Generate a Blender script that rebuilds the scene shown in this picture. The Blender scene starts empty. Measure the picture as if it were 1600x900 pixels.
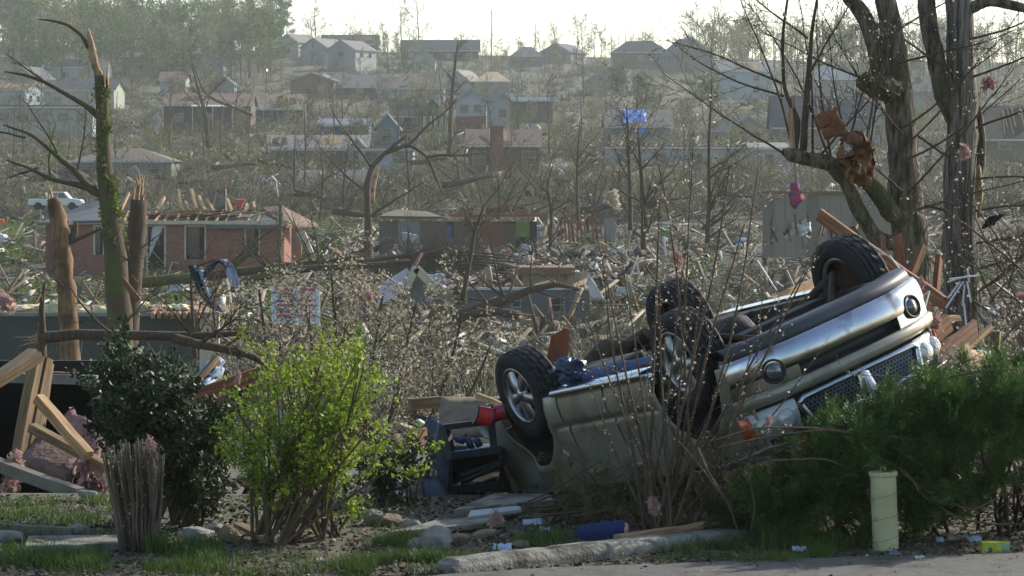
import bpy, math, random
import numpy as np
from mathutils import Vector, Matrix, Quaternion, noise as mnoise

# ------------------------------------------------------------------ camera, sky, sun, exposure
scene = bpy.context.scene
H, F, HOR = 2.55, 4444.4, 280.0      # eye height (m), focal length in photo pixels, horizon row
cam_data = bpy.data.cameras.new('camera'); cam = bpy.data.objects.new('camera', cam_data)
scene.collection.objects.link(cam); scene.camera = cam
cam_data.sensor_width = 36.0; cam_data.lens = 100.0; cam_data.shift_y = -(450.0 - HOR) / 1600.0
cam_data.clip_start = 0.5; cam_data.clip_end = 8000.0
cam.location = (0, 0, H); cam.rotation_euler = (math.radians(90), 0, 0)

SUN_AZ, SUN_EL = math.radians(52), math.radians(29)     # azimuth to the right of the view direction
world = bpy.data.worlds.new('World'); scene.world = world; world.use_nodes = True
wn = world.node_tree.nodes; wl = world.node_tree.links
bg = wn['Background']; sky = wn.new('ShaderNodeTexSky'); sky.sky_type = 'NISHITA'; sky.sun_disc = False
sky.sun_elevation = SUN_EL; sky.sun_rotation = SUN_AZ
sky.air_density = 1.0; sky.dust_density = 1.2; sky.ozone_density = 1.0; sky.altitude = 100
wl.new(sky.outputs[0], bg.inputs[0]); bg.inputs[1].default_value = 0.15
sd = bpy.data.lights.new('sun', 'SUN'); sun = bpy.data.objects.new('sun', sd); scene.collection.objects.link(sun)
sd.energy = 4.0; sd.angle = math.radians(0.6); sd.color = (1.0, 0.96, 0.88)
sdir = Vector((math.sin(SUN_AZ) * math.cos(SUN_EL), math.cos(SUN_AZ) * math.cos(SUN_EL), math.sin(SUN_EL)))
sun.rotation_euler = sdir.to_track_quat('Z', 'Y').to_euler(); sun.location = (60, 80, 90)
vs = scene.view_settings; vs.view_transform = 'Standard'; vs.look = 'None'; vs.gamma = 1.0; vs.use_curve_mapping = False
vs.exposure = 0.76
scene.render.engine = 'CYCLES'
cy = scene.cycles; cy.use_denoising = True; cy.max_bounces = 6; cy.diffuse_bounces = 3; cy.glossy_bounces = 3
cy.transmission_bounces = 4; cy.transparent_max_bounces = 8; cy.volume_bounces = 0; cy.sample_clamp_indirect = 4.0
HAZE_DENSITY = 0.00020

# ------------------------------------------------------------------ helpers
C = scene.collection
def P(px, py, d): return Vector(((px - 800.0) / F * d, d, H - (py - HOR) / F * d))
def lin(h):
    h = h.lstrip('#'); out = []
    for i in (0, 2, 4):
        c = int(h[i:i+2], 16) / 255.0
        out.append(c / 12.92 if c <= 0.04045 else ((c + 0.055) / 1.055) ** 2.4)
    return out
MATS = {}
def mat(name, c1, c2=None, rough=0.8, scale=4.0, metal=0.0, bump=0.0, bscale=None, spec=0.4, coat=0.0, transl=0.0,
        island=0.0, stretch=None, detail=5.0, c3=None, c3scale=2.0, c3amount=0.5, palette=None, alpha=None, lo=0.35, hi=0.65, objrand=0.0, bdist=0.02):
    if name in MATS: return MATS[name]
    m = bpy.data.materials.new(name); m.use_nodes = True; MATS[name] = m
    n = m.node_tree.nodes; l = m.node_tree.links; b = n['Principled BSDF']
    tc = n.new('ShaderNodeTexCoord'); mp = n.new('ShaderNodeMapping'); l.new(tc.outputs['Object'], mp.inputs[0])
    if stretch: mp.inputs['Scale'].default_value = stretch
    a = lin(c1) if isinstance(c1, str) else c1
    c = (lin(c2) if isinstance(c2, str) else c2) if c2 else a
    nt = n.new('ShaderNodeTexNoise'); nt.inputs['Scale'].default_value = scale; nt.inputs['Detail'].default_value = detail
    nt.inputs['Roughness'].default_value = 0.65
    l.new(mp.outputs[0], nt.inputs['Vector'])
    rp = n.new('ShaderNodeValToRGB'); l.new(nt.outputs['Fac'], rp.inputs[0])
    rp.color_ramp.elements[0].position = lo; rp.color_ramp.elements[1].position = hi
    rp.color_ramp.elements[0].color = (*a, 1); rp.color_ramp.elements[1].color = (*c, 1)
    col = rp.outputs[0]
    if palette:
        g = n.new('ShaderNodeNewGeometry'); pr = n.new('ShaderNodeValToRGB'); pr.color_ramp.interpolation = 'CONSTANT'
        els = pr.color_ramp.elements
        while len(els) < len(palette): els.new(0.5)
        tot = sum(w for _, w in palette); acc = 0
        for e, (hx, w) in zip(els, palette):
            e.position = acc / tot; e.color = (*lin(hx), 1); acc += w
        l.new(g.outputs['Random Per Island'], pr.inputs[0])
        mx = n.new('ShaderNodeMix'); mx.data_type = 'RGBA'; mx.blend_type = 'MULTIPLY'; mx.inputs[0].default_value = 1.0
        l.new(pr.outputs[0], mx.inputs[6]); l.new(col, mx.inputs[7]); col = mx.outputs[2]
    if c3:
        n3 = n.new('ShaderNodeTexNoise'); n3.inputs['Scale'].default_value = c3scale; n3.inputs['Detail'].default_value = 6
        l.new(tc.outputs['Object'], n3.inputs['Vector'])
        r3 = n.new('ShaderNodeValToRGB'); l.new(n3.outputs['Fac'], r3.inputs[0])
        r3.color_ramp.elements[0].position = 1 - c3amount - 0.06; r3.color_ramp.elements[1].position = 1 - c3amount + 0.1
        mx = n.new('ShaderNodeMix'); mx.data_type = 'RGBA'; l.new(r3.outputs[0], mx.inputs[0])
        l.new(col, mx.inputs[6]); mx.inputs[7].default_value = (*(lin(c3) if isinstance(c3, str) else c3), 1); col = mx.outputs[2]
    if island or objrand:
        src = None
        if island:
            g = n.new('ShaderNodeNewGeometry'); src = g.outputs['Random Per Island']; amt = island
        else:
            g = n.new('ShaderNodeObjectInfo'); src = g.outputs['Random']; amt = objrand
        mr = n.new('ShaderNodeMapRange'); l.new(src, mr.inputs[0]); mr.inputs[3].default_value = 1 - amt; mr.inputs[4].default_value = 1 + amt
        hs = n.new('ShaderNodeHueSaturation'); l.new(mr.outputs[0], hs.inputs['Value']); l.new(col, hs.inputs['Color']); col = hs.outputs[0]
    l.new(col, b.inputs['Base Color'])
    b.inputs['Roughness'].default_value = rough; b.inputs['Metallic'].default_value = metal
    b.inputs['Specular IOR Level'].default_value = spec
    if coat: b.inputs['Coat Weight'].default_value = coat; b.inputs['Coat Roughness'].default_value = 0.15
    if bump:
        nb = n.new('ShaderNodeTexNoise'); nb.inputs['Scale'].default_value = bscale or scale * 3; nb.inputs['Detail'].default_value = 6
        l.new(mp.outputs[0], nb.inputs['Vector'])
        bp = n.new('ShaderNodeBump'); bp.inputs['Strength'].default_value = bump; bp.inputs['Distance'].default_value = bdist
        l.new(nb.outputs['Fac'], bp.inputs['Height']); l.new(bp.outputs[0], b.inputs['Normal'])
    if transl:
        tr = n.new('ShaderNodeBsdfTranslucent'); l.new(col, tr.inputs[0]); ms = n.new('ShaderNodeMixShader'); ms.inputs[0].default_value = transl
        l.new(b.outputs[0], ms.inputs[1]); l.new(tr.outputs[0], ms.inputs[2]); l.new(ms.outputs[0], n['Material Output'].inputs[0])
    return m

def np_mesh(name, V, Fc, smooth=False):
    V = np.asarray(V, dtype=np.float32).reshape(-1, 3); Fc = np.asarray(Fc, dtype=np.int32)
    me = bpy.data.meshes.new(name); nf, k = Fc.shape
    me.vertices.add(len(V)); me.vertices.foreach_set('co', V.ravel())
    me.loops.add(nf * k); me.loops.foreach_set('vertex_index', Fc.ravel())
    me.polygons.add(nf); me.polygons.foreach_set('loop_start', np.arange(0, nf * k, k, dtype=np.int32))
    if smooth: me.polygons.foreach_set('use_smooth', np.ones(nf, dtype=bool))
    me.update(calc_edges=True); return me

def tagit(o, label=None, cat=None, group=None, kind=None):
    if label: o['label'] = label
    if cat: o['category'] = cat
    if group: o['group'] = group
    if kind: o['kind'] = kind
    return o
WM = {}                                     # world matrices by object (parents are never updated by the depsgraph here)
def wm(o): return WM.get(o.name, Matrix.Identity(4))
def empty(name, loc, label=None, cat=None, group=None, rot=None, kind=None):
    o = bpy.data.objects.new(name, None); C.objects.link(o)
    M = Matrix.Translation(Vector(loc))
    if rot is not None: M = M @ (rot.to_4x4() if isinstance(rot, Matrix) else Matrix.Rotation(rot, 4, 'Z'))
    o.matrix_basis = M; WM[o.name] = M; o.empty_display_size = 0.2
    return tagit(o, label, cat, group, kind)
def link_mesh(name, me, material, parent=None, M=None):
    o = bpy.data.objects.new(name, me); C.objects.link(o)
    if material is not None and not me.materials: me.materials.append(material)
    M = M or Matrix.Identity(4)
    o.matrix_basis = M
    if parent: o.parent = parent
    WM[o.name] = (wm(parent) @ M) if parent else M
    return o
def copy_tree(o, parent=None, M=None):
    c = o.copy(); C.objects.link(c); c.parent = parent
    if M is not None: c.matrix_basis = M
    for ch in [x for x in bpy.data.objects if x.parent == o]: copy_tree(ch, c)
    return c

class MB:
    def __init__(s): s.v = []; s.f = []
    def add(s, vs, fs):
        o = len(s.v); s.v.extend([tuple(v) for v in vs]); s.f.extend([tuple(i + o for i in f) for f in fs]); return s
    def box(s, c, size, R=None):
        c = Vector(c); hx, hy, hz = size[0]/2, size[1]/2, size[2]/2
        vs = [Vector((x, y, z)) for x in (-hx, hx) for y in (-hy, hy) for z in (-hz, hz)]
        if R is not None: vs = [R @ v for v in vs]
        return s.add([v + c for v in vs], [(0,1,3,2),(4,6,7,5),(0,4,5,1),(2,3,7,6),(0,2,6,4),(1,5,7,3)])
    def bar(s, a, b, w, t, up=(0,0,1)):
        a = Vector(a); b = Vector(b); x = (b-a); L = x.length; x.normalize(); y = Vector(up).cross(x)
        if y.length < 1e-4: y = Vector((0,1,0)).cross(x)
        y.normalize(); z = x.cross(y); R = Matrix((x, y, z)).transposed()
        return s.box((a+b)/2, (L, w, t), R)
    def tube(s, pts, rads, n=6, cap=True):
        pts = [Vector(p) for p in pts]
        if not hasattr(rads, '__len__'): rads = [rads]*len(pts)
        o = len(s.v); up = None
        for i, p in enumerate(pts):
            t = (pts[min(i+1, len(pts)-1)] - pts[max(i-1, 0)])
            if t.length < 1e-9: t = Vector((0,0,1))
            t.normalize()
            if up is None: up = t.orthogonal()
            up = (up - t * up.dot(t))
            if up.length < 1e-6: up = t.orthogonal()
            up.normalize(); sd_ = t.cross(up)
            for k in range(n):
                a = 2*math.pi*k/n; s.v.append(tuple(p + (up*math.cos(a) + sd_*math.sin(a))*rads[i]))
        m = len(pts)
        for i in range(m-1):
            for k in range(n):
                a = o+i*n+k; b = o+i*n+(k+1) % n; s.f.append((a, b, b+n, a+n))
        if cap:
            s.f.append(tuple(o+k for k in reversed(range(n)))); s.f.append(tuple(o+(m-1)*n+k for k in range(n)))
        return s
    def lathe(s, prof, n=24, M=None):                       # prof: (r, h) about local z
        o = len(s.v); M = M or Matrix.Identity(4)
        for r, h in prof:
            for k in range(n):
                a = 2*math.pi*k/n; s.v.append(tuple(M @ Vector((r*math.cos(a), r*math.sin(a), h))))
        for i in range(len(prof)-1):
            for k in range(n):
                a = o+i*n+k; b = o+i*n+(k+1) % n; s.f.append((a, b, b+n, a+n))
        return s
    def prism(s, poly, vec):                                # poly: list of 3D points, extruded by vec
        n = len(poly); vec = Vector(vec); poly = [Vector(p) for p in poly]
        return s.add(poly + [p+vec for p in poly], [tuple(range(n)), tuple(range(2*n-1, n-1, -1))] + [(i, i+n, (i+1) % n + n, (i+1) % n) for i in range(n)])
    def grid(s, rows):                                      # rows of equal-length point lists
        m = len(rows[0]); o = len(s.v)
        for r in rows: s.v.extend(tuple(p) for p in r)
        for i in range(len(rows)-1):
            for j in range(m-1):
                a = o+i*m+j; s.f.append((a, a+1, a+1+m, a+m))
        return s
    def build(s, name, material, parent=None, origin=None, local=False, smooth=False, bevel=0.0, solid=0.0, M=None, subsurf=0):
        me = bpy.data.meshes.new(name)
        if local: vs = s.v
        else:
            inv = wm(parent).inverted() if parent else Matrix.Translation(Vector(origin) if origin is not None else Vector((0,0,0))).inverted()
            vs = [tuple(inv @ Vector(v)) for v in s.v]
        me.from_pydata(vs, [], s.f); me.update()
        if smooth: me.polygons.foreach_set('use_smooth', [True]*len(me.polygons))
        if M is None: M = Matrix.Translation(Vector(origin)) if (origin is not None and not parent) else Matrix.Identity(4)
        o = link_mesh(name, me, material, parent, M)
        if solid: md = o.modifiers.new('solid', 'SOLIDIFY'); md.thickness = solid; md.offset = -1
        if subsurf: md = o.modifiers.new('sub', 'SUBSURF'); md.levels = md.render_levels = subsurf
        if bevel: md = o.modifiers.new('bevel', 'BEVEL'); md.width = bevel; md.segments = 2; md.limit_method = 'ANGLE'
        return o

# terrain profile: distance -> height
TD = [0, 22.0, 23.6, 25, 27, 31, 40, 60, 90, 120, 165, 205, 250, 300, 400, 500, 600, 700, 800, 900, 1000, 1600, 3000, 6000]
TZ = [0, 0, -.06, -.28, -.75, -1.5, -2.3, -3.3, -4.1, -4.2, -3.0, -1.6, .13, 2.1, 7.3, 13.3, 20.4, 28.9, 37.3, 42, 43, 30, 25, 20]
def gz(x, y):
    z = float(np.interp(y, TD, TZ))
    if y > 30: z += mnoise.noise(Vector((x*0.02, y*0.02, 0.3))) * min(1.2, (y-30)*0.012)
    if y > 500: z += max(-3.0, min(9.0, -(x+20) * 0.022 * min(1, (y-500)/300)))
    z += mnoise.noise(Vector((x*0.9, y*0.9, 1.7))) * 0.02
    return z
def G(px, d, dz=0.0):                      # ground point under an image column at distance d
    x = (px-800.0)/F*d; return Vector((x, d, gz(x, d)+dz))
_dd = np.linspace(18, 880, 3000); _rr = HOR + (H - np.interp(_dd, TD, TZ)) / _dd * F
def D(row):                                # distance at which the ground shows at this row (hillside part)
    k = np.where(_dd > 110)[0]
    return float(np.interp(-row, -_rr[k], _dd[k]))

# ------------------------------------------------------------------ the setting
rng = random.Random(7); nr = np.random.default_rng(11)
def build_terrain():
    ys = list(np.linspace(-12, 16, 8)) + list(np.linspace(17, 32, 60)) + list(np.geomspace(32.6, 1100, 120)) + list(np.geomspace(1200, 6000, 10))
    rows = []
    for y in ys:
        hw = max(14, y*0.42); rows.append([(u*hw, y, gz(u*hw, y)) for u in np.linspace(-1, 1, 110)])
    mb = MB().grid(rows)
    m = mat('ground_soil', '#403a2c', '#57503c', rough=0.95, scale=0.35, bump=0.6, bscale=9, c3='#474c2a', c3scale=0.16, c3amount=0.44, detail=8)
    return tagit(mb.build('ground', m, smooth=True), 'brown and green ground falling into the valley and rising to the ridge', kind='structure')
build_terrain()
# street surface in front, kerb
def px_ground(px, row): d = H*F/(row-HOR); return Vector(((px-800)/F*d, d, 0))
edge = [(560, 925), (690, 903), (860, 893), (1050, 885), (1300, 877), (1500, 872), (1750, 866)]
mb = MB(); rows = [[], []]
for px, r in edge:
    p = px_ground(px, r); rows[0].append((p.x, p.y + rng.uniform(-.03, .03), 0.026)); rows[1].append((p.x*0.4, -8, 0.026))
mb.grid(rows)
masph = mat('asphalt', '#4a4742', '#5d5a52', rough=0.9, scale=14, bump=0.5, bscale=60, c3='#3f392e', c3scale=3.0, c3amount=0.42)
tagit(mb.build('street', masph), 'worn grey street surface along the bottom of the view', kind='structure')
mconc = mat('old_concrete', '#686459', '#878377', rough=0.92, scale=9, bump=0.8, bscale=34, c3='#454033', c3scale=3.2, c3amount=0.47)
_k = [px_ground(690, 897), px_ground(960, 866), px_ground(1240, 838)]; kp = [_k[0]*(1-t)**2 + (_k[1]*2-(_k[0]+_k[2])*.5)*2*t*(1-t) + _k[2]*t*t for t in np.linspace(0, 1, 7)]
mb = MB()
prof = [(-.14, -.1), (-.13, .05), (-.09, .095), (.04, .10), (.10, .07), (.12, -.1)]
rows = []
kq = []
for a_, b_ in zip(kp[:-1], kp[1:]): kq += [a_.lerp(b_, t) for t in np.linspace(0, 1, 7, endpoint=False)]
kp = kq + [kp[-1]]
for i, p in enumerate(kp):
    t = (kp[min(i+1, len(kp)-1)] - kp[max(i-1, 0)]).normalized(); nrm = Vector((-t.y, t.x, 0)); f = 0.55 if i == 0 else (0.75 if i == len(kp)-1 else 1.0); f *= (.93 if i in (13, 27) else 1)
    rows.append([p - (-nrm)*a*-1*-1 + Vector((0, 0, b*f + 0.004*mnoise.noise(p*3.1+Vector((a*9, 0, b*9))) + rng.uniform(-.002, .002))) for a, b in prof])
mb.grid(rows)
mb.f.append(tuple(range(6))); o6 = (len(kp)-1)*6; mb.f.append(tuple(o6+k for k in reversed(range(6))))
tagit(mb.build('kerb', mconc, smooth=False, bevel=0.012), 'weathered concrete kerb running across the verge', kind='structure')

# ------------------------------------------------------------------ the overturned car
paint = mat('pewter_paint', '#868271', '#928d7d', rough=0.42, scale=3, metal=0.3, coat=0.5, c3='#6f6654', c3scale=2.6, c3amount=0.42, bump=0.10, bscale=4)
chrome = mat('silver_bumper', '#a9adb2', '#b9bcc0', rough=0.2, metal=1.0, scale=2, bump=0.10, bscale=5, c3='#6f6c66', c3scale=5, c3amount=.36)
blackpl = mat('black_plastic', '#1a1b1d', '#262729', rough=0.55, scale=8)
rubber = mat('tyre_rubber', '#111213', '#1b1c1c', rough=0.75, scale=6, c3='#2e2a24', c3scale=5, c3amount=0.38)
alloy = mat('alloy', '#8d8f90', '#a2a3a2', rough=0.3, metal=0.9, scale=5, c3='#5d594f', c3scale=4, c3amount=0.35)
under = mat('underbody', '#1c1b1a', '#3a332b', rough=0.75, scale=5, bump=0.3, bscale=20)
rust = mat('rusty_steel', '#33251d', '#51402f', rough=0.7, scale=9, metal=0.4, bump=0.3, bscale=30)
lens = mat('lens', '#9aa09c', '#b7bbb4', rough=0.08, scale=3, coat=1.0, spec=0.8)
darkglass = mat('dark_glass', '#0a0c0d', '#14171a', rough=0.05, spec=0.8, coat=0.6)
amber = mat('amber_lens', '#b0410e', '#c9561a', rough=0.2, scale=9, coat=0.6)
hose = mat('dark_steel', '#26282b', '#34373a', rough=0.45, metal=0.6, scale=6)

f = Vector((.435, -.885, .159)).normalized(); r = Vector((.826, .462, .338)); r = (r - f*r.dot(f)).normalized(); l_ = -r; u = f.cross(l_)
Rc = Matrix((f, l_, u)).transposed()
RLw = P(826, 612, 23.6)
WB, TR = 2.70, 0.79
DRP = -0.17                                 # wheels hang away from the body on their springs
car_o = RLw - Rc @ Vector((-WB/2, TR+.02, DRP))
car = empty('overturned_car', car_o, 'grey four-wheel-drive car lying upside down with its wheels in the air', 'car', rot=Rc)
XF, XR, HW = 2.02, -2.28, 0.90
def halfw(x, z):
    y = HW - 0.05*max(0, (z-0.25)/0.45)**2 - 0.05*max(0, (0.05-z)/0.2)**2
    if x > 1.5: y -= 0.10*((x-1.5)/0.7)**2
    if x < -1.7: y -= 0.08*((x+1.7)/0.6)**2
    for xa in (WB/2, -WB/2):
        dd = math.hypot(x-xa, z); y += 0.045*math.exp(-((dd-0.47)/0.07)**2)
    if -.95 < x < .9:                                   # raised lower cladding with a groove above it
        y += 0.030/(1+math.exp((z-.13)/.008)) - .022*math.exp(-((z-.155)/.016)**2)
    return y
RA = 0.45
def lower(x):
    for xa in (WB/2, -WB/2):
        if abs(x-xa) < RA: return max(-0.12, math.sqrt(RA*RA-(x-xa)**2))
    return -0.12 if x < 1.6 else -0.06
def dent(p, s):
    if s < 0: return p
    d = 0.11*math.exp(-((p.x+1.72)/.22)**2-((p.z-.36)/.16)**2) - 0.05*math.exp(-((p.x+1.5)/.12)**2-((p.z-.52)/.1)**2)
    d += 0.018*math.sin(p.x*9+p.z*4)*math.exp(-((p.x+1.4)/.8)**2) + 0.03*math.exp(-((p.x-.3)/.3)**2-((p.z-.4)/.2)**2)
    return Vector((p.x, p.y - s*d, p.z))
def side_panel(name, x0, x1, s, zt=0.70, skew=0.0):
    rows = []
    for i in range(int((x1-x0)/0.035)+2):
        x = min(x1, x0 + i*0.035); z0 = lower(x)
        col = []
        for j in range(43):
            z = z0 + (zt-z0)*j/42; xx = x
            if skew and name == 'rear_door': xx = x + (0 if i else 0)
            col.append(dent(Vector((xx, s*halfw(x, z), z)), s))
        rows.append(col if s > 0 else col[::-1])
    return MB().grid(rows).build(name, paint, car, local=True, smooth=True, solid=0.012)
for s in (1, -1):
    side_panel('rear_quarter_panel', XR, -0.745, s); rd = side_panel('rear_door', -0.72, 0.04, s); fd = side_panel('front_door', 0.065, 0.845, s)
    for xs_ in (-.7325, .0525, .858): MB().box((xs_, s*.83, .29), (.05, .04, .84)).build('door_seam', blackpl, car, local=True)
    side_panel('front_fender', 0.870, XF, s, 0.66)
    for dobj, hx in ((rd, -0.58), (fd, 0.2)):
        MB().box((hx, s*(HW+.0), 0.56), (0.2, 0.05, 0.035)).build('handle', paint, dobj, local=True, bevel=0.012)
    # running board and its brackets, frame rail
    mb = MB(); rows = []
    for x in np.linspace(-0.74, 0.80, 14):
        rows.append([(x, s*yy, zz) for yy, zz in ((0.78, -0.11), (0.86, -0.095), (.93, -0.10), (.965, -0.13), (.93, -0.165), (0.80, -0.165))])
    if s < 0: rows = rows[::-1]
    mb.grid(rows); mb.build('running_board', chrome, car, local=True, smooth=True, bevel=0.0)
    MB().box((-0.05, s*0.62, -0.10), (3.9, 0.10, 0.13)).build('frame_rail', under, car, local=True, bevel=0.01)
    # wheel housings
    for xa in (WB/2, -WB/2):
        mb = MB(); rows = []
        for a in np.linspace(0, math.pi, 14): rows.append([(xa+0.44*math.cos(a), s*yy, 0.44*math.sin(a)) for yy in (0.50, 0.86)])
        mb.grid(rows); mb.add([(xa+0.44*math.cos(a), s*0.50, 0.44*math.sin(a)) for a in np.linspace(0, math.pi, 14)], [tuple(range(14))])
        mb.build('wheel_housing', blackpl, car, local=True)
# fuel flap (left rear quarter), chrome pull line
mb = MB(); yb = HW-0.012
mb.lathe([(0.0, .02), (.075, .02), (.083, .012), (.083, -.03)], 20, Matrix.Translation((-0.98, .905, 0.40)) @ Matrix.Rotation(-math.pi/2, 4, 'X'))
mb.build('fuel_flap', paint, car, local=True, smooth=True)
# floor, hood, crushed roof, tailgate
mb = MB(); rows = []
for x in np.linspace(-2.2, 1.95, 24): rows.append([(x, y, -0.02 + 0.05*math.sin(x*3)*math.cos(y*5) - (0.07 if abs(y) < .14 else 0)) for y in np.linspace(-.86, .86, 15)])
mb.grid(rows); mb.build('floor_pan', under, car, local=True)
mb = MB(); rows = []
for x in np.linspace(0.80, XF+0.02, 12):
    rows.append([(x, y, 0.68 + 0.09*(1-(y/.9)**2) - 0.10*((x-.8)/1.2)**2*1.0) for y in np.linspace(-.86, .86, 13)])
mb.grid(rows); mb.build('hood', paint, car, local=True, smooth=True, solid=0.015)
mb = MB(); rows = []
for i, x in enumerate(np.linspace(-2.2, 0.7, 14)):
    rows.append([(x, y, 1.0 + 0.06*math.sin(x*4+y*3) - 0.10*abs(y)**3 + (-.12 if i in (0, 13) else 0)) for y in np.linspace(-.74, .74, 9)])
mb.grid(rows); mb.build('roof', paint, car, local=True, smooth=True, solid=0.02)
for s in (1, -1):
    for xa, xb in ((.8, .62), (-.1, -.12), (-1.0, -1.05), (-2.15, -2.1)):
        MB().bar((xa, s*.83, .66), (xb, s*.72, 1.0), .09, .05).build('pillar', paint, car, local=True, bevel=.01)
    mb = MB().add([(.78, s*.82, .68), (-2.1, s*.82, .68), (-2.08, s*.72, .98), (.62, s*.72, .98)], [(0, 1, 2, 3)])
    mb.build('side_window', darkglass, car, local=True)
mb = MB(); mb.grid([[(XR-.02-.03*math.cos(y*1.6)+.04, y, z) for y in np.linspace(-.84, .84, 9)] for z in np.linspace(-.05, .72, 6)])
mb.build('tailgate', paint, car, local=True, smooth=True, solid=.02)
rows = [[(XR-.12+.10*(abs(y)/.9)**4+dx, y, z) for y in np.linspace(-.9, .9, 15)] for z, dx in ((-.12, .08), (-.10, 0), (.06, -.02), (.12, .03), (.13, .12))]
MB().grid(rows).build('rear_bumper', paint, car, local=True, smooth=True, solid=.02)
# front end: bands following the plan curve
def fx(y, inset=0.0): a = min(1.0, abs(y)/0.93); return 2.26 - 0.30*a**3.2 - inset
def band(name, material, pts, y0, y1, n=26, solid=0.0, smooth=True, parent=None):
    ys = np.linspace(y0, y1, n); rows = []
    for z, ins in pts: rows.append([(fx(y, ins), y*(1 - ins*0.05), z) for y in ys])
    return MB().grid(rows).build(name, material, parent or car, local=True, smooth=smooth, solid=solid)
band('front_valance', mat('grey_valance', '#33363a', '#404348', rough=.5, scale=5), [(-.17, .32), (-.185, .12), (-.16, .06), (-.095, .035), (-.085, .06)], -.88, .88)
bump = band('front_bumper', chrome, [(-.09, .06), (-.082, .02), (-.05, .0), (.01, -.012), (.07, -.01), (.105, .004)], -.93, .93)
for s in (1, -1):
    ya, yb2 = (.47, .93) if s > 0 else (-.93, -.47)
    band('bumper_end', chrome, [(.105, .004), (.15, .01), (.20, .018)], ya, yb2, 12)
    c = Vector((fx(s*.66, -.012), s*.66, .085)); nrm = Vector((1, s*.28, 0)).normalized(); q = nrm.to_track_quat('Z', 'Y').to_matrix().to_4x4()
    fl = MB().lathe([(.092, -.01), (.092, .012), (.078, .016), (.07, -.015), (.0, -.02)], 22, Matrix.Translation(c) @ q).build('fog_lamp', blackpl, car, local=True, smooth=True)
    MB().lathe([(.062, .0), (.05, .018), (.0, .028)], 18, Matrix.Translation(c - Vector((0, 0, .0))) @ q).build('lens', mat('fog_lens', '#3d4346', '#565c5e', rough=.08, coat=1.0, spec=.8), fl, local=True, smooth=True)
band('lower_intake', blackpl, [(.105, .07), (.12, .10), (.185, .10), (.20, .03)], -.47, .47)
MB().add([(fx(.47, 0), .47, .105), (fx(.47, .1), .47, .105), (fx(.47, .1), .47, .20), (fx(.47, .01), .47, .20)], [(0, 1, 2, 3)]).build('intake_end', chrome, car, local=True)
MB().add([(fx(.47, 0), -.47, .105), (fx(.47, .1), -.47, .105), (fx(.47, .1), -.47, .20), (fx(.47, .01), -.47, .20)], [(3, 2, 1, 0)]).build('intake_end', chrome, car, local=True)
band('bumper_top', paint, [(.20, .018), (.215, -.012), (.27, -.005), (.30, .03), (.305, .09)], -.94, .94, 30)
# wrap of the bumper round the corner
for s in (1, -1):
    rows = []
    for z, ins in ((-.10, .03), (.02, 0), (.10, 0), (.20, .012), (.21, -.005), (.28, 0.0), (.305, .03)):
        rows.append([(x, s*(halfw(1.95, .2) - ins + .012 - .0*k), z) for k, x in enumerate(np.linspace(fx(.93)+.01, 1.79, 7))])
    if s < 0: rows = rows[::-1]
    MB().grid(rows).build('bumper_corner', paint, car, local=True, smooth=True, solid=.012)
band('radiator_support', blackpl, [(.28, .14), (.60, .16)], -.86, .86)
# grille: chrome surround, honeycomb, centre bar
gx = lambda y: fx(y, .035)
mb = MB(); GY, G0, G1 = .56, .345, .545
ring = []
for y, z in [(-GY, G0+.03), (-GY+.04, G0), (0, G0-.004), (GY-.04, G0), (GY, G0+.03), (GY-.05, G1), (0, G1+.01), (-GY+.05, G1), (-GY, G0+.03)]:
    ring.append(Vector((gx(y)+.015, y, z)))
fine = []
for a, b in zip(ring[:-1], ring[1:]):
    for t in np.linspace(0, 1, 8, endpoint=False):
        p = a.lerp(b, t); p.x = gx(p.y)+.015; fine.append(p)
fine.append(fine[0].copy()); mb.tube(fine, .026, 8, cap=False)
grille = mb.build('grille', chrome, car, local=True, smooth=True)
mb = MB(); cw, ch = .034, .030; row = 0; z = G0+.005
while z < G1:
    y = -GY+.03 + (cw/2 if row % 2 else 0)
    while y < GY-.03:
        x = gx(y)-.012
        mb.bar((x, y, z), (x, y, z+ch*.55), .006, .012); mb.bar((x, y, z), (x, y-cw/2, z-ch*.32), .006, .012); mb.bar((x, y, z), (x, y+cw/2, z-ch*.32), .006, .012)
        y += cw
    z += ch*.9; row += 1
mesh_part = mb.build('honeycomb_mesh', mat('mesh_metal', '#5c5f63', '#707376', rough=.35, metal=.8), grille, local=True)
band('grille_backing', blackpl, [(G0-.01, .09), (G1+.01, .09)], -GY, GY)
rows = [[(gx(0)+.02+.02*math.cos(yy*22), yy*(.7+.6*t), G0+(G1-G0)*t) for yy in np.linspace(-.065, .065, 7)] for t in np.linspace(-.05, 1.1, 8)]
MB().grid(rows).build('centre_bar', chrome, grille, local=True, smooth=True)
for s in (1, -1):
    ya, yb2 = (.575, .90) if s > 0 else (-.90, -.575)
    hl = band('headlight', lens, [(.325, .06), (.34, .035), (.44, .04), (.54, .075), (.56, .12)], ya, yb2, 12)
    for yy in (.66, .80):
        c = Vector((fx(yy, .06), s*yy, .44)); q = Vector((1, s*.2, 0)).to_track_quat('Z', 'Y').to_matrix().to_4x4()
        MB().lathe([(.075, .0), (.07, .03), (.05, .036), (.0, .045)], 18, Matrix.Translation(c) @ q).build('lamp', lens, hl, local=True, smooth=True)
    mb = MB().grid([[(x, s*(halfw(x, z)+.055-.02*abs(z-.4)), z) for x in np.linspace(1.98, 1.86, 4)] for z in ((.34, .44, .52) if s > 0 else (.52, .44, .34))])
    mb.build('turn_signal', amber, car, local=True, smooth=True, solid=.015)
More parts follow.
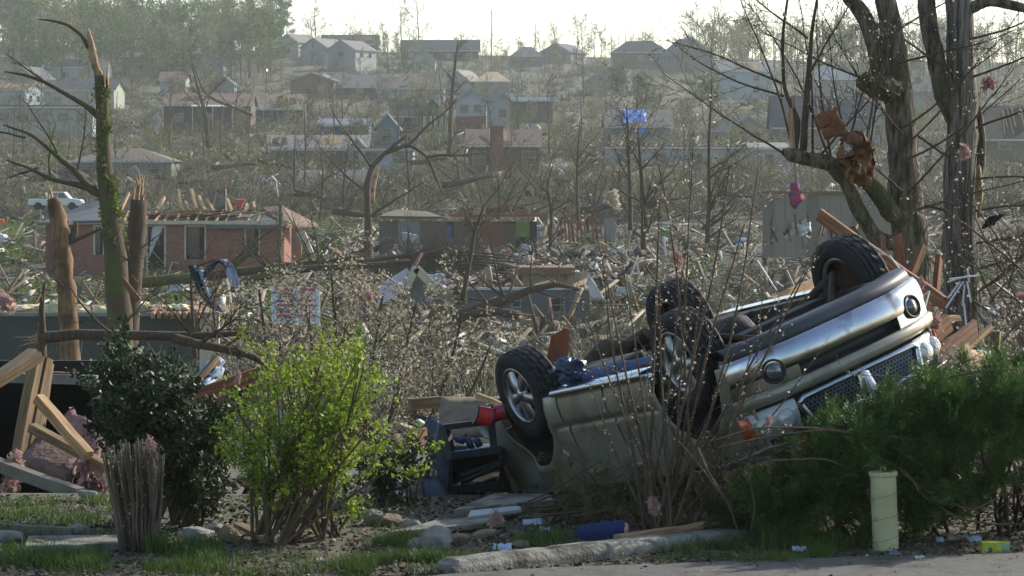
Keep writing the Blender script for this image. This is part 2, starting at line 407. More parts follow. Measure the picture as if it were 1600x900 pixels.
# wheels
TYR, TW = 0.378, 0.255
def make_wheel_meshes():
    mb = MB(); n = 84; h = TW/2
    prof = [(.235, -h*.75), (.25, -h*.93), (.30, -h*1.0), (.345, -h*.95), (.366, -h*.82)]
    gro = [-.075, -.027, .027, .075]
    edges = [-.098]
    for g in gro: edges += [g-.0055, g-.0050, g+.0050, g+.0055]
    edges += [.098]
    for i, e in enumerate(edges):
        ing = (i % 4) in (2, 3) and 0 < i < len(edges)-1
        prof.append((TYR-.0 - .45*e*e - (.013 if (i in (2, 3, 6, 7, 10, 11, 14, 15)) else 0), e))
    prof += [(.366, h*.82), (.345, h*.95), (.30, h*1.0), (.25, h*.93), (.235, h*.75)]
    mb.lathe(prof, n)
    V = mb.v; m = len(prof)
    for i, (rr, hh) in enumerate(prof):                     # sipes: notch alternate segments of the tread blocks
        if rr > .358 and abs(hh) < .125:
            for k in range(n):
                kk = (k + (2 if hh > .05 else 0) + (1 if abs(hh) < .03 else 0)) % 4
                if kk == 0 and abs(hh) > .0:
                    v = Vector(V[i*n+k]); s_ = 1 - .010/rr; V[i*n+k] = (v.x*s_, v.y*s_, v.z)
    ty = bpy.data.meshes.new('tyre'); ty.from_pydata(V, [], mb.f); ty.materials.append(rubber)
    mb = MB()
    mb.lathe([(.232, h*.72), (.243, h*.80), (.246, h*.90), (.232, h*.93), (.222, h*.80), (.215, h*.35), (.20, -h*.6), (.236, -h*.8), (.236, -h*.7)], 44)
    for k in range(5):
        a0 = 2*math.pi*k/5
        rows = []
        for t, wd, zz in ((.035, .045, .80), (.09, .062, .86), (.15, .070, .80), (.19, .082, .72), (.226, .098, .70)):
            rows.append([])
            for v_, dz in ((-1.0, -.30), (-.72, .0), (0, .05), (.72, .0), (1.0, -.30)):
                x, y = t, v_*wd*.82
                rows[-1].append((x*math.cos(a0)-y*math.sin(a0), x*math.sin(a0)+y*math.cos(a0), h*(zz+dz)))
        mb.grid(rows)
    mb.lathe([(.0, h*.92), (.03, h*.92), (.036, h*.86), (.075, h*.80), (.08, h*.5)], 24)
    ri = bpy.data.meshes.new('rim'); ri.from_pydata(mb.v, [], mb.f); ri.materials.append(alloy)
    ri.polygons.foreach_set('use_smooth', [True]*len(ri.polygons)); ri.update()
    mb = MB(); mb.lathe([(.0, -.01), (.16, -.01), (.16, .01), (.0, .01)], 30); mb.lathe([(.2, -.09), (.2, -.02), (.0, -.02)], 20)
    br = bpy.data.meshes.new('brake_disc'); br.from_pydata(mb.v, [], mb.f); br.materials.append(rust)
    return ty, ri, br
ty, ri, br = make_wheel_meshes()
for xa, s, steer in ((WB/2, 1, .03), (WB/2, -1, .0), (-WB/2, 1, 0), (-WB/2, -1, 0)):
    w = bpy.data.objects.new('wheel', None); C.objects.link(w); w.parent = car
    M = Matrix.Translation((xa, s*TR, DRP)) @ Matrix.Rotation(steer, 4, 'Z') @ Matrix.Rotation(-s*math.pi/2, 4, 'X') @ Matrix.Rotation(rng.uniform(0, 6), 4, 'Z')
    w.matrix_basis = M; WM[w.name] = wm(car) @ M
    link_mesh('tyre', ty, None, w); link_mesh('rim', ri, None, w); link_mesh('brake_disc', br, None, w)
# running gear
def cpart(name, pts, rad, m, n=8):
    pts = [(x, y, z + (DRP if (abs(abs(x)-WB/2) < .2 and abs(y) > .55) or name == 'rear_axle' else 0)) for x, y, z in pts]
    return MB().tube(pts, rad, n).build(name, m, car, local=True, smooth=True)
cpart('rear_axle', [(-WB/2, -.7, 0), (-WB/2, -.25, 0), (-WB/2, -.14, 0), (-WB/2, 0, 0), (-WB/2, .14, 0), (-WB/2, .25, 0), (-WB/2, .7, 0)], [.05, .05, .09, .16, .09, .05, .05], rust, 12)
cpart('drive_shaft', [(-1.2, 0, -.06), (.3, 0, -.10)], .045, under)
cpart('transfer_case', [(.2, 0, -.02), (.35, 0, -.1), (.8, 0, -.1), (1.0, 0, -.02)], [.06, .16, .17, .08], under, 10)
cpart('exhaust_pipe', [(.7, -.32, -.12), (-.2, -.34, -.12), (-.3, -.34, -.13), (-.5, -.34, -.13)], .035, rust)
cpart('silencer', [(-.45, -.34, -.11), (-.5, -.34, -.11), (-1.0, -.34, -.11), (-1.05, -.34, -.11)], [.04, .12, .12, .04], rust, 12)
MB().box((-.75, .38, -.10), (.9, .34, .2)).build('fuel_tank', under, car, local=True, bevel=.04)
cpart('tail_pipe', [(-1.05, -.34, -.1), (-1.3, -.4, -.24), (-1.6, -.45, -.2), (-2.2, -.5, -.1)], .03, rust)
for s in (1, -1):
    cpart('lower_arm', [(WB/2-.28, s*.35, -.10), (WB/2, s*.66, -.12)], [.035, .03], rust); cpart('lower_arm', [(WB/2+.28, s*.35, -.10), (WB/2, s*.66, -.12)], [.035, .03], rust)
    cpart('shock_absorber', [(WB/2-.05, s*.6, -.1), (WB/2-.05, s*.5, .4)], .035, under)
    cpart('tie_rod', [(WB/2-.12, 0, -.06), (WB/2-.14, s*.65, -.04)], .016, rust)
    cpart('drive_axle', [(WB/2, s*.1, 0), (WB/2, s*.66, 0)], .03, under)
    cpart('rear_shock', [(-WB/2-.12, s*.45, -.1), (-WB/2-.2, s*.4, .35)], .035, under)
    cpart('trailing_arm', [(-WB/2, s*.52, -.05), (-WB/2+.75, s*.55, -.06)], .03, rust)
MB().box((WB/2, 0, -.13), (.22, .9, .08)).build('cross_member', under, car, local=True, bevel=.01)
MB().box((WB/2+.45, 0, -.12), (.5, .9, .03)).build('skid_plate', under, car, local=True, bevel=.01)
MB().box((0.1, 0, -.13), (.12, 1.2, .08)).build('cross_member', under, car, local=True, bevel=.01)
# ------------------------------------------------------------------ vegetation tools
def rdir(rg): 
    z = rg.uniform(-1, 1); a = rg.uniform(0, 6.2832); q = math.sqrt(1-z*z); return Vector((q*math.cos(a), q*math.sin(a), z))
def grow(rg, p, dv, L, r, lv, cfg, out):
    n = cfg['seg'][lv]; pts = [p.copy()]; rad = [r]; dv = dv.normalized()
    for i in range(n):
        dv = (dv + rdir(rg)*cfg['wob'][lv] + Vector((0, 0, cfg['up'][lv]))).normalized()
        p = p + dv*(L/n); pts.append(p.copy()); rad.append(max(r*(1 - (1-cfg['taper'])*(i+1)/n), cfg['rmin']))
    out[lv].append((pts, rad))
    if lv+1 >= len(cfg['seg']): return
    k = cfg['kids'][lv]; k = max(1, int(k*rg.uniform(.75, 1.25))); st = cfg['start'] if lv == 0 else .2
    for j in range(k):
        t = st + (1-st)*(j+rg.random())/k; fi = t*n; i = min(n-1, int(fi)); q = pts[i].lerp(pts[i+1], fi-i)
        ax = (pts[i+1]-pts[i]).normalized(); side = ax.orthogonal().normalized(); side = Quaternion(ax, rg.uniform(0, 6.28)) @ side
        an = math.radians(cfg['ang'][lv])*rg.uniform(.7, 1.3); nd = ax*math.cos(an) + side*math.sin(an)
        cl = L*cfg['len'][lv]*rg.uniform(.6, 1.15)*(1 - .45*t if lv == 0 else 1 - .3*t)
        grow(rg, q, nd, cl, max(cfg['rmin'], rad[i]*cfg['rk']*rg.uniform(.7, 1)), lv+1, cfg, out)
BARE = dict(seg=(7, 5, 4, 3), wob=(.07, .16, .22, .25), up=(.05, .06, .05, .04), kids=(10, 7, 6), ang=(48, 45, 45), len=(.55, .5, .5), start=.28, taper=.3, rk=.5, rmin=.022)
def tubes_np(lst, n):
    mb = MB()
    for pts, rad in lst: mb.tube(pts, rad, n, cap=False)
    return np.array(mb.v), np.array(mb.f)
def leaves_np(cen, size, g, aspect=.55, sizevar=.35, dirs=None, dirmix=0.0):
    cen = np.asarray(cen); N = len(cen)
    a = g.normal(size=(N, 3))
    if dirs is not None: a = a*(1-dirmix) + np.asarray(dirs)*dirmix*1.7
    a /= np.linalg.norm(a, axis=1, keepdims=True)+1e-9
    b = g.normal(size=(N, 3)); b -= a*(a*b).sum(1, keepdims=True); b /= np.linalg.norm(b, axis=1, keepdims=True)+1e-9
    L = size*(1 + g.uniform(-sizevar, sizevar, (N, 1))); Wd = L*aspect*.5
    c = np.cross(a, b)
    V = np.stack([cen, cen+a*L*.5+b*Wd+c*L*.08, cen+a*L, cen+a*L*.5-b*Wd+c*L*.08], 1).reshape(-1, 3)
    Fc = np.arange(4*N).reshape(N, 4); return V, Fc
def merge_np(parts):
    Vs, Fs, o = [], [], 0
    for V, Fc in parts: Vs.append(V); Fs.append(Fc+o); o += len(V)
    return np.concatenate(Vs), np.concatenate(Fs)
def replicate(V, Fc, Ms):                       # Ms: list of 4x4 numpy
    V = np.asarray(V); Ms = np.asarray(Ms); N = len(Ms); n = len(V)
    W = np.einsum('kij,nj->kni', Ms[:, :3, :3], V) + Ms[:, None, :3, 3]
    Fs = (np.asarray(Fc)[None] + (np.arange(N)*n)[:, None, None]).reshape(-1, np.asarray(Fc).shape[1])
    return W.reshape(-1, 3), Fs
def xf(loc, rz=0, s=1.0, tilt=(0, 0), sz=None):
    M = Matrix.Translation(Vector(loc)) @ Matrix.Rotation(rz, 4, 'Z') @ Matrix.Rotation(tilt[0], 4, 'X') @ Matrix.Rotation(tilt[1], 4, 'Y')
    return np.array(M @ Matrix.Diagonal((s, s, sz or s, 1)))
def pts_on(lst, g, per_m, jitter=.03):          # points along branches
    P_, D_ = [], []
    for pts, rad in lst:
        for a, b in zip(pts[:-1], pts[1:]):
            L = (b-a).length; k = int(L*per_m + g.random())
            for _ in range(k):
                t = g.random(); q = a.lerp(b, t); P_.append((q.x+g.normal()*jitter, q.y+g.normal()*jitter, q.z+g.normal()*jitter)); D_.append(tuple((b-a)/max(L, 1e-6)))
    return np.array(P_).reshape(-1, 3), np.array(D_).reshape(-1, 3)

bark = mat('grey_bark', '#423c30', '#5a5242', rough=.95, scale=3, stretch=(4, 4, .8), bump=.8, bscale=9, c3='#4a5230', c3scale=.8, c3amount=.36)
twig = mat('twig_bark', '#4b4637', '#665f4b', rough=.9, scale=2, island=.25)
budm = mat('spring_buds', '#64663a', '#807c4a', rough=.8, scale=.6, transl=.35, island=.3)
leafy = mat('spring_leaves', '#3f5224', '#5a6c2e', rough=.8, scale=.4, transl=.35, island=.3)
needle = mat('pine_needles', '#2c3d24', '#40512d', rough=.8, scale=.5, transl=.15, island=.35)

KINDS_T = {}
def make_tree_kind(key, seed, h=10, r=.16, cfg=BARE, buds=0.0, leaf=None, size=.2, leanx=0, snap=False):
    rg = random.Random(seed); g = np.random.default_rng(seed); out = [[], [], [], []]
    grow(rg, Vector((0, 0, -.4)), Vector((leanx, 0, 1)), h, r, 0, cfg, out)
    V, Fc = merge_np([tubes_np(out[0], 7), tubes_np(out[1], 5)]); tm = np_mesh('trunk', V, Fc, True); tm.materials.append(bark)
    V, Fc = merge_np([tubes_np(out[2], 3), tubes_np(out[3], 3)]); cm = np_mesh('crown', V, Fc); cm.materials.append(twig)
    lm = None
    if buds:
        pp, dd = pts_on(out[2]+out[3], g, buds, .08); V, Fc = leaves_np(pp, size, g, .7); lm = np_mesh('foliage', V, Fc); lm.materials.append(leaf)
    KINDS_T[key] = (tm, cm, lm, h)
def make_pine(key, seed, h=16):
    rg = random.Random(seed); g = np.random.default_rng(seed); tr = [], []; br_, tip = [], []
    pts = [Vector((0, 0, -.5))]; 
    for i in range(8): pts.append(pts[-1] + Vector((rg.uniform(-.12, .12), rg.uniform(-.12, .12), h/8)))
    stem = [(pts, [.2*(1-.09*i) for i in range(9)])]
    for j in range(34):
        t = rg.uniform(.38, 1.0); i = min(7, int(t*8)); q = pts[i].lerp(pts[i+1], t*8-i); a = rg.uniform(0, 6.28); L = h*.19*(1.15-t)*rg.uniform(.6, 1.3)+.4
        e = q + Vector((math.cos(a)*L, math.sin(a)*L, L*rg.uniform(.0, .4))); br_.append(([q, (q+e)/2+Vector((0, 0, .05*L)), e], [.05, .035, .015]))
        for _ in range(4): tip.append(q.lerp(e, rg.uniform(.45, 1.05)) + Vector((rg.gauss(0, .18), rg.gauss(0, .18), rg.gauss(.05, .12))))
    V, Fc = merge_np([tubes_np(stem, 7), tubes_np(br_, 4)]); tm = np_mesh('trunk', V, Fc, True); tm.materials.append(bark)
    cen = np.repeat(np.array([tuple(p) for p in tip]), 38, 0) + g.normal(size=(len(tip)*38, 3))*np.array([.34, .34, .2])
    V, Fc = leaves_np(cen, .34, g, .22); cm = np_mesh('crown', V, Fc); cm.materials.append(needle)
    KINDS_T[key] = (tm, cm, None, h)
for k in range(4): make_tree_kind('bare%d' % k, 40+k, h=10, r=.17)
WIDE = dict(BARE, start=.18, kids=(12, 8, 5), ang=(55, 50, 50), len=(.62, .5, .5))
for k in range(3): make_tree_kind('bud%d' % k, 60+k, h=9, r=.15, cfg=WIDE, buds=3.4, leaf=budm, size=.26)
for k in range(3): make_tree_kind('leafy%d' % k, 80+k, h=9, r=.15, cfg=WIDE, buds=9, leaf=leafy, size=.32)
STRIP = dict(BARE, start=.45, kids=(5, 3, 2), len=(.22, .45, .5), wob=(.05, .3, .3, .3))
for k in range(3): make_tree_kind('stripped%d' % k, 95+k, h=9, r=.17, cfg=STRIP)
for k in range(3): make_pine('pine%d' % k, 120+k)
ORD = ['', 'first', 'second', 'third', 'fourth', 'fifth', 'sixth', 'seventh', 'eighth', 'ninth', 'tenth', 'eleventh', 'twelfth', 'thirteenth', 'fourteenth', 'fifteenth', 'sixteenth', 'seventeenth', 'eighteenth', 'nineteenth', 'twentieth', 'twenty-first', 'twenty-second', 'twenty-third', 'twenty-fourth', 'twenty-fifth', 'twenty-sixth', 'twenty-seventh', 'twenty-eighth']
TKN = {'bare': ('bare_tree', 'bare grey tree'), 'bud': ('budding_tree', 'budding yellow-green tree'), 'leafy': ('leafy_tree', 'green leafy tree'), 'stripped': ('stripped_tree', 'storm-stripped tree trunk'), 'pine': ('pine_tree', 'tall dark pine')}
TREES = []                                      # (zone, kind, px, d, height)
def put_trees():
    cnt = {}
    for zone, kind, px, d, h in sorted(TREES, key=lambda t: (t[0], t[1], t[2])):
        n = cnt.get((zone, kind), 0)+1; cnt[(zone, kind)] = n
        rg = random.Random(int(px*13+d)); ks = [k for k in KINDS_T if k.startswith(kind)]; tm, cm, lm, hh = KINDS_T[ks[int(px*7+d) % len(ks)]]
        nm, ph = TKN[kind]; s = h/hh
        e = empty(nm, G(px, d), '%s %s, %s from the left' % (ph, zone, ORD[min(n, 28)]), 'tree', 'trees ' + zone)
        e.matrix_basis = WM[e.name] = Matrix.Translation(G(px, d)) @ Matrix.Rotation(rg.uniform(0, 6.28), 4, 'Z') @ Matrix.Rotation(rg.uniform(-.06, .06), 4, 'X') @ Matrix.Diagonal((s*rg.uniform(.85, 1.15), s, s, 1))
        link_mesh('trunk', tm, None, e); link_mesh('crown', cm, None, e)
        if lm: link_mesh('foliage', lm, None, e)
T = TREES.append
rg = random.Random(5)
Z1 = 'in the wood on the ridge'
for i in range(22): T((Z1, 'pine', rg.uniform(-10, 455), rg.uniform(690, 860), rg.uniform(13, 22)))
for i in range(16): T((Z1, 'leafy', rg.uniform(-10, 440), rg.uniform(640, 820), rg.uniform(8, 14)))
for i in range(16): T((Z1, 'bare', rg.uniform(-10, 500), rg.uniform(640, 840), rg.uniform(10, 16)))
Z2 = 'along the open skyline'
for px, h in ((515, 7), (548, 10), (575, 8), (600, 10), (628, 14), (640, 9), (655, 15), (845, 9), (868, 12), (985, 9), (1005, 8), (1020, 10), (930, 9), (1060, 7)): T((Z2, 'bare', px, rg.uniform(790, 850), h))
for px, h in ((835, 11), (955, 9), (975, 10), (1000, 8)): T((Z2, 'stripped', px, rg.uniform(740, 800), h))
for px, h in ((650, 7), (910, 11), (940, 8), (1010, 7), (560, 6)): T((Z2, 'bud', px, rg.uniform(750, 820), h))
Z3 = 'on the hilltop behind the big tree'
for i in range(24): T((Z3, 'bare', 1085+i*22+rg.uniform(-9, 9), rg.uniform(700, 850), rg.uniform(11, 18)))
for i in range(9): T((Z3, 'bud', 1100+i*55+rg.uniform(-20, 20), rg.uniform(680, 800), rg.uniform(9, 14)))
for i in range(8): T((Z3, 'leafy', 1280+i*42+rg.uniform(-15, 15), rg.uniform(640, 760), rg.uniform(9, 13)))
Z4 = 'among the houses on the upper slope'
for i in range(26): T((Z4, 'bare', i*62+rg.uniform(-25, 25), rg.uniform(520, 680), rg.uniform(6.5, 11)))
for i in range(18): T((Z4, 'bud', i*92+rg.uniform(-40, 40), rg.uniform(500, 670), rg.uniform(5, 8)))
for px, d, h in ((60, 600, 9), (225, 640, 8), (630, 640, 7), (970, 560, 7), (1085, 560, 6), (1105, 520, 6), (1010, 540, 6), (260, 600, 7)): T((Z4, 'leafy', px, d, h))
Z5 = 'between the wrecked houses on the lower slope'
for i in range(24): T((Z5, 'bare', i*68+rg.uniform(-30, 30), rg.uniform(270, 470), rg.uniform(5, 9)))
for i in range(14): T((Z5, 'stripped', i*115+rg.uniform(-50, 50), rg.uniform(250, 480), rg.uniform(5, 9)))
for i in range(12): T((Z5, 'bud', i*135+rg.uniform(-60, 60), rg.uniform(260, 460), rg.uniform(3, 5.5)))
put_trees()
def woods(label, seed, n, pxr, dr, hr, mix):
    rg = random.Random(seed); groups = {}
    for i in range(n):
        k = rg.choice(mix); groups.setdefault(k, []).append(xf(G(rg.uniform(*pxr), rg.uniform(*dr)), rg.uniform(0, 6.28), rg.uniform(*hr)/10.0))
    root = None
    for k, Ms in groups.items():
        tm, cm, lm, hh = KINDS_T[k]
        for part in (tm, cm, lm):
            if part is None: continue
            V = np.empty(len(part.vertices)*3, np.float32); part.vertices.foreach_get('co', V); V = V.reshape(-1, 3)
            nl = len(part.loops)//len(part.polygons); Fi = np.empty(len(part.loops), np.int32); part.loops.foreach_get('vertex_index', Fi); Fi = Fi.reshape(-1, nl)
            W, Fc = replicate(V, Fi, Ms); o = link_mesh('woods' if root is None else part.name.split('.')[0], np_mesh('woods', W, Fc), part.materials[0], root)
            if root is None: root = tagit(o, label, kind='stuff')
            else: o['kind'] = 'stuff'
LIGHT = dict(seg=(5, 4, 3), wob=(.08, .18, .22), up=(.05, .06, .04), kids=(13, 8), ang=(50, 48), len=(.5, .45), start=.15, taper=.3, rk=.5, rmin=.03)
def make_light(key, seed, buds, leaf, size):
    rg = random.Random(seed); g = np.random.default_rng(seed); out = [[], [], []]; grow(rg, Vector((0, 0, -.4)), Vector((0, 0, 1)), 10, .16, 0, LIGHT, out)
    V, Fc = tubes_np(out[0], 5); tm = np_mesh('trunk', V, Fc, True); tm.materials.append(bark)
    V, Fc = merge_np([tubes_np(out[1], 3), tubes_np(out[2], 3)]); cm = np_mesh('crown', V, Fc); cm.materials.append(twig); lm = None
    if buds: pp, dd = pts_on(out[1]+out[2], g, buds, .25); V, Fc = leaves_np(pp, size, g, .7); lm = np_mesh('foliage', V, Fc); lm.materials.append(leaf)
    KINDS_T[key] = (tm, cm, lm, 10)
for k in range(2): make_light('wood_bare%d' % k, 200+k, 0, None, 0); make_light('wood_green%d' % k, 210+k, 6, leafy, .42); make_light('wood_bud%d' % k, 220+k, 4, budm, .36)
MIXG = ['wood_green0', 'wood_green1', 'wood_bare0', 'wood_bud0', 'wood_bud1']; MIXB = ['wood_bare0', 'wood_bare1', 'wood_bud0', 'wood_bare1', 'wood_bud1']
woods('dense mixed wood covering the ridge at the left', 301, 150, (-40, 425), (650, 860), (9, 17), MIXG)
woods('bare and budding wood along the hilltop at the right', 302, 95, (1080, 1660), (660, 860), (8, 14), MIXB)
woods('scrubby trees filling the gaps between the far houses', 303, 210, (-40, 1660), (430, 760), (4, 8), ['wood_bare0', 'wood_bare1', 'wood_bare0', 'wood_bud0'])
woods('thin line of low trees along the open skyline', 305, 60, (430, 1110), (770, 860), (3.5, 6.5), MIXB)
woods('low bare saplings thick on the lower slope', 304, 45, (-40, 1660), (270, 470), (3, 6), MIXB)

# brush: nobody could count it
def twig_clump(seed, n=40, h=1.6, spread=.9):
    rg = random.Random(seed); lst = []
    for i in range(n):
        a = rg.uniform(0, 6.28); p = Vector((math.cos(a)*rg.uniform(0, .5)*spread, math.sin(a)*rg.uniform(0, .5)*spread, -.1)); dv = Vector((math.cos(a)*rg.uniform(.1, 1.1), math.sin(a)*rg.uniform(.1, 1.1), rg.uniform(.25, 1)))
        q = p + dv*h*rg.uniform(.3, .55); q2 = q + (dv + rdir(rg)*.5)*h*rg.uniform(.25, .5); lst.append(([p, q, q2], [.022, .015, .006]))
    return tubes_np(lst, 3)
brushm = mat('brush_twigs', '#4a4636', '#686250', rough=.95, scale=.05, island=.3, c3='#5a5a34', c3scale=.03, c3amount=.45)
def scatter_brush(name, label, seed, n, dmin, dmax, smin, smax, thick=1.0, dens=None, m=brushm, nt=40):
    rg = random.Random(seed); base = [twig_clump(seed*10+k, nt) for k in range(4)]; Ms = [[] for _ in base]
    for i in range(n):
        d = math.exp(rg.uniform(math.log(dmin), math.log(dmax))); px = rg.uniform(-60, 1660)
        if dens and not dens(px, d, rg): continue
        s = rg.uniform(smin, smax)*(1 + .0*d); Ms[i % 4].append(xf(G(px, d), rg.uniform(0, 6.28), s, (rg.uniform(-.4, .4), rg.uniform(-.4, .4)), s*rg.uniform(.5, 1.1)))
    parts = [replicate(V, Fc, M) for (V, Fc), M in zip(base, Ms) if M]
    V, Fc = merge_np(parts); return tagit(link_mesh(name, np_mesh(name, V, Fc), m), label, kind='stuff')
scatter_brush('brush', 'tangled grey-brown brush covering the far hillside', 3, 3300, 230, 840, .9, 2.5)
def clear(px, d, rg):
    if d < 170 and 60 < px < 520 and d > 100: return rg.random() < .25
    return True
scatter_brush('brush', 'broken branches and brush strewn over the valley floor', 4, 850, 62, 240, .6, 1.35, dens=clear, nt=46)
def leaf_mass(name, label, seed, n, dmin, dmax, size, r, m, per=60, pxr=(-60, 1660)):
    g = np.random.default_rng(seed); rg = random.Random(seed); cs = []
    for i in range(n):
        d = math.exp(rg.uniform(math.log(dmin), math.log(dmax))); p = G(rg.uniform(*pxr), d); s = r*rg.uniform(.5, 1.4)
        cs.append(np.array(p) + np.array([0, 0, s*.5]) + g.normal(size=(per, 3))*np.array([s, s, s*.5])*.6)
    V, Fc = leaves_np(np.concatenate(cs), size, g, .7); return tagit(link_mesh(name, np_mesh(name, V, Fc), m), label, kind='stuff')
leaf_mass('undergrowth', 'yellow-green undergrowth between the far houses', 8, 240, 300, 800, .4, 2.0, budm)
leaf_mass('undergrowth', 'dull green undergrowth across the valley', 9, 130, 70, 300, .16, 1.0, leafy, 110)
# ------------------------------------------------------------------ houses on the hillside
def wallm(h, h2=None):
    h0 = h; h = '#%02x%02x%02x' % tuple(int(int(h[i:i+2], 16)*.88) for i in (1, 3, 5)); h2 = h2 or h
    return mat('wall_'+h, h, h2 or h, rough=.85, scale=.7, bump=.15, bscale=6, c3='#6a665c', c3scale=.5, c3amount=.3)
def roofm(h): 
    r_, g_, b_ = [int(h[i:i+2], 16) for i in (1, 3, 5)]
    return mat('roof_'+h, h, '#%02x%02x%02x' % tuple(min(255, int(v*1.22)) for v in (r_, g_, b_)), rough=.9, scale=1.2, stretch=(1, 1, 4), bump=.3, bscale=12)
dark_far = mat('hole_shade', '#332d26', '#473d32', rough=.95, scale=1.5); tan_far = mat('bared_deck', '#7d6648', '#96805e', rough=.9, scale=1.5)  # the dark one paints the shade seen in roof holes
trim = mat('white_trim', '#a3a29a', '#b8b6ad', rough=.7, scale=2)
glassm = mat('window_glass', '#12161a', '#232a2e', rough=.08, spec=.7, scale=2)
brickfar = mat('chimney_brick', '#6b4a3c', '#7d5848', rough=.9, scale=8, bump=.3)
pine_w = mat('fresh_pine', '#775a3b', '#ad8d66', rough=.8, scale=4, stretch=(.5, 9, 9), bump=.3, objrand=.18)
old_w = mat('weathered_wood', '#523f2c', '#86704f', rough=.85, scale=4, stretch=(.5, 9, 9), bump=.3, objrand=.2)
red_w = mat('reddish_wood', '#573623', '#8c6344', rough=.8, scale=4, stretch=(.5, 9, 9), bump=.25, objrand=.2)
frm = mat('window_frame', '#77766f', '#8a8981', rough=.7, scale=2)
def window(e, c, w, h, nrm=-1, axis='x', fr=frm, mull=True):
    # c: centre on the wall plane, wall in local xz plane facing -y (axis x) or in yz plane facing nrm x (axis y)
    t = max(.07, w*.07)
    def B(mb, dx, dz, sx, sz, dep, off):
        if axis == 'x': mb.box((c[0]+dx, c[1]-off, c[2]+dz), (sx, dep, sz))
        else: mb.box((c[0]+nrm*off, c[1]+dx, c[2]+dz), (dep, sx, sz))
    mb = MB(); B(mb, 0, h/2, w+2*t, t, .10, .03); B(mb, 0, -h/2, w+2.6*t, t, .14, .04)
    B(mb, -w/2-t/2, 0, t, h-t, .10, .03); B(mb, w/2+t/2, 0, t, h-t, .10, .03)
    if mull: B(mb, 0, 0, w, t*.6, .05, .012)
    fo = mb.build('window', fr, e, local=True)
    mb = MB(); B(mb, 0, 0, w, h-t*.5, .02, .004); mb.build('pane', glassm, fo, local=True)
    return fo
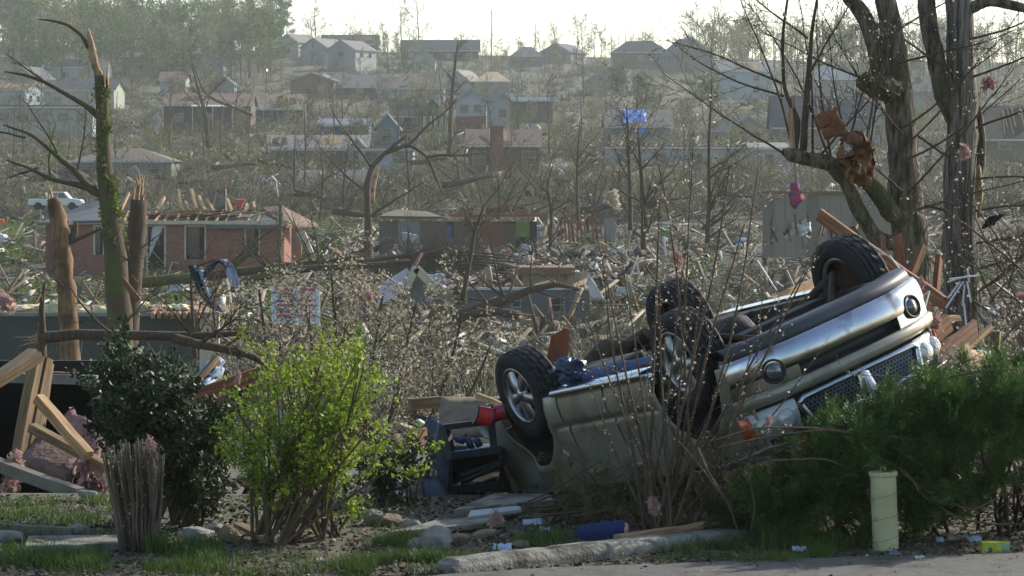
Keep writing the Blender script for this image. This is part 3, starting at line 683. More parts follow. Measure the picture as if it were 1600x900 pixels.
def house(label, x0, x1, yt, ye, yb, style, wc, rc, yaw=0.0, dep=None, wins=None, nwin=2, door=None, chim=None, d=None, upper=None, over=.4, cat='house', lower=None, name='house', wh=None, gz_=None):
    d = d or D(yb); s = F/d; W = (x1-x0)/s; hh = (yb-ye)/s; rise = (ye-yt)/s
    dep = dep or (8.0 if style != 'gable' else 10.0); W = max(2.0, (W - abs(math.sin(yaw))*dep*.8)/max(.5, math.cos(yaw)))
    p = P((x0+x1)/2, yb, d)
    e = empty(name, p, label, cat, 'houses on the hillside', rot=yaw)
    wm_ = wallm(wc) if isinstance(wc, str) else wc; rm_ = roofm(rc) if isinstance(rc, str) else rc
    hw = W/2; b = -3.0; mb = MB()
    if style == 'gable':
        mb.add([(-hw, 0, b), (hw, 0, b), (hw, 0, hh), (0, 0, hh+rise), (-hw, 0, hh), (-hw, dep, b), (hw, dep, b), (hw, dep, hh), (0, dep, hh+rise), (-hw, dep, hh)],
               [(0, 1, 2, 3, 4), (6, 5, 9, 8, 7), (1, 6, 7, 2), (5, 0, 4, 9)])
    else:
        g_ = rise if style == 'side' else 0.0
        mb.add([(-hw, 0, b), (hw, 0, b), (hw, 0, hh), (-hw, 0, hh), (-hw, dep, b), (hw, dep, b), (hw, dep, hh), (-hw, dep, hh), (-hw, dep/2, hh+g_), (hw, dep/2, hh+g_)],
               [(0, 1, 2, 3), (5, 4, 7, 6), (1, 5, 6, 9, 2), (4, 0, 3, 8, 7)])
    mb.build('wall', wm_, e, local=True)
    mb = MB(); t = .16; ov = over
    if style == 'gable':
        k = rise/hw
        for q in (-1, 1):
            a = (q*(hw+ov), -ov, hh-ov*k); b_ = (0, -ov, hh+rise); c_ = (0, dep+ov, hh+rise); d_ = (q*(hw+ov), dep+ov, hh-ov*k)
            mb.prism([a, b_, c_, d_], (0, 0, t))
    elif style == 'side':
        k = rise/(dep/2)
        for q in (0, 1):
            y_ = -ov if q == 0 else dep+ov
            mb.prism([(-hw-ov, y_, hh-ov*k), (hw+ov, y_, hh-ov*k), (hw+ov, dep/2, hh+rise), (-hw-ov, dep/2, hh+rise)], (0, 0, t))
    elif style == 'hip':
        i = min(hw*.7, dep/2); A = [(-hw-ov, -ov, hh), (hw+ov, -ov, hh), (hw+ov, dep+ov, hh), (-hw-ov, dep+ov, hh), (-hw+i, dep/2, hh+rise), (hw-i, dep/2, hh+rise)]
        mb.add(A, [(0, 1, 5, 4), (1, 2, 5), (2, 3, 4, 5), (3, 0, 4), (3, 2, 1, 0)])
    else:
        mb.box((0, dep/2, hh+max(rise, .2)/2), (W+2*ov, dep+2*ov, max(rise, .2)))
    rf = mb.build('roof', rm_, e, local=True)
    mb = MB()
    if style == 'gable':
        for q in (-1, 1): mb.bar((q*(hw+ov), -ov-.03, hh-ov*k), (0, -ov-.03, hh+rise), .05, .26, up=(0, 1, 0))
    else: mb.box((0, -ov-.03, hh+.0-(ov*k if style == 'side' else 0)), (W+2*ov, .05, .24))
    mb.build('eave_trim', trim, e, local=True)
    rr_ = random.Random(int(x0*7+yb*13))
    if style == 'side' and rr_.random() < .7 and rise > .8:            # shingles torn off, deck and rafters bared; dark panels imitate shade in holes
        for _ in range(rr_.choice((1, 2, 2))):
            xa = rr_.uniform(-hw, hw*.3); xb = xa+W*rr_.uniform(.14, .38); xb = min(xb, hw); t0 = rr_.uniform(0, .5); t1 = rr_.uniform(.7, 1.0)
            pt = lambda x, t: (x, -ov+(dep/2+ov)*t, hh-ov*k_s+(rise+ov*k_s)*t+t_r+.02) if True else None
            k_s = rise/(dep/2); t_r = .16
            MB().prism([pt(xa, t0), pt(xa+(xb-xa)*.4, t0-.06 if t0 > .1 else t0), pt(xb, t0+.1), pt(xb-W*.02, t1-.08), pt(xa+(xb-xa)*.5, t1), pt(xa+W*.02, t1-.15)], (0, 0, .03)).build('torn_patch', rr_.choice((dark_far, tan_far, dark_far)), rf, local=True)
            xx_ = xa+.2
            while xx_ < xb-.2:
                a_ = Vector(pt(xx_, t0+.08)); b_ = Vector(pt(xx_+rr_.uniform(-.2, .2), min(1, t1-.1+rr_.uniform(-.1, .15)))); MB().bar(a_+Vector((0, 0, .1)), b_+Vector((0, 0, .1+rr_.uniform(0, .4))), .14, .12).build('bare_rafter', pine_w, rf, local=True); xx_ += rr_.uniform(.9, 1.6)
    if wins is None: wins = [(-.5+(i+.5)/nwin, .95 if hh > 2 else .5, min(1.4, W/nwin*.5), min(1.3, hh*.5)) for i in range(nwin)]
    for u_, sill, w_, h_ in wins: window(e, (u_*W, -.012, sill+h_/2), w_, h_)
    if abs(yaw) > .12:
        nx = 1 if yaw < 0 else -1
        for yy in (.3, .7): window(e, (nx*(hw+.012), dep*yy, 1.5), 1.0, 1.1, nx, 'y')
    if upper: window(e, (0, -.012, hh+rise*.3), *upper)
    if door is not None: MB().box((door*W, -.03, 1.0), (1.0, .08, 2.05)).build('door', mat('door_paint', '#5a4a3e', '#6a584a', rough=.6), e, local=True, bevel=.02)
    if lower: MB().box((0, -.06, (lower[0]-.02)/2-1), (W+.04, .10, lower[0]+2)).build('brick_base', brickfar, e, local=True)
    if chim is not None:
        MB().box((chim*W, dep*.55, hh+rise*.6+.4), (.9, .7, rise*1.2+1.4)).box((chim*W, dep*.55, hh+rise*1.2+1.15), (1.05, .85, .15)).build('chimney', brickfar, rf, local=True)
    return e, W, hh, rise, dep
g1, g2, g3, g4 = '#4a4b4e', '#5c5b5a', '#3c3d40', '#6b665e'
hs = house
hs('dull green two-storey gabled house at the left edge of the hill', 7, 63, 104, 122, 152, 'gable', '#8f9070', g1, yaw=-.25, wins=[(-.2, 1.0, 1.1, 1.2), (.2, 3.2, 1.0, 1.0)])
e, *_ = hs('long pale house with a round white turret', 63, 167, 91, 104, 128, 'side', '#a9b0b4', g2, nwin=4)
mb = MB().lathe([(1.2, -2), (1.2, 4.6), (1.05, 5.0), (0, 5.2)], 20, Matrix.Translation((-6.0, -.6, 0))); mb.build('turret', wallm('#c3c6c5'), e, local=True, smooth=False)
hs('cream house with a dark grey roof below the turret house', 67, 182, 125, 140, 170, 'side', '#a8a695', g3, nwin=3, yaw=-.12)
hs('small blue-white house with a brown roof at the left edge', -14, 48, 131, 140, 166, 'side', '#9fb0b8', '#6a503a', yaw=-.3, nwin=1)
hs('long low white house with its roof edge torn off', -10, 144, 164, 168, 200, 'flat', '#a3a598', '#6d4e38', nwin=5, d=420)
hs('tan house with a low dark roof under the pines', 190, 248, 82, 88, 120, 'side', '#8a7c60', g3, nwin=2)
hs('grey two-storey house half hidden by haze under the ridge wood', 287, 348, 68, 82, 114, 'side', '#8f9494', g2, wins=[(-.25, 1, 1.2, 1.2), (.2, 1, 1.2, 1.2), (-.25, 3.3, 1.2, 1.1), (.2, 3.3, 1.2, 1.1)])
hs('pale grey house with a stripped roof edge left of the brown house', 250, 290, 112, 124, 152, 'side', '#9a9d9c', '#57463d', nwin=1)
hs('small gabled grey house with an attic window', 330, 366, 118, 132, 152, 'gable', '#8d8f8c', g2, upper=(1.0, 1.2), wins=[])
e, W, hh, ri_, dp = hs('brown boarded house with a white porch awning', 256, 392, 146, 163, 200, 'side', '#5f4e3f', '#6a5446', nwin=3, door=.3, d=440)
MB().box((W*.08, -1.3, hh-.25), (W*.5, 2.6, .12), Matrix.Rotation(.12, 3, 'X')).build('porch_awning', trim, e, local=True)
for u_ in (-.15, .08, .31): MB().box((u_*W, -2.4, hh/2-.3), (.12, .12, hh)).build('porch_post', trim, e, local=True)
hs('low wrecked house with a sagging grey-brown roof behind the tall snag', 112, 268, 231, 252, 286, 'hip', '#7d7a70', '#5e544a', nwin=3, d=300)
hs('first gabled house of the ridge row, white gable end', 420, 478, 53, 66, 88, 'gable', '#b0b0aa', g2, yaw=-.5, d=760, nwin=1)
hs('second gabled house of the ridge row, grey roof', 456, 524, 60, 74, 92, 'gable', '#a5a7a4', g4, yaw=-.55, d=735, nwin=1)
hs('third gabled house of the ridge row, grey roof and pale gable', 498, 568, 63, 78, 95, 'gable', '#a09f98', g2, yaw=-.5, d=710, nwin=1)
hs('long dark roofed house on the skyline behind the ridge row', 503, 590, 54, 68, 84, 'side', '#55504a', g3, nwin=3, d=800)
hs('widest dark house on the open skyline with a flat ridge', 627, 748, 62, 78, 96, 'side', '#4e463f', g3, nwin=4, d=770)
hs('white gabled house below the widest skyline house', 645, 680, 78, 92, 106, 'gable', '#9ea7a6', g2, d=720, nwin=1)
hs('brown brick gabled house on the middle slope', 447, 528, 114, 126, 152, 'gable', brickfar, g2, yaw=-.2, wins=[(.2, 1.2, 1.3, 1.4)])
hs('long grey roofed house right of the brown brick gable', 512, 612, 117, 135, 152, 'side', '#5f554b', g4, nwin=3, yaw=-.1)
hs('long white walled house with a brown roof in the middle of the slope', 590, 694, 121, 137, 155, 'side', '#a9aaa2', '#5c5049', nwin=4)
hs('dark walled house with a tan roof and blue-black panels', 400, 474, 147, 169, 194, 'side', '#3f4345', '#7b6a58', nwin=2)
e, W, hh, ri_, dp = hs('green gabled house with a half-timbered lower front', 655, 698, 154, 181, 202, 'gable', '#5c6a4c', '#3d3530', wins=[], d=430)
MB().box((0, -.06, hh*.52), (W*.94, .08, hh*.95)).build('render_panel', wallm('#b5b39c'), e, local=True)
for i in range(5): MB().box((W*(-.4+.2*i), -.12, hh*.52), (.28, .06, hh*.95)).build('timber', mat('dark_timber', '#2e2a24', '#3b352c'), e, local=True)
hs('long dark roof wing joined left of the half-timbered house', 612, 662, 155, 180, 202, 'side', '#4a463d', '#3f3732', nwin=2, d=434)
hs('white gabled house with a brick lower storey in the slope centre', 712, 760, 141, 158, 201, 'gable', '#b4b8b8', g4, lower=(1.9,), wins=[(-.22, 2.5, 1.1, 1.2), (.22, 2.5, 1.1, 1.2)], d=440)
hs('white gable end with a torn roof above the half-timbered house', 682, 742, 109, 126, 144, 'gable', '#a8aca6', '#6e675c', yaw=-.3, nwin=1)
hs('house with a stripped cream roof deck beside the torn gable', 742, 796, 111, 128, 146, 'hip', '#9a9a90', '#a08c70', nwin=2)
hs('pale grey house with an open carport right of the brick-based gable', 764, 806, 145, 156, 192, 'gable', '#9da19f', g2, yaw=.25, d=470, nwin=1)
hs('long deep blue house on the lower slope', 500, 576, 186, 195, 222, 'side', '#48577a', '#585c63', nwin=3, d=390)
e, W, hh, ri_, dp = hs('narrow blue gabled house front with white trim and tall window', 588, 622, 178, 198, 236, 'gable', '#6d7f96', g2, wins=[(0, 1.2, 1.2, 1.9)], d=385, dep=6)
hs('wide low grey roof below the blue house', 418, 572, 212, 232, 258, 'side', '#6d6a62', '#6a6660', nwin=4, d=345)
hs('tiny white gabled dormer house beside the low grey roof', 545, 572, 217, 232, 262, 'gable', '#aaa89f', g2, d=338, dep=5, nwin=1)
hs('roofless white walled house under the blue gable', 560, 645, 230, 234, 268, 'flat', '#adb2b4', '#7b5b41', nwin=2, d=325)
e, W, hh, ri_, dp = hs('brown brick house with a broad front chimney', 732, 842, 203, 226, 274, 'side', brickfar, '#5b4c42', wins=[(-.35, 1.2, 1.3, 1.5), (.36, 1.2, 1.3, 1.5)], d=318)
MB().box((-.1*W, -.35, 2.1), (1.5, .7, 6.4)).box((-.1*W, -.35, 5.4), (1.7, .9, .2)).build('chimney', brickfar, e, local=True)
hs('dark roof slab lying low among the brush', 470, 572, 268, 287, 300, 'side', '#5b4b3d', '#4a4a4b', nwin=2, d=280)
hs('house with a rounded grey roof on the skyline', 798, 848, 72, 88, 104, 'hip', '#7f827c', g2, d=740)
hs('pale gabled house on the skyline right of the rounded roof', 833, 902, 68, 82, 98, 'gable', '#8d8f86', g1, yaw=-.45, d=760, nwin=1)
hs('broad dark roofed house on the skyline between bare trees', 957, 1045, 63, 82, 100, 'hip', '#6d6a60', g3, d=740, nwin=3)
hs('grey gabled house at the right end of the open skyline', 1043, 1122, 59, 86, 106, 'gable', '#6f6f68', g3, yaw=.3, d=720, nwin=1)
hs('cream gabled house with a dark roof in the upper right centre', 922, 988, 109, 127, 150, 'gable', '#a19c8b', g3, yaw=.2, nwin=2)
hs('flat roofed carport with a white edge beside the lawn', 798, 864, 152, 158, 182, 'flat', '#5f625d', '#a8adab', nwin=1, d=480, over=.7)
hs('blue-white two-storey house with a white downpipe', 1122, 1210, 96, 110, 152, 'side', '#9aa7ad', g2, yaw=.15, wins=[(-.25, 1, 1.2, 1.3), (.2, 1, 1.2, 1.3), (-.25, 3.4, 1.2, 1.1), (.2, 3.4, 1.2, 1.1)])
e, W, hh, ri_, dp = hs('grey house with a bright blue tarp over its roof', 947, 1048, 172, 196, 216, 'side', '#8f908a', '#615a52', d=400, nwin=3)
mb = MB(); k = ri_/(dp/2); rows = []
for i in range(9):
    t = i/8; rows.append([(W*(-.24+.36*a_) + .12*math.sin(i*2+a_*9), -.5+(dp/2+.5)*t - (0.0 if i else .25), hh+.22-.4*k+k*(.4+(dp/2+.0)*t)*.98 + .09*math.sin(a_*14+i*1.7) - (1.3*(1-t)**6 if a_ > .3 else 0)) for a_ in np.linspace(0, 1, 13)])
tarp = MB().grid(rows); tp = tarp.build('tarp', mat('blue_tarp', '#2f62ad', '#4a80c8', rough=.45, scale=2, bump=.3), e, local=True, smooth=True, solid=.02); tp.name = 'tarp'
e, W, hh, ri_, dp = hs('long white walled building with its roof torn away', 946, 1172, 228, 231, 268, 'flat', '#aeb1aa', '#6b4a34', d=340, nwin=4, dep=9)
for i in range(16): MB().bar((W*(-.46+i*.06), rng.uniform(0, 1), hh+.2), (W*(-.46+i*.06)+rng.uniform(-.6, .6), rng.uniform(2, 5), hh+rng.uniform(.3, 1.2)), .1, .22).build('rafter', old_w, e, local=True)
hs('white garage joined to the right of the long white building', 1174, 1232, 224, 232, 268, 'side', '#a9aba5', g4, d=338, wins=[], door=.0)
hs('cream gabled house behind the long white building', 1132, 1206, 182, 204, 228, 'gable', '#a4a08f', g4, yaw=.15, d=395, nwin=2)
hs('cream gable end with a long dark roof behind the big tree', 1345, 1402, 160, 190, 222, 'gable', '#a8a392', g3, yaw=.35, d=380, dep=16, nwin=1)
hs('long dark roofed house left of the cream gable', 1210, 1350, 150, 196, 222, 'side', '#6a655b', g3, d=395, nwin=4)
hs('far grey roofed house seen between the two big trunks and limb', 1262, 1336, 102, 124, 146, 'hip', '#7f837f', '#63676a', d=560)
hs('broad brown roofed house at the right edge', 1500, 1640, 166, 214, 240, 'side', '#7a6d5c', '#5f4f44', d=340, nwin=3)
hs('pale house beneath the hilltop trees at the far right', 1400, 1500, 118, 140, 166, 'side', '#8e8f85', g2, d=540, nwin=3)
# ------------------------------------------------------------------ shape helpers for wreckage
def plank(label, p0, p1, w, t, m, roll=0.0, name='plank', cat='plank', parent=None, group=None, jag=0.0):
    p0 = Vector(p0); p1 = Vector(p1); x = (p1-p0); L = x.length; x.normalize(); y = Vector((0, 0, 1)).cross(x)
    if y.length < 1e-3: y = Vector((1, 0, 0))
    y.normalize(); R = Matrix((x, y, x.cross(y))).transposed() @ Matrix.Rotation(roll, 3, 'X'); M = Matrix.Translation((p0+p1)/2) @ R.to_4x4()
    rg = random.Random(int(p0.x*977+p0.z*331+L*77)); n = 6; mb = MB(); rows = []
    for i in range(n+1):
        xx = -L/2+L*i/n; bow = math.sin(i/n*math.pi)*L*.006*rg.uniform(-1, 1); rows.append([(xx, a*w/2, b*t/2+bow) for a, b in ((-1, -1), (1, -1), (1, 1), (-1, 1), (-1, -1))])
    if jag:
        for q in rows[-1][:]: pass
        rows[-1] = [(v[0]-rg.random()*jag, v[1], v[2]) for v in rows[-1]]; rows[-1][4] = rows[-1][0]
    o = mb.grid(rows); mb.f.append((0, 1, 2, 3)); e0 = n*5; mb.f.append((e0+3, e0+2, e0+1, e0))
    if parent: M = wm(parent).inverted() @ M
    ob = mb.build(name, m, parent, local=True, M=M)
    if not parent: tagit(ob, label, cat, group)
    return ob
def sheet(name, label, cat, corners, m, thick=.02, wave=.02, n=7, parent=None, smooth=True, group=None, rag=0.0):
    a, b, c, d = [Vector(q) for q in corners]; nrm = (b-a).cross(d-a).normalized(); rg = random.Random(int(a.x*313+a.z*717)); ph = rg.uniform(0, 9); rows = []
    for i in range(n+1):
        row = []
        for j in range(n+1):
            p = a.lerp(b, j/n).lerp(d.lerp(c, j/n), i/n); w_ = mnoise.noise(Vector((i*.6+ph, j*.6, ph)))
            if rag and (i in (0, n) or j in (0, n)): p = p + (a+c-p*2)*.5*rag*rg.random()
            row.append(p + nrm*w_*wave*2)
        rows.append(row)
    o = MB().grid(rows).build(name, m, parent, origin=None if parent else (a+c)/2, smooth=smooth, solid=thick)
    if not parent: tagit(o, label, cat, group)
    return o
def lump(name, label, cat, c, size, m, seed=0, amp=.35, fr=2.2, n=16, parent=None, group=None, smooth=True):
    mb = MB(); rows = []; sv = Vector((seed*3.1, seed*1.7, 0)); c = Vector(c)
    for i in range(n+1):
        th = math.pi*i/n; row = []
        for j in range(n*2+1):
            ph = 2*math.pi*(j % (n*2))/(n*2); dv = Vector((math.sin(th)*math.cos(ph), math.sin(th)*math.sin(ph), math.cos(th)))
            k = 1 + amp*(mnoise.noise(dv*fr+sv) + .5*mnoise.noise(dv*fr*2.7+sv)+.25*mnoise.noise(dv*fr*6+sv)); row.append(c + Vector((dv.x*size[0], dv.y*size[1], dv.z*size[2]))*k)
        rows.append(row)
    o = mb.grid(rows).build(name, m, parent, origin=None if parent else c - Vector((0, 0, size[2])), smooth=smooth)
    if not parent: tagit(o, label, cat, group)
    return o
def rock(label, c, size, m, seed=0, group='stones along the verge', name='rock'):
    rg = random.Random(seed); pl = [(rdir(rg), rg.uniform(.62, .95)) for _ in range(13)]; mb = MB(); rows = []; n = 14; c = Vector(c); rz = Matrix.Rotation(rg.uniform(-.5, .5), 3, 'Z')
    for i in range(n+1):
        th = math.pi*i/n; row = []
        for j in range(2*n+1):
            ph = 2*math.pi*(j % (2*n))/(2*n); dv = Vector((math.sin(th)*math.cos(ph), math.sin(th)*math.sin(ph), math.cos(th))); k = 1.15
            for nn, q in pl:
                t = nn.dot(dv)
                if t > .05: k = min(k, q/t)
            k *= 1+.05*mnoise.noise(dv*5+Vector((seed, 0, 0))); row.append(c + rz @ Vector((dv.x*size[0]*k, dv.y*size[1]*k, dv.z*size[2]*k)))
        rows.append(row)
    return tagit(mb.grid(rows).build(name, m, origin=c), label, 'rock', group)
wood_torn = mat('torn_wood', '#7a5c3e', '#ab9270', rough=.85, scale=5, stretch=(5, 5, .7), bump=.5, bscale=18, c3='#4d3a28', c3scale=2.5, c3amount=.38)
bark_brown = mat('brown_bark', '#3e352a', '#5a4c3b', rough=.95, scale=4, stretch=(5, 5, .9), bump=.9, bscale=10)
bark_moss = mat('mossy_bark', '#41392d', '#574a38', rough=.95, scale=4, stretch=(5, 5, .9), bump=.9, bscale=10, c3='#49551f', c3scale=1.6, c3amount=.46)
def limb(rg, a, dv, L, r, parent, name='branch', lv=(6, 5, 4), kids=(6, 4), m=None, ang=50, sides=6, rmin=.006, up=.02, wob=.16, len_=.5):
    cfg = dict(seg=lv, wob=(wob, wob*1.4, wob*1.6), up=(up, up, up), kids=kids, ang=(ang, ang), len=(len_, len_), start=.25, taper=.3, rk=.55, rmin=rmin); out = [[], [], []]
    grow(rg, Vector(a), Vector(dv), L, r, 0, cfg, out)
    parts = [tubes_np(out[0], sides)] + ([tubes_np(out[1], 4)] if out[1] else []) + ([tubes_np(out[2], 3)] if out[2] else [])
    V, Fc = merge_np(parts); o_ = wm(parent).translation
    return link_mesh(name, np_mesh(name, V-np.array(o_), Fc, True), m or bark_brown, parent), out
def path_tube(name, pts, rads, m, parent, n=10, rough=.12, seed=1, sub=4):
    P_, R_ = [], []
    for i in range(len(pts)-1):
        for k in range(sub):
            t = k/sub; P_.append(Vector(pts[i]).lerp(Vector(pts[i+1]), t)); R_.append(rads[i]*(1-t)+rads[i+1]*t)
    P_.append(Vector(pts[-1])); R_.append(rads[-1]); P2 = [p.copy() for p in P_]
    for i in range(1, len(P_)-1): P2[i] = (P_[i-1]+P_[i]*2+P_[i+1])/4
    mb = MB().tube(P2, R_, n); sv = Vector((seed*5.1, 0, 0))
    for i, p in enumerate(P2):
        for k in range(n):
            v = Vector(mb.v[i*n+k]); dvv = v-p; q = 1+rough*(mnoise.noise(v*2.0/max(.2, R_[i]*4)+sv)+.6*mnoise.noise(v*6/max(.2, R_[i]*4)+sv)); mb.v[i*n+k] = tuple(p+dvv*q)
    return mb.build(name, m, parent, smooth=True)
def splinters(name, base, up, r, h, n, m, parent, seed=0):
    rg = random.Random(seed); mb = MB(); up = Vector(up).normalized(); s1 = up.orthogonal().normalized(); s2 = up.cross(s1); base = Vector(base)
    for i in range(n):
        a = rg.uniform(0, 6.28); q = base + (s1*math.cos(a)+s2*math.sin(a))*r*rg.uniform(.2, .95) - up*h*.2; L = h*rg.random()**1.5*1.5+.15*h
        mb.tube([q, q+up*L*.5+rdir(rg)*r*.2, q+up*L+rdir(rg)*r*.5], [r*.26, r*.16, .004], 3)
    return mb.build(name, m, parent)

# ------------------------------------------------------------------ wrecked houses in the valley
brick = bpy.data.materials.new('red_brick'); brick.use_nodes = True; MATS['red_brick'] = brick
n_ = brick.node_tree.nodes; k_ = brick.node_tree.links; tb = n_.new('ShaderNodeTexBrick'); tc_ = n_.new('ShaderNodeTexCoord'); mp_ = n_.new('ShaderNodeMapping')
mp_.inputs['Rotation'].default_value = (math.radians(90), 0, 0); k_.new(tc_.outputs['Object'], mp_.inputs[0]); k_.new(mp_.outputs[0], tb.inputs['Vector'])
tb.inputs['Color1'].default_value = (*lin('#723e2d'), 1); tb.inputs['Color2'].default_value = (*lin('#88523f'), 1); tb.inputs['Mortar'].default_value = (*lin('#766a5e'), 1)
tb.inputs['Scale'].default_value = 1.0; tb.inputs['Brick Width'].default_value = .22; tb.inputs['Row Height'].default_value = .075; tb.inputs['Mortar Size'].default_value = .008
k_.new(tb.outputs[0], n_['Principled BSDF'].inputs['Base Color']); n_['Principled BSDF'].inputs['Roughness'].default_value = .9
cream = mat('cream_trim', '#a39a80', '#b8b096', rough=.8, scale=3)
insul_y = mat('cream_insulation', '#b5a983', '#cabf9c', rough=.95, scale=5, bump=.8, bscale=14)
insul_p = mat('pink_insulation', '#a5706a', '#bb8d84', rough=.95, scale=6, bump=.8, bscale=16, c3='#6d5248', c3scale=4, c3amount=.36)
dark_in = mat('dark_interior', '#2b2722', '#3a352e', rough=.95, scale=2)  # dark colour stands for indoor shade; some loose boards share it
shing = roofm('#4d4e50')
def HB(e, d, x0, x1, y0, y1, name, m, th=.25, dy=0.0, parent=None, bevel=0):   # a box seen as a pixel rectangle on the house's front plane
    a = P(x0, y1, d); b = P(x1, y0, d); return MB().box(((a.x+b.x)/2, d+dy+th/2, (a.z+b.z)/2), (b.x-a.x, th, b.z-a.z)).build(name, m, parent or e, bevel=bevel)
d = 165.0
e = empty('brick_house', P(275, 432, d), 'red brick house with its roof torn open and rafters bared', 'house')
for x0, x1 in ((110, 146), (163, 186), (205, 228), (259, 288), (322, 382), (406, 440)): HB(e, d, x0, x1, 350, 445, 'brick_wall', brick)
for x0, x1, ys in ((146, 163, 398), (186, 205, 402), (288, 322, 405), (382, 406, 402)): HB(e, d, x0, x1, ys, 445, 'brick_sill_wall', brick)
a = P(440, 445, d); b = P(440, 350, d)
MB().box((a.x-.12, d+4.2, (a.z+b.z)/2), (.24, 8.0, b.z-a.z)).build('brick_side_wall', brick, e)
MB().box((P(110, 445, d).x+.12, d+4.2, (a.z+b.z)/2), (.24, 8.0, b.z-a.z)).build('brick_side_wall', brick, e)
HB(e, d, 62, 112, 352, 445, 'brick_wall', brick, dy=2.2)
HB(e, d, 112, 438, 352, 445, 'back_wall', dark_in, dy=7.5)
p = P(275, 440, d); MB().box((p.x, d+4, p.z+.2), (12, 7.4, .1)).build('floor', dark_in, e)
for x0, x1, y0, y1 in ((146, 163, 352, 398), (186, 205, 352, 402), (288, 322, 352, 405), (382, 406, 354, 402), (228, 259, 352, 440)):
    t = .09; A = P(x0, y1, d); B_ = P(x1, y0, d); mb = MB()
    for q in (0, 1): mb.box(((A.x+t/2) if q == 0 else (B_.x-t/2), d+.1, (A.z+B_.z)/2), (t, .22, B_.z-A.z))
    mb.box(((A.x+B_.x)/2, d+.1, B_.z-t/2), (B_.x-A.x-2*t, .22, t)); w_ = mb.build('window' if y1 < 410 else 'doorway', cream, e)
    if y1 < 410: MB().box(((A.x+B_.x)/2-.12, d+.16, (A.z+B_.z)/2), ((B_.x-A.x)*.55, .02, (B_.z-A.z)*.9)).build('pane', glassm, w_)
    if x0 == 228: sheet('curtain', '', '', [P(238, 356, d-.1), P(245, 352, d-.1), P(258, 350, d), P(232, 405, d-.2)], trim, .01, .05, parent=e)
HB(e, d, 108, 444, 345, 350.5, 'fascia_board', cream, th=.12, dy=-.35)
def poly(name, pts, m, th=.15, parent=None): return MB().prism(pts, Vector((0, 0, th))).build(name, m, parent or e)
poly('roof', [P(58, 352, d+1.6), P(118, 349, d-.5), P(160, 348, d-.5), P(150, 332, d+2), P(176, 320, d+3.6), P(160, 314, d+4.2)], shing)
poly('roof_piece', [P(325, 357, d-.5), P(447, 357, d-.5), P(396, 331, d+3.5), P(372, 331, d+3.5)], shing)
poly('roof_piece', [P(445, 356, d-.4), P(497, 354, d+8), P(440, 325, d+4), P(410, 328, d+4)], roofm('#5a4a3e'))
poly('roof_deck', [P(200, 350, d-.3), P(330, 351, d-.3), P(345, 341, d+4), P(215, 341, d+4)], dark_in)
rg = random.Random(77)
for i in range(16):
    px = 160+i*16; plank('', P(px, 349, d-.2), P(px+12+rg.uniform(-4, 6), 332+rg.uniform(-3, 3), d+3), .09, .2, pine_w, parent=e, name='rafter')
for x0, y0, x1, y1 in ((155, 334, 160, 327), (187, 331, 201, 302), (245, 327, 257, 308), (283, 328, 279, 297), (279, 333, 285, 325), (307, 327, 299, 296), (303, 334, 311, 328), (320, 329, 311, 307), (335, 332, 323, 312), (294, 328, 290, 316), (362, 329, 355, 312), (384, 330, 386, 320), (398, 326, 396, 317), (270, 345, 300, 330), (340, 345, 352, 328), (236, 342, 244, 330)):
    plank('', P(x0, y0, d+3), P(x1, y1, d+4+rg.uniform(-.5, .5)), .15, .2, mat('pale_rafter', '#96784f', '#bd9f76', rough=.8, scale=3, stretch=(.6, 8, 8), objrand=.15), parent=e, name='rafter')
for i in range(60): plank('', P(150+rg.uniform(0, 260), 342+rg.uniform(-12, 7), d+rg.uniform(0, 4)), P(200+rg.uniform(0, 240), 338+rg.uniform(-12, 10), d+rg.uniform(1, 4)), .14, .05, (old_w, pine_w, dark_in, red_w)[i % 4], parent=e, name='loose_board')
MB().box((P(345, 320, d+4).x, d+4.4, P(345, 322, d+4).z), (.55, .55, 2.0)).build('chimney', mconc, e); plank('', P(350, 298, d+4), P(352, 284, d+4), .12, .2, pine_w, parent=e, name='loose_board')
sheet('siding_panel', '', '', [P(463, 364, d-.6), P(476, 360, d-.4), P(491, 398, d-.5), P(481, 402, d-.7)], cream, .05, .03, parent=e)
HB(e, d, 452, 468, 358, 418, 'sun_tinted_wall', wallm('#b08458'), dy=1.5)  # right end wall, its sunlit orange put into the wall colour
sheet('red_cloth', 'red cloth snagged on the rafters of the brick house', 'cloth', [P(366, 311, d+2), P(385, 311, d+2), P(376, 326, d+2), P(370, 330, d+2)], mat('red_cloth', '#a5484a', '#b7605e'), .01, .12)
# middle house
d = 185.0
e = empty('wrecked_house', P(775, 398, d), 'roofless house with green and blue rooms torn open in the valley centre', 'house')
tanw, gyw = wallm('#6d6455'), wallm('#8d8f8c')
for x0, x1, y0, y1, m_ in ((592, 622, 343, 398, tanw), (622, 656, 344, 398, gyw), (656, 697, 344, 398, tanw), (709, 738, 346, 398, tanw), (738, 748, 380, 398, tanw), (748, 786, 345, 398, brickfar)):
    xx = x0
    while xx < x1-.5: w_ = min(x1-xx, random.Random(int(xx)).uniform(4, 9)); HB(e, d, xx, xx+w_, y0+random.Random(int(xx*3)).uniform(-1, 5), y1, 'wall_piece', m_, dy=random.Random(int(xx*7)).uniform(0, .06)); xx += w_
HB(e, d, 698, 706, 352, 382, 'door', mat('blue_door', '#3c5582', '#4a6594'), th=.08, dy=.1); window(e, tuple(wm(e).inverted() @ P(743, 362, d-.02)), .38, 1.3)
HB(e, d, 786, 806, 352, 398, 'inner_wall', tanw, dy=3.0); HB(e, d, 806, 828, 347, 372, 'green_room_wall', mat('green_wall', '#5c7238', '#6c8244', scale=2), dy=3.0)
HB(e, d, 592, 840, 348, 398, 'back_wall', dark_in, dy=6)
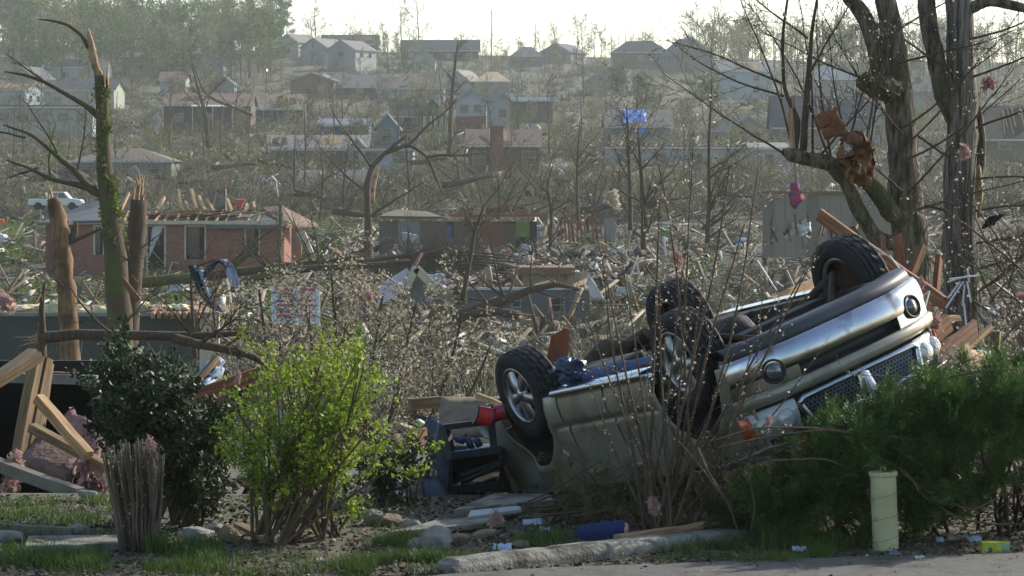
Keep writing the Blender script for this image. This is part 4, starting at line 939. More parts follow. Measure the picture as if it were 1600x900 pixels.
HB(e, d, 592, 680, 338, 343, 'eave_board', mat('warm_board', '#8f7650', '#a88d64'), th=.15, dy=-.25)
for i in range(24): px = 706+i*5.6; MB().box(P(px, 341.5, d-.4), (.09, .6, .2)).build('rafter_tail', pine_w, e)
HB(e, d, 704, 842, 335, 339, 'ceiling_edge', red_w, th=.3, dy=.2)
for x0, y0, x1, y1 in ((766, 337, 792, 318), (792, 318, 826, 337), (780, 337, 792, 320), (800, 337, 795, 322), (826, 336, 856, 334), (824, 336, 858, 320), (706, 337, 740, 326)): plank('', P(x0, y0, d+1), P(x1, y1, d+1.3), .1, .2, red_w if y1 > 320 else old_w, parent=e, name='truss')
poly('roof_remnant', [P(594, 341, d-.3), P(690, 342, d-.3), P(668, 334, d+4), P(622, 331, d+4), P(604, 335, d+3)], roofm('#4f4a38'))
for i in range(13):
    px = 878+i*6.2; plank('', P(px, 374+rg.uniform(-2, 6), d+1), P(px-3+rg.uniform(-2, 2), 341+rg.uniform(-2, 3), d+1.2), .02, .24, red_w, roll=0, parent=e, name='fence_board')
HB(e, d, 944, 962, 342, 376, 'grey_wall', wallm('#8f8b82'), dy=1.0)
# grey sided house
d = 125.0
e = empty('sided_house', P(828, 538, d), 'grey board-sided house with torn-off roof and white framed windows', 'house')
mb = MB(); a = P(730, 545, d); b = P(920, 452, d); rows = [[], []]; nrib = 88
for i in range(nrib*4+1):
    x = a.x+(b.x-a.x)*i/(nrib*4); dy_ = (-.03 if (i % 4) in (1, 2) else 0)
    rows[0].append((x, d+dy_, a.z)); rows[1].append((x, d+dy_, b.z))
mb.grid(rows); mb.build('siding', wallm('#777b7d'), e)
MB().box((b.x-.02, d+3.5, (a.z+b.z)/2), (.15, 7, b.z-a.z)).build('side_wall', wallm('#777b7d'), e)
for x0, x1, y0, y1 in ((857, 882, 463, 490), (800, 813, 458, 482)): window(e, tuple(wm(e).inverted() @ P((x0+x1)/2, (y0+y1)/2, d-.05)), (x1-x0)/F*d*.85, (y1-y0)/F*d*.85)
HB(e, d, 728, 924, 449, 453, 'top_plate', trim, th=.2, dy=-.1); HB(e, d, 800, 915, 428, 450, 'inner_wall', wallm('#b3aa8d'), dy=2.5)
sheet('torn_panel', '', '', [P(917, 432, d-.2), P(922, 430, d-.2), P(945, 468, d-.4), P(922, 470, d-.3)], trim, .06, .04, parent=e)
for i in range(9): plank('', P(735+i*20, 448, d+rg.uniform(0, 2)), P(735+i*20+rg.uniform(-25, 40), 436+rg.uniform(-10, 8), d+rg.uniform(1, 3)), .1, .2, old_w, parent=e, name='broken_joist')
HB(e, d, 810, 900, 420, 431, 'roof_edge', roofm('#6a4f3c'), th=3, dy=2)
# tilted gable
d = 108.0
e = empty('gable_fragment', P(650, 480, d), 'torn grey gable wall tilted over in front of the sided house', 'house piece')
MB().prism([P(634, 446, d), P(648, 420, d), P(680, 452, d), P(668, 482, d), P(640, 480, d)], (0, .25, 0)).build('gable_wall', wallm('#6f6f68'), e)
MB().bar(P(634, 450, d-.2), P(650, 418, d-.2), .3, .12, up=(0, 1, 0)).bar(P(650, 419, d-.2), P(683, 453, d-.2), .3, .12, up=(0, 1, 0)).build('barge_board', cream, e)
for i in range(5): plank('', P(588+i*2, 470-i*7+6, d-.3), P(630+i*2, 446-i*7+4, d-.1), .03, .2, mat('lilac_siding', '#a7a5b0', '#bdbbc4'), parent=e, name='siding_board')
# green garage
d = 80.0
e = empty('garage', P(160, 562, d), 'low dark green garage with bare rafter ends and insulation on top', 'garage')
HB(e, d, -40, 312, 492, 620, 'wall', wallm('#4c5148')); HB(e, d, 312, 342, 492, 620, 'corner_wall', cream, dy=.0)
p0 = P(-40, 492, d); p1 = P(342, 492, d); MB().box(((p0.x+p1.x)/2, d+3.2, p0.z-.02), (p1.x-p0.x, 6.2, .06)).build('ceiling', old_w, e)
HB(e, d, -45, 345, 487, 493, 'eave_board', mat('green_trim', '#6a7168', '#7b8278'), th=.15, dy=-.4)
for i in range(8): px = 240+i*10; MB().box(P(px, 492, d-.5), (.09, .5, .17)).build('rafter_tail', pine_w, e)
for i in range(6): plank('', P(238+i*13, 486, d-.2), P(252+i*14, 479+rg.uniform(-3, 2), d+1.5), .12, .08, red_w, parent=e, name='loose_board')
for i in range(26):
    px = rg.uniform(0, 310); lump('insulation_lump', 'x', 'x', P(px, 483+rg.uniform(-4, 4), d+rg.uniform(.2, 2)), (rg.uniform(.12, .4), .25, rg.uniform(.08, .2)), insul_y, seed=i, amp=.7, n=7, parent=e)
# beige wall at right
d = 112.0
e = empty('beige_wall', P(1300, 392, d), 'beige panelled wall of a wrecked building beyond the front wheel', 'wall')
for i in range(13): HB(e, d, 1192+i*17.5, 1192+i*17.5+17.2, 303+rg.uniform(-2, 15), 402, 'wall_panel', wallm('#938c7b') if i % 4 else wallm('#837c6d'), dy=.02*(i % 2))
HB(e, d, 1190, 1330, 299, 303, 'cap_board', old_w, th=.35, dy=-.1)
e2 = sheet('white_board', 'white board tipped against the beige wall', 'board', [P(1222, 366, 108), P(1262, 340, 108), P(1268, 350, 108), P(1228, 374, 108)], trim, .05, .02)
sheet('white_sheet', 'crumpled white sheet hanging below the tipped board', 'sheet', [P(1246, 352, 107), P(1266, 347, 107), P(1268, 362, 107), P(1252, 370, 107)], mat('lilac_cloth', '#a9acba', '#c3c5ce'), .01, .12)
lump('clothes_heap', 'red and purple clothes caught on top of the beige wall', 'clothes', P(1243, 304, 110), (.25, .2, .45), mat('bright_clothes', '#8f2f45', '#4a3f66', scale=4, lo=.48, hi=.52), seed=4, amp=.5)
for i in range(14): plank('%s broken board below the beige wall, %s from the left' % ('pale' if i % 2 else 'dark', ORD[i+1]), P(1205+i*10, 385+rg.uniform(-25, 5), 107), P(1205+i*10+rg.uniform(-14, 16), 340+rg.uniform(-10, 25), 108), .05, .16, old_w if i % 2 else dark_in, group='boards below the beige wall')

# ------------------------------------------------------------------ vehicles far off, person, poles
def simple_vehicle(name, label, px0, px1, yb, d, hexc, bed=True, rev=False, cat='pickup truck'):
    L = (px1-px0)/F*d; e = empty(name, P((px0+px1)/2, yb, d), label, cat, rot=math.pi if rev else 0.0); k = L/5.2; m = mat('veh_'+hexc, hexc, hexc, rough=.3, coat=.6, spec=.5)
    prof = [(-2.6, .45), (-2.6, 1.05), (-.6, 1.08), (-.45, 1.75), (.9, 1.75), (1.45, 1.12), (2.45, 1.0), (2.6, .8), (2.6, .42)] if bed else [(-2.5, .45), (-2.5, 1.2), (-2.3, 1.8), (.9, 1.8), (1.5, 1.15), (2.5, 1.0), (2.6, .8), (2.6, .42)]
    MB().prism([(x*k, -.95*k, z*k) for x, z in prof], (0, 1.9*k, 0)).build('body', m, e, local=True, bevel=.05)
    for xs in (((-.35, .2), (.28, .95)) if bed else ((-2.1, -1.2), (-1.1, -.2), (-.1, .95))):
        x0, x1 = xs
        for yy in (-.96, .96): MB().add([(x0*k, yy*k, 1.15*k), (x1*k+.25*k*(x1 > .9), yy*k, 1.15*k), (x1*k-.1*k*(x1 > .9), yy*k, 1.65*k), (x0*k, yy*k, 1.65*k)], [(0, 1, 2, 3) if yy < 0 else (3, 2, 1, 0)]).build('side_window', darkglass, e, local=True)
    for xx in (-1.6, 1.65):
        for yy in (-.9, .9): MB().lathe([(0, -.1), (.3, -.12), (.38, -.09), (.38, .09), (.3, .12), (0, .1)], 20, Matrix.Translation((xx*k, yy*k, .38*k)) @ Matrix.Rotation(math.pi/2, 4, 'X') @ Matrix.Scale(k, 4)).build('wheel', rubber, e, local=True)
    MB().box((2.6*k, 0, .55*k), (.12, 1.85*k, .2*k)).build('bumper', hose, e, local=True); MB().box((2.58*k, -.7*k, .85*k), (.08, .3*k, .14*k)).build('headlight', lens, e, local=True); MB().box((-2.6*k, -.75*k, .9*k), (.06, .15*k, .3*k)).build('tail_light', mat('red_lens', '#6d1513'), e, local=True)
    return e
simple_vehicle('pickup_truck', 'white pickup truck parked beyond the brick house', 46, 130, 328, 232, '#b9bcbc')
simple_vehicle('parked_van', 'grey van among the houses beside the hanging white sheet', 190, 216, 198, 455, '#5f676b', bed=False, cat='van')
ev = simple_vehicle('utility_truck', 'white truck with an amber lamp cut off by the left edge', -70, 10, 382, 196, '#a9acb0', bed=False, cat='truck')
MB().lathe([(.18, 0), (.18, .25), (0, .3)], 12, Matrix.Translation(wm(ev).inverted() @ P(3, 349, 195.0))).build('amber_lamp', amber, ev, local=True)
simple_vehicle('yellow_loader', 'yellow truck half buried in debris behind the upturned wheel', 1078, 1118, 410, 178, '#b0882c', cat='truck')
def person_far():
    q = P(908, 214, 430); e = empty('person', q, 'person in dark blue clothes standing on the far lawn', 'person')
    J = {'hip': (0, 0, .92), 'ch': (0, 0, 1.38), 'nk': (0, 0, 1.5), 'hd': (0, 0, 1.68), 'kl': (-.12, -.02, .5), 'fl': (-.14, 0, .05), 'kr': (.11, -.04, .5), 'fr': (.13, .02, .05), 'sl': (-.2, 0, 1.4), 'el': (-.26, 0, 1.1), 'hl': (-.2, -.15, .9), 'sr': (.2, 0, 1.4), 'er': (.27, 0, 1.12), 'hr': (.24, -.12, .88)}
    R_ = {'hip': .16, 'ch': .18, 'nk': .07, 'hd': .115, 'kl': .075, 'fl': .05, 'kr': .075, 'fr': .05, 'sl': .075, 'el': .055, 'hl': .045, 'sr': .075, 'er': .055, 'hr': .045}
    ks = list(J); me = bpy.data.meshes.new('body'); E = [('hip', 'ch'), ('ch', 'nk'), ('nk', 'hd'), ('hip', 'kl'), ('kl', 'fl'), ('hip', 'kr'), ('kr', 'fr'), ('ch', 'sl'), ('sl', 'el'), ('el', 'hl'), ('ch', 'sr'), ('sr', 'er'), ('er', 'hr')]
    me.from_pydata([J[k] for k in ks], [(ks.index(a), ks.index(b)) for a, b in E], []); o = link_mesh('body', me, mat('blue_clothes', '#33486b', '#3e5578'), e)
    md = o.modifiers.new('skin', 'SKIN'); 
    for i, k in enumerate(ks): me.skin_vertices[0].data[i].radius = (R_[k], R_[k]); me.skin_vertices[0].data[i].use_root = (i == 0)
    o.modifiers.new('sub', 'SUBSURF').levels = 1
person_far()
def pole(label, px, yt, yb, d, r=.13, arm=True):
    a = P(px, yb, d); b = P(px, yt, d); e = empty('utility_pole', a, label, 'pole', 'utility poles'); MB().tube([a-Vector((0, 0, 3)), b], [r, r*.75], 8).build('post', bark, e)
    if arm: MB().box(b-Vector((0, 0, .8)), (2.2, .1, .12)).build('cross_arm', bark, e)
pole('wooden pole rising beside the narrow blue gable', 768, 15, 110, 690); pole('wooden pole at the left of the long blue house', 522, 178, 240, 350, arm=False)
pole('pale wooden post near the right end of the brick house', 438, 318, 402, 150, .1, arm=False); pole('pale pole beside the flat carport', 808, 145, 215, 430, .12, arm=False)
p = P(420, 112, 690); e = empty('street_lamp', P(420, 150, 690), 'street lamp glowing orange on the hillside', 'street lamp'); MB().tube([P(420, 160, 690), P(420, 109, 690), P(417, 108, 690)], .1, 6).build('post', hose, e)
ml = bpy.data.materials.new('lamp_glow'); ml.use_nodes = True; pb = ml.node_tree.nodes['Principled BSDF']; pb.inputs['Emission Color'].default_value = (1, .45, .12, 1); pb.inputs['Emission Strength'].default_value = 6
MB().lathe([(0, -.3), (.32, -.1), (.35, .1), (0, .25)], 12, Matrix.Translation(P(418, 109.5, 689.5))).build('lamp_head', ml, e)
sheet('hanging_sheet', 'white sheet hanging point-down below the brown house', 'sheet', [P(247, 182, 330), P(252, 184, 330), P(246, 211, 330), P(240, 205, 330)], trim, .02, .2)

# ------------------------------------------------------------------ snapped trees and fallen logs
rg = random.Random(21)
d = 70.0
T1 = empty('ivy_snag', P(185, 640, d), 'tall snapped ivy-covered tree with a pale torn top', 'tree')
path_tube('trunk', [P(190, 700, d), P(188, 520, d), P(180, 400, d), P(170, 320, d), P(162, 250, d), P(160, 160, d), P(156, 118, d)], [.36, .33, .28, .22, .19, .16, .13], bark_moss, T1, 12)
path_tube('torn_top', [P(157, 125, d), P(150, 105, d), P(145, 85, d), P(141, 60, d), P(137, 44, d)], [.13, .09, .11, .07, .015], wood_torn, T1, 7, .35)
splinters('splinter', P(160, 130, d), (0, 0, 1), .15, .5, 9, wood_torn, T1, 3)
path_tube('branch', [P(156, 185, d), P(135, 165, d), P(105, 148, d), P(70, 128, d), P(40, 117, d), P(8, 112, d)], [.085, .075, .06, .05, .04, .02], bark_moss, T1, 7)
path_tube('branch', [P(170, 305, d), P(145, 300, d), P(120, 270, d), P(85, 240, d), P(50, 210, d), P(5, 195, d)], [.12, .10, .08, .06, .04, .02], bark_moss, T1, 7)
path_tube('branch', [P(150, 296, d), P(115, 287, d), P(80, 280, d), P(45, 262, d), P(10, 250, d)], [.09, .075, .06, .04, .02], bark_moss, T1, 7)
path_tube('branch', [P(138, 75, d), P(128, 55, d), P(105, 38, d), P(80, 32, d), P(60, 30, d)], [.06, .05, .04, .03, .015], bark_moss, T1, 6)
for a, dv, L in ((P(90, 240, d), (-.3, 0, .8), 1.6), (P(120, 270, d), (.3, .2, 1), 1.7), (P(70, 128, d), (-.5, 0, .5), 1.2), (P(40, 215, d), (-1, 0, .2), 1.2), (P(80, 280, d), (-.2, 0, .7), 1.4), (P(180, 420, d), (1, .1, .5), 1.4), (P(60, 262, d), (-.6, 0, -.3), 1.0)): limb(rg, a, dv, L, .035, T1, m=bark_moss)
g = np.random.default_rng(4); cen = []
for i in range(3000):
    t = g.random(); py = 130+t*260; px = np.interp(py, [118, 160, 250, 320, 400], [157, 160, 163, 171, 181]); a_ = g.normal(-.4, 1.2); rr = float(np.interp(py, [118, 160, 250, 400], [.14, .17, .2, .28]))+.03*g.random(); q = P(px, py, d)
    if mnoise.noise(Vector((a_*.9, q.z*1.1, 3))) < .02: continue
    cen.append((q.x+math.cos(a_)*rr, q.y+math.sin(a_)*rr, q.z))
V, Fc = leaves_np(np.array(cen)-np.array(wm(T1).translation), .075, g, .8); link_mesh('ivy', np_mesh('ivy', V, Fc), mat('ivy_leaf', '#566228', '#6f7a38', transl=.3, island=.3), T1)
T1b = empty('forked_snag', P(208, 640, d+1), 'shorter dark snapped trunk standing close against the ivy-covered one', 'tree')
path_tube('trunk', [P(195, 700, d+1), P(197, 520, d+1), P(205, 440, d+1), P(213, 370, d+1), P(217, 312, d+1)], [.32, .3, .27, .24, .2], bark_brown, T1b, 12)
splinters('splinter', P(218, 312, d+1), (.1, 0, 1), .2, .5, 12, wood_torn, T1b, 5)
plank('brown board stuck diagonally between the two snapped trunks', P(190, 436, d-.8), P(217, 470, d-.8), .08, .14, red_w)
d = 60.0
T2 = empty('shattered_stump', P(105, 640, d), 'tall bark-stripped shattered stump with orange torn wood', 'tree')
path_tube('trunk', [P(112, 720, d), P(110, 560, d), P(106, 480, d), P(100, 420, d), P(95, 370, d), P(88, 330, d), P(82, 310, d)], [.26, .22, .2, .19, .19, .17, .12], mat('stripped_bark', '#5c452f', '#8a6a45', rough=.9, scale=3, stretch=(5, 5, .6), bump=.9, bscale=12, c3='#3b2f23', c3scale=1.8, c3amount=.45), T2, 12, .3)
splinters('splinter', P(82, 316, d), (-.15, 0, 1), .14, .35, 10, wood_torn, T2, 8)
path_tube('branch_stub', [P(108, 380, d), P(116, 365, d), P(119, 348, d)], [.08, .08, .05], bark_brown, T2, 7); path_tube('branch_stub', [P(112, 378, d), P(135, 368, d), P(160, 356, d)], [.05, .04, .03], bark_brown, T2, 6)
def log(label, pts, rads, m, kids=0, seed=1, torn=True, name='fallen_log', kl=1.6):
    e = empty(name, pts[0], label, 'log', 'fallen logs'); path_tube('trunk', pts, rads, m, e, 10, .14, seed); rg = random.Random(seed)
    if torn: splinters('splinter', pts[0], Vector(pts[0])-Vector(pts[1]), rads[0], rads[0]*3, 12, wood_torn, e, seed)
    for k in range(kids):
        i = rg.randrange(max(1, len(pts)//3), len(pts)-1); limb(rg, pts[i], (rg.uniform(-.8, .8), rg.uniform(-.4, .4), rg.uniform(-.2, 1)), kl*rg.uniform(.6, 1.3), rads[i]*.35, e, m=m)
    return e
d = 36.0
log('broken trunk lying level across the view with a shattered butt end', [P(62, 528, d), P(120, 522, d), P(180, 524, d), P(240, 524, d), P(300, 526, d), P(340, 523, d), P(390, 520, d)], [.075, .07, .065, .06, .055, .04, .025], bark_brown, 6, 31, kl=1.0)
log('dark curved limb dropping below the level broken trunk', [P(270, 528, d-.3), P(310, 538, d-.3), P(350, 545, d-.3), P(395, 556, d-.3), P(430, 580, d-.2)], [.065, .06, .055, .045, .03], bark_brown, 5, 32, torn=False, kl=.9)
e = empty('splintered_post', P(66, 560, d), 'thin splintered trunk upright at the butt of the level log', 'tree'); path_tube('trunk', [P(62, 640, d), P(66, 530, d), P(65, 480, d), P(70, 440, d)], [.07, .06, .035, .015], bark_brown, e, 8, .2); splinters('splinter', P(64, 500, d), (0, 0, 1), .06, .35, 6, wood_torn, e, 9)
d = 110.0
log('long green-lit log fallen in front of the brick house', [P(215, 442, d), P(280, 436, d), P(350, 428, d), P(420, 420, d), P(490, 412, d), P(560, 402, d)], [.22, .21, .19, .16, .13, .09], bark_moss, 10, 33, kl=2.4)
log('second log under the long green-lit one', [P(380, 440, d-2), P(440, 425, d-2), P(500, 418, d-2), P(575, 415, d-2), P(640, 408, d-2)], [.16, .14, .13, .11, .07], bark_moss, 9, 34, kl=2.2)
log('arched bare log in front of the grey sided house', [P(700, 500, 100), P(745, 482, 100), P(790, 468, 100), P(830, 452, 100), P(870, 444, 100), P(905, 452, 100)], [.2, .19, .17, .13, .1, .05], bark_brown, 8, 35, kl=2.0)
log('thick broken limb leaning down in front of the sided house', [P(810, 492, 98), P(770, 486, 98), P(735, 492, 98)], [.15, .16, .13], bark_brown, 3, 36)
for i in range(9):
    y0 = 392+i*5; log('%s tangled fallen limb before the roofless house, counting from the top' % ORD[i+1], [P(560+i*8, y0+18, 150), P(640+i*4, y0+6, 150), P(720, y0, 150), P(800+i*6, y0+8, 150)], [.14, .12, .09, .04], bark_brown, 7, 40+i, torn=False, kl=2.2)
e = empty('splintered_tree', P(576, 400, 170), 'snapped tree with orange torn wood and drooping limbs in the valley centre', 'tree')
path_tube('trunk', [P(576, 420, 170), P(575, 340, 170), P(573, 290, 170), P(580, 262, 170), P(600, 240, 170), P(635, 212, 170)], [.26, .23, .2, .16, .13, .07], bark_brown, e, 10, .3); path_tube('torn_wood', [P(582, 318, 169.4), P(583, 285, 169.5), P(592, 260, 169.5)], [.12, .2, .05], wood_torn, e, 7, .3)
path_tube('branch', [P(600, 240, 170), P(640, 225, 170), P(668, 245, 170), P(680, 275, 170), P(690, 300, 170)], [.14, .12, .1, .08, .04], bark_brown, e, 7)
for a, dv, L in ((P(574, 300, 170), (-1, 0, .9), 4), (P(580, 262, 170), (-.6, 0, 1), 4.5), (P(640, 225, 170), (.8, 0, .6), 4), (P(668, 245, 170), (1, 0, .1), 3.5), (P(576, 340, 170), (.9, 0, .7), 4)): limb(rg, a, dv, L, .1, e, rmin=.015)
def thin_tree(label, pts, rads, seed, n=8, L=2.5, m=None, ang=45, d_up=.05):
    e = empty('bare_tree', pts[0], label, 'tree'); path_tube('trunk', pts, rads, m or bark_brown, e, 7, .1, seed); rg = random.Random(seed)
    for k in range(n):
        i = rg.randrange(1, len(pts)); limb(rg, Vector(pts[i-1]).lerp(Vector(pts[i]), rg.random()), (rg.uniform(-1, 1), rg.uniform(-1, 1), rg.uniform(.3, 1.2)), L*rg.uniform(.5, 1.2), rads[i]*.55, e, rmin=rads[-1]*.3)
    return e
thin_tree('tall slender bare tree rising above the slope centre', [P(702, 245, 330), P(704, 180, 330), P(710, 110, 330), P(716, 60, 330)], [.35, .28, .2, .06], 51, 12, 3)
thin_tree('dark leaning bare tree in front of the roofless house', [P(722, 470, 90), P(735, 400, 90), P(742, 360, 90), P(757, 320, 90)], [.09, .08, .06, .03], 52, 8, 1.5)
thin_tree('dead bare tree behind the chimney of the brick house', [P(395, 180, 350), P(320, 150, 350), P(300, 95, 350)], [.2, .15, .05], 53, 10, 4)
thin_tree('many-limbed bare tree beside the brown awning house', [P(325, 230, 330), P(322, 180, 330), P(310, 140, 330), P(300, 100, 330)], [.3, .25, .18, .06], 54, 16, 5)
for i, (px, yb, yt, dd) in enumerate(((985, 300, 165, 150), (1005, 330, 200, 120), (1105, 320, 120, 140), (905, 300, 190, 200), (860, 330, 250, 180), (500, 330, 230, 230), (540, 320, 220, 240), (460, 300, 200, 260), (640, 290, 190, 250))):
    thin_tree('%s thin bare tree in the valley brush, from the left' % ORD[[5, 9, 3, 2, 1, 7, 8, 6, 4].index(5) + 1 if False else sorted([985, 1005, 1105, 905, 860, 500, 540, 460, 640]).index(px)+1], [P(px, yb+60, dd), P(px+rg.uniform(-4, 4), yb, dd), P(px+rg.uniform(-6, 6), (yb+yt)/2, dd), P(px+rg.uniform(-10, 10), yt, dd)], [.14, .12, .09, .03], 60+i, 14, 2.6)

# ------------------------------------------------------------------ valley debris
PAL = [('#a5a39b', 9), ('#8a7a62', 18), ('#63503c', 24), ('#37322c', 24), ('#7a5d42', 15), ('#7c8288', 6), ('#52677f', 1.5), ('#93807a', 3), ('#7a4438', 1), ('#c4c2ba', 5)]
debm = mat('debris_bits', (1, 1, 1), (.75, .75, .75), rough=.85, scale=3, palette=PAL)
def debris(name, label, seed, n, dmin, dmax, smin, smax, pxr=(-50, 1650), dens=None, zj=.15, flat=.3):
    rg = random.Random(seed); g = np.random.default_rng(seed); mb = MB().box((0, 0, 0), (1, 1, 1)); Ms = []
    for i in range(n):
        d = math.exp(rg.uniform(math.log(dmin), math.log(dmax))); px = rg.uniform(*pxr)
        if dens and not dens(px, d, rg): continue
        L = rg.uniform(smin, smax)*(rg.random()**1.5+.3); w = L*rg.uniform(.06, .5); t = L*rg.uniform(.02, flat)
        Ms.append(np.array(Matrix.Translation(G(px, d, abs(rg.gauss(.03, zj)))) @ Matrix.Rotation(rg.uniform(0, 6.28), 4, 'Z') @ Matrix.Rotation(rg.gauss(0, .5), 4, 'X') @ Matrix.Rotation(rg.gauss(0, .5), 4, 'Y') @ Matrix.Diagonal((L, w, t, 1))))
    V, Fc = replicate(np.array(mb.v), np.array(mb.f), Ms); return tagit(link_mesh(name, np_mesh(name, V, Fc), debm), label, kind='stuff')
debris('debris', 'scattered boards, paper and broken house parts across the valley', 15, 9500, 60, 260, .15, 1.3, zj=.3, flat=.1)
debris('debris', 'pale wreckage specks strewn on the far slope', 16, 4500, 260, 640, .4, 2.0, zj=.6, flat=.1)
debris('debris', 'dense heaped wreckage around the roofless house', 17, 3600, 135, 180, .2, 1.3, (690, 1000), zj=.5, flat=.12)
NB = [('green plastic tub lying in the wreckage beside the red boards', 915, 370, '#4f9a3c', .5), ('pale plywood sheet propped in the wreckage under the red boards', 940, 385, '#b0905f', 1.0), ('dark suitcase in the wreckage of the roofless house', 878, 362, '#2c3340', .8), ('blue-white appliance lying in the wreckage', 822, 386, '#a7b2bf', .7), ('blue crate in the wreckage left of the upturned wheels', 1010, 470, '#6b7f9a', .5), ('white bundle lying behind the rear wheels', 975, 455, '#c0c4c6', .9), ('red and white cone in the valley left of the wheels', 953, 462, '#b04a40', .4), ('pink hanging cloth between the wheels and the shrub', 1046, 435, '#9b4f6b', .5), ('yellow-green padded mat draped over the valley wreckage', 1040, 365, '#66812f', 1.1), ('pale mattress tipped on its side at the left of the roofless house', 640, 372, '#a7acae', 1.2), ('white broken board on the lawn below the brick house', 275, 450, '#b7bcc0', .8), ('folded white roof sheet below the log tangle', 680, 437, '#b3bcc8', 1.2)]
for i, (lb, px, py, hx, s) in enumerate(NB):
    d = max(100, D(min(py+22, 520))-6); c = P(px, py, d); rg = random.Random(i); a_ = rg.uniform(-.5, .5)
    q = [c+Vector((math.cos(a_)*sx*s, rg.uniform(-.2, .2), math.sin(a_)*sx*s+sz*s*.6)) for sx, sz in ((-.6, -.5), (.6, -.5), (.6, .5), (-.6, .5))]
    nm = lb.split(' lying')[0].split(' in the')[0].split(' propped')[0].split(' draped')[0].split(' tipped')[0].split(' hanging')[0].split(' on the')[0].split(' between')[0].split(' below')[0].split(' behind')[0]
    sheet('_'.join(nm.replace('-', '_').split()[-2:]), lb, nm.split()[-1], [c+(v_-c)*.75 for v_ in q], mat('bit_'+hx, hx, '#6b655a', rough=.6, scale=5, lo=.3, hi=.9), .12*s, .06*s, rag=.15)

# SPLINT: loose lumber strewn over the slope
def lumber(label, seed, n, dmin, dmax, lmin, lmax, pxr=(-50, 1650)):
    rg = random.Random(seed); mb = MB().box((0, 0, 0), (1, 1, 1)); Ms = []
    for i in range(n):
        d = math.exp(rg.uniform(math.log(dmin), math.log(dmax))); L = rg.uniform(lmin, lmax)
        Ms.append(np.array(Matrix.Translation(G(rg.uniform(*pxr), d, abs(rg.gauss(.1, .35)))) @ Matrix.Rotation(rg.uniform(0, 6.28), 4, 'Z') @ Matrix.Rotation(rg.gauss(0, .45), 4, 'Y') @ Matrix.Diagonal((L, rg.uniform(.08, .3), .06, 1))))
    V, Fc = replicate(np.array(mb.v), np.array(mb.f), Ms)
    m = mat('lumber_bits', (1, 1, 1), (.75, .75, .75), rough=.85, scale=3, palette=[('#8f8069', 14), ('#75654e', 16), ('#5a4c3c', 14), ('#a5967c', 8), ('#66493a', 7), ('#b9b6ae', 6), ('#4a453c', 10)])
    return tagit(link_mesh('debris', np_mesh('debris', V, Fc), m), label, kind='stuff')
lumber('splintered lumber strewn among the valley houses', 51, 3000, 95, 260, .5, 4.2)
lumber('splintered lumber scattered on the upper slope', 52, 2200, 260, 560, 1.2, 4.5)
for i, (x, y, dd, L, ln) in enumerate(((330, 262, 300, 70, 6), (460, 300, 245, 60, -10), (690, 290, 250, 80, 14), (820, 300, 240, 70, -16), (640, 255, 300, 60, 8), (400, 250, 310, 80, -14), (900, 330, 210, 80, 12), (520, 330, 215, 70, -8), (1000, 320, 215, 60, 10), (240, 275, 275, 60, -12), (760, 330, 208, 60, 6), (1120, 300, 240, 60, -8))):
    log('%s small fallen trunk on the slope behind the wrecked houses, from the left' % ORD[sorted([330, 460, 690, 820, 640, 400, 900, 520, 1000, 240, 760, 1120]).index(x)+1], [P(x, y, dd), P(x+L*.35, y-ln*.3, dd), P(x+L*.7, y-ln*.8, dd), P(x+L, y-ln, dd)], [.3, .26, .2, .1], bark_brown, 6, 80+i, kl=3.5)

# PANELS: torn wall and roof pieces large enough to tell apart
rg = random.Random(404); PN = []
for i in range(84): dd = rg.uniform(92, 205); PN.append((rg.uniform(-10, 1180) if i % 3 else rg.uniform(640, 1020), dd, rg.choice([('pale', '#8f8a7c'), ('brown', '#5f4a38'), ('grey', '#66655f'), ('tan', '#83704f'), ('dark', '#3a3530')]), rg.uniform(.7, 2.2)))
cnt_ = {}
for px, dd, (cn, hx), L in sorted(PN, key=lambda t: t[0]):
    cnt_[cn] = cnt_.get(cn, 0)+1; c = G(px, dd, rg.uniform(.2, .7)); M_ = Matrix.Rotation(rg.uniform(-.9, .9), 3, 'Z') @ Matrix.Rotation(rg.uniform(-1.2, 1.4), 3, 'X') @ Matrix.Rotation(rg.uniform(-.5, .5), 3, 'Y'); w = L*rg.uniform(.3, .7)
    sheet('wreckage_piece', '%s torn wall or roof piece in the valley wreckage, %s from the left' % (cn, ORD[min(28, cnt_[cn])]), 'wreckage', [c+M_ @ Vector((a*L/2, b*w/2, 0)) for a, b in ((-1, -1), (1, -1), (1, 1), (-1, 1))], mat('wreck_'+hx, hx, hx, rough=.85, scale=3, c3='#4f473b', c3scale=1.5, c3amount=.45), .07, .05, 6, rag=.3, smooth=False, group='torn pieces in the valley')
# ------------------------------------------------------------------ big trees at the right
rg = random.Random(99); d = 30.0
bark_big = mat('furrowed_bark', '#3a342a', '#776c5a', rough=.95, scale=3.2, stretch=(6, 6, 1.0), bump=1.0, bscale=5, bdist=.07, c3='#454c22', c3scale=1.6, c3amount=.4, lo=.4, hi=.6)
bark_grey = mat('grey_furrowed_bark', '#423d34', '#857e71', rough=.95, scale=3.5, stretch=(7, 7, .6), bump=1.0, bscale=5, bdist=.07, c3='#48503a', c3scale=1.1, c3amount=.34, lo=.4, hi=.6)
budw = mat('pale_buds', '#b8ad9c', '#d2cabb', rough=.8, scale=3, transl=.4, island=.25)
B1 = empty('broken_tree', G(1435, d), 'big mossy tree with a wrenched-down limb behind the front wheel', 'tree')
path_tube('trunk', [P(1440, 900, d), P(1437, 600, d), P(1430, 470, d), P(1424, 400, d), P(1418, 330, d), P(1413, 260, d), P(1408, 190, d), P(1402, 130, d), P(1395, 60, d), P(1384, 0, d), P(1378, -60, d)], [.32, .24, .205, .19, .185, .175, .155, .145, .125, .115, .11], bark_big, B1, 16, .16, 2)
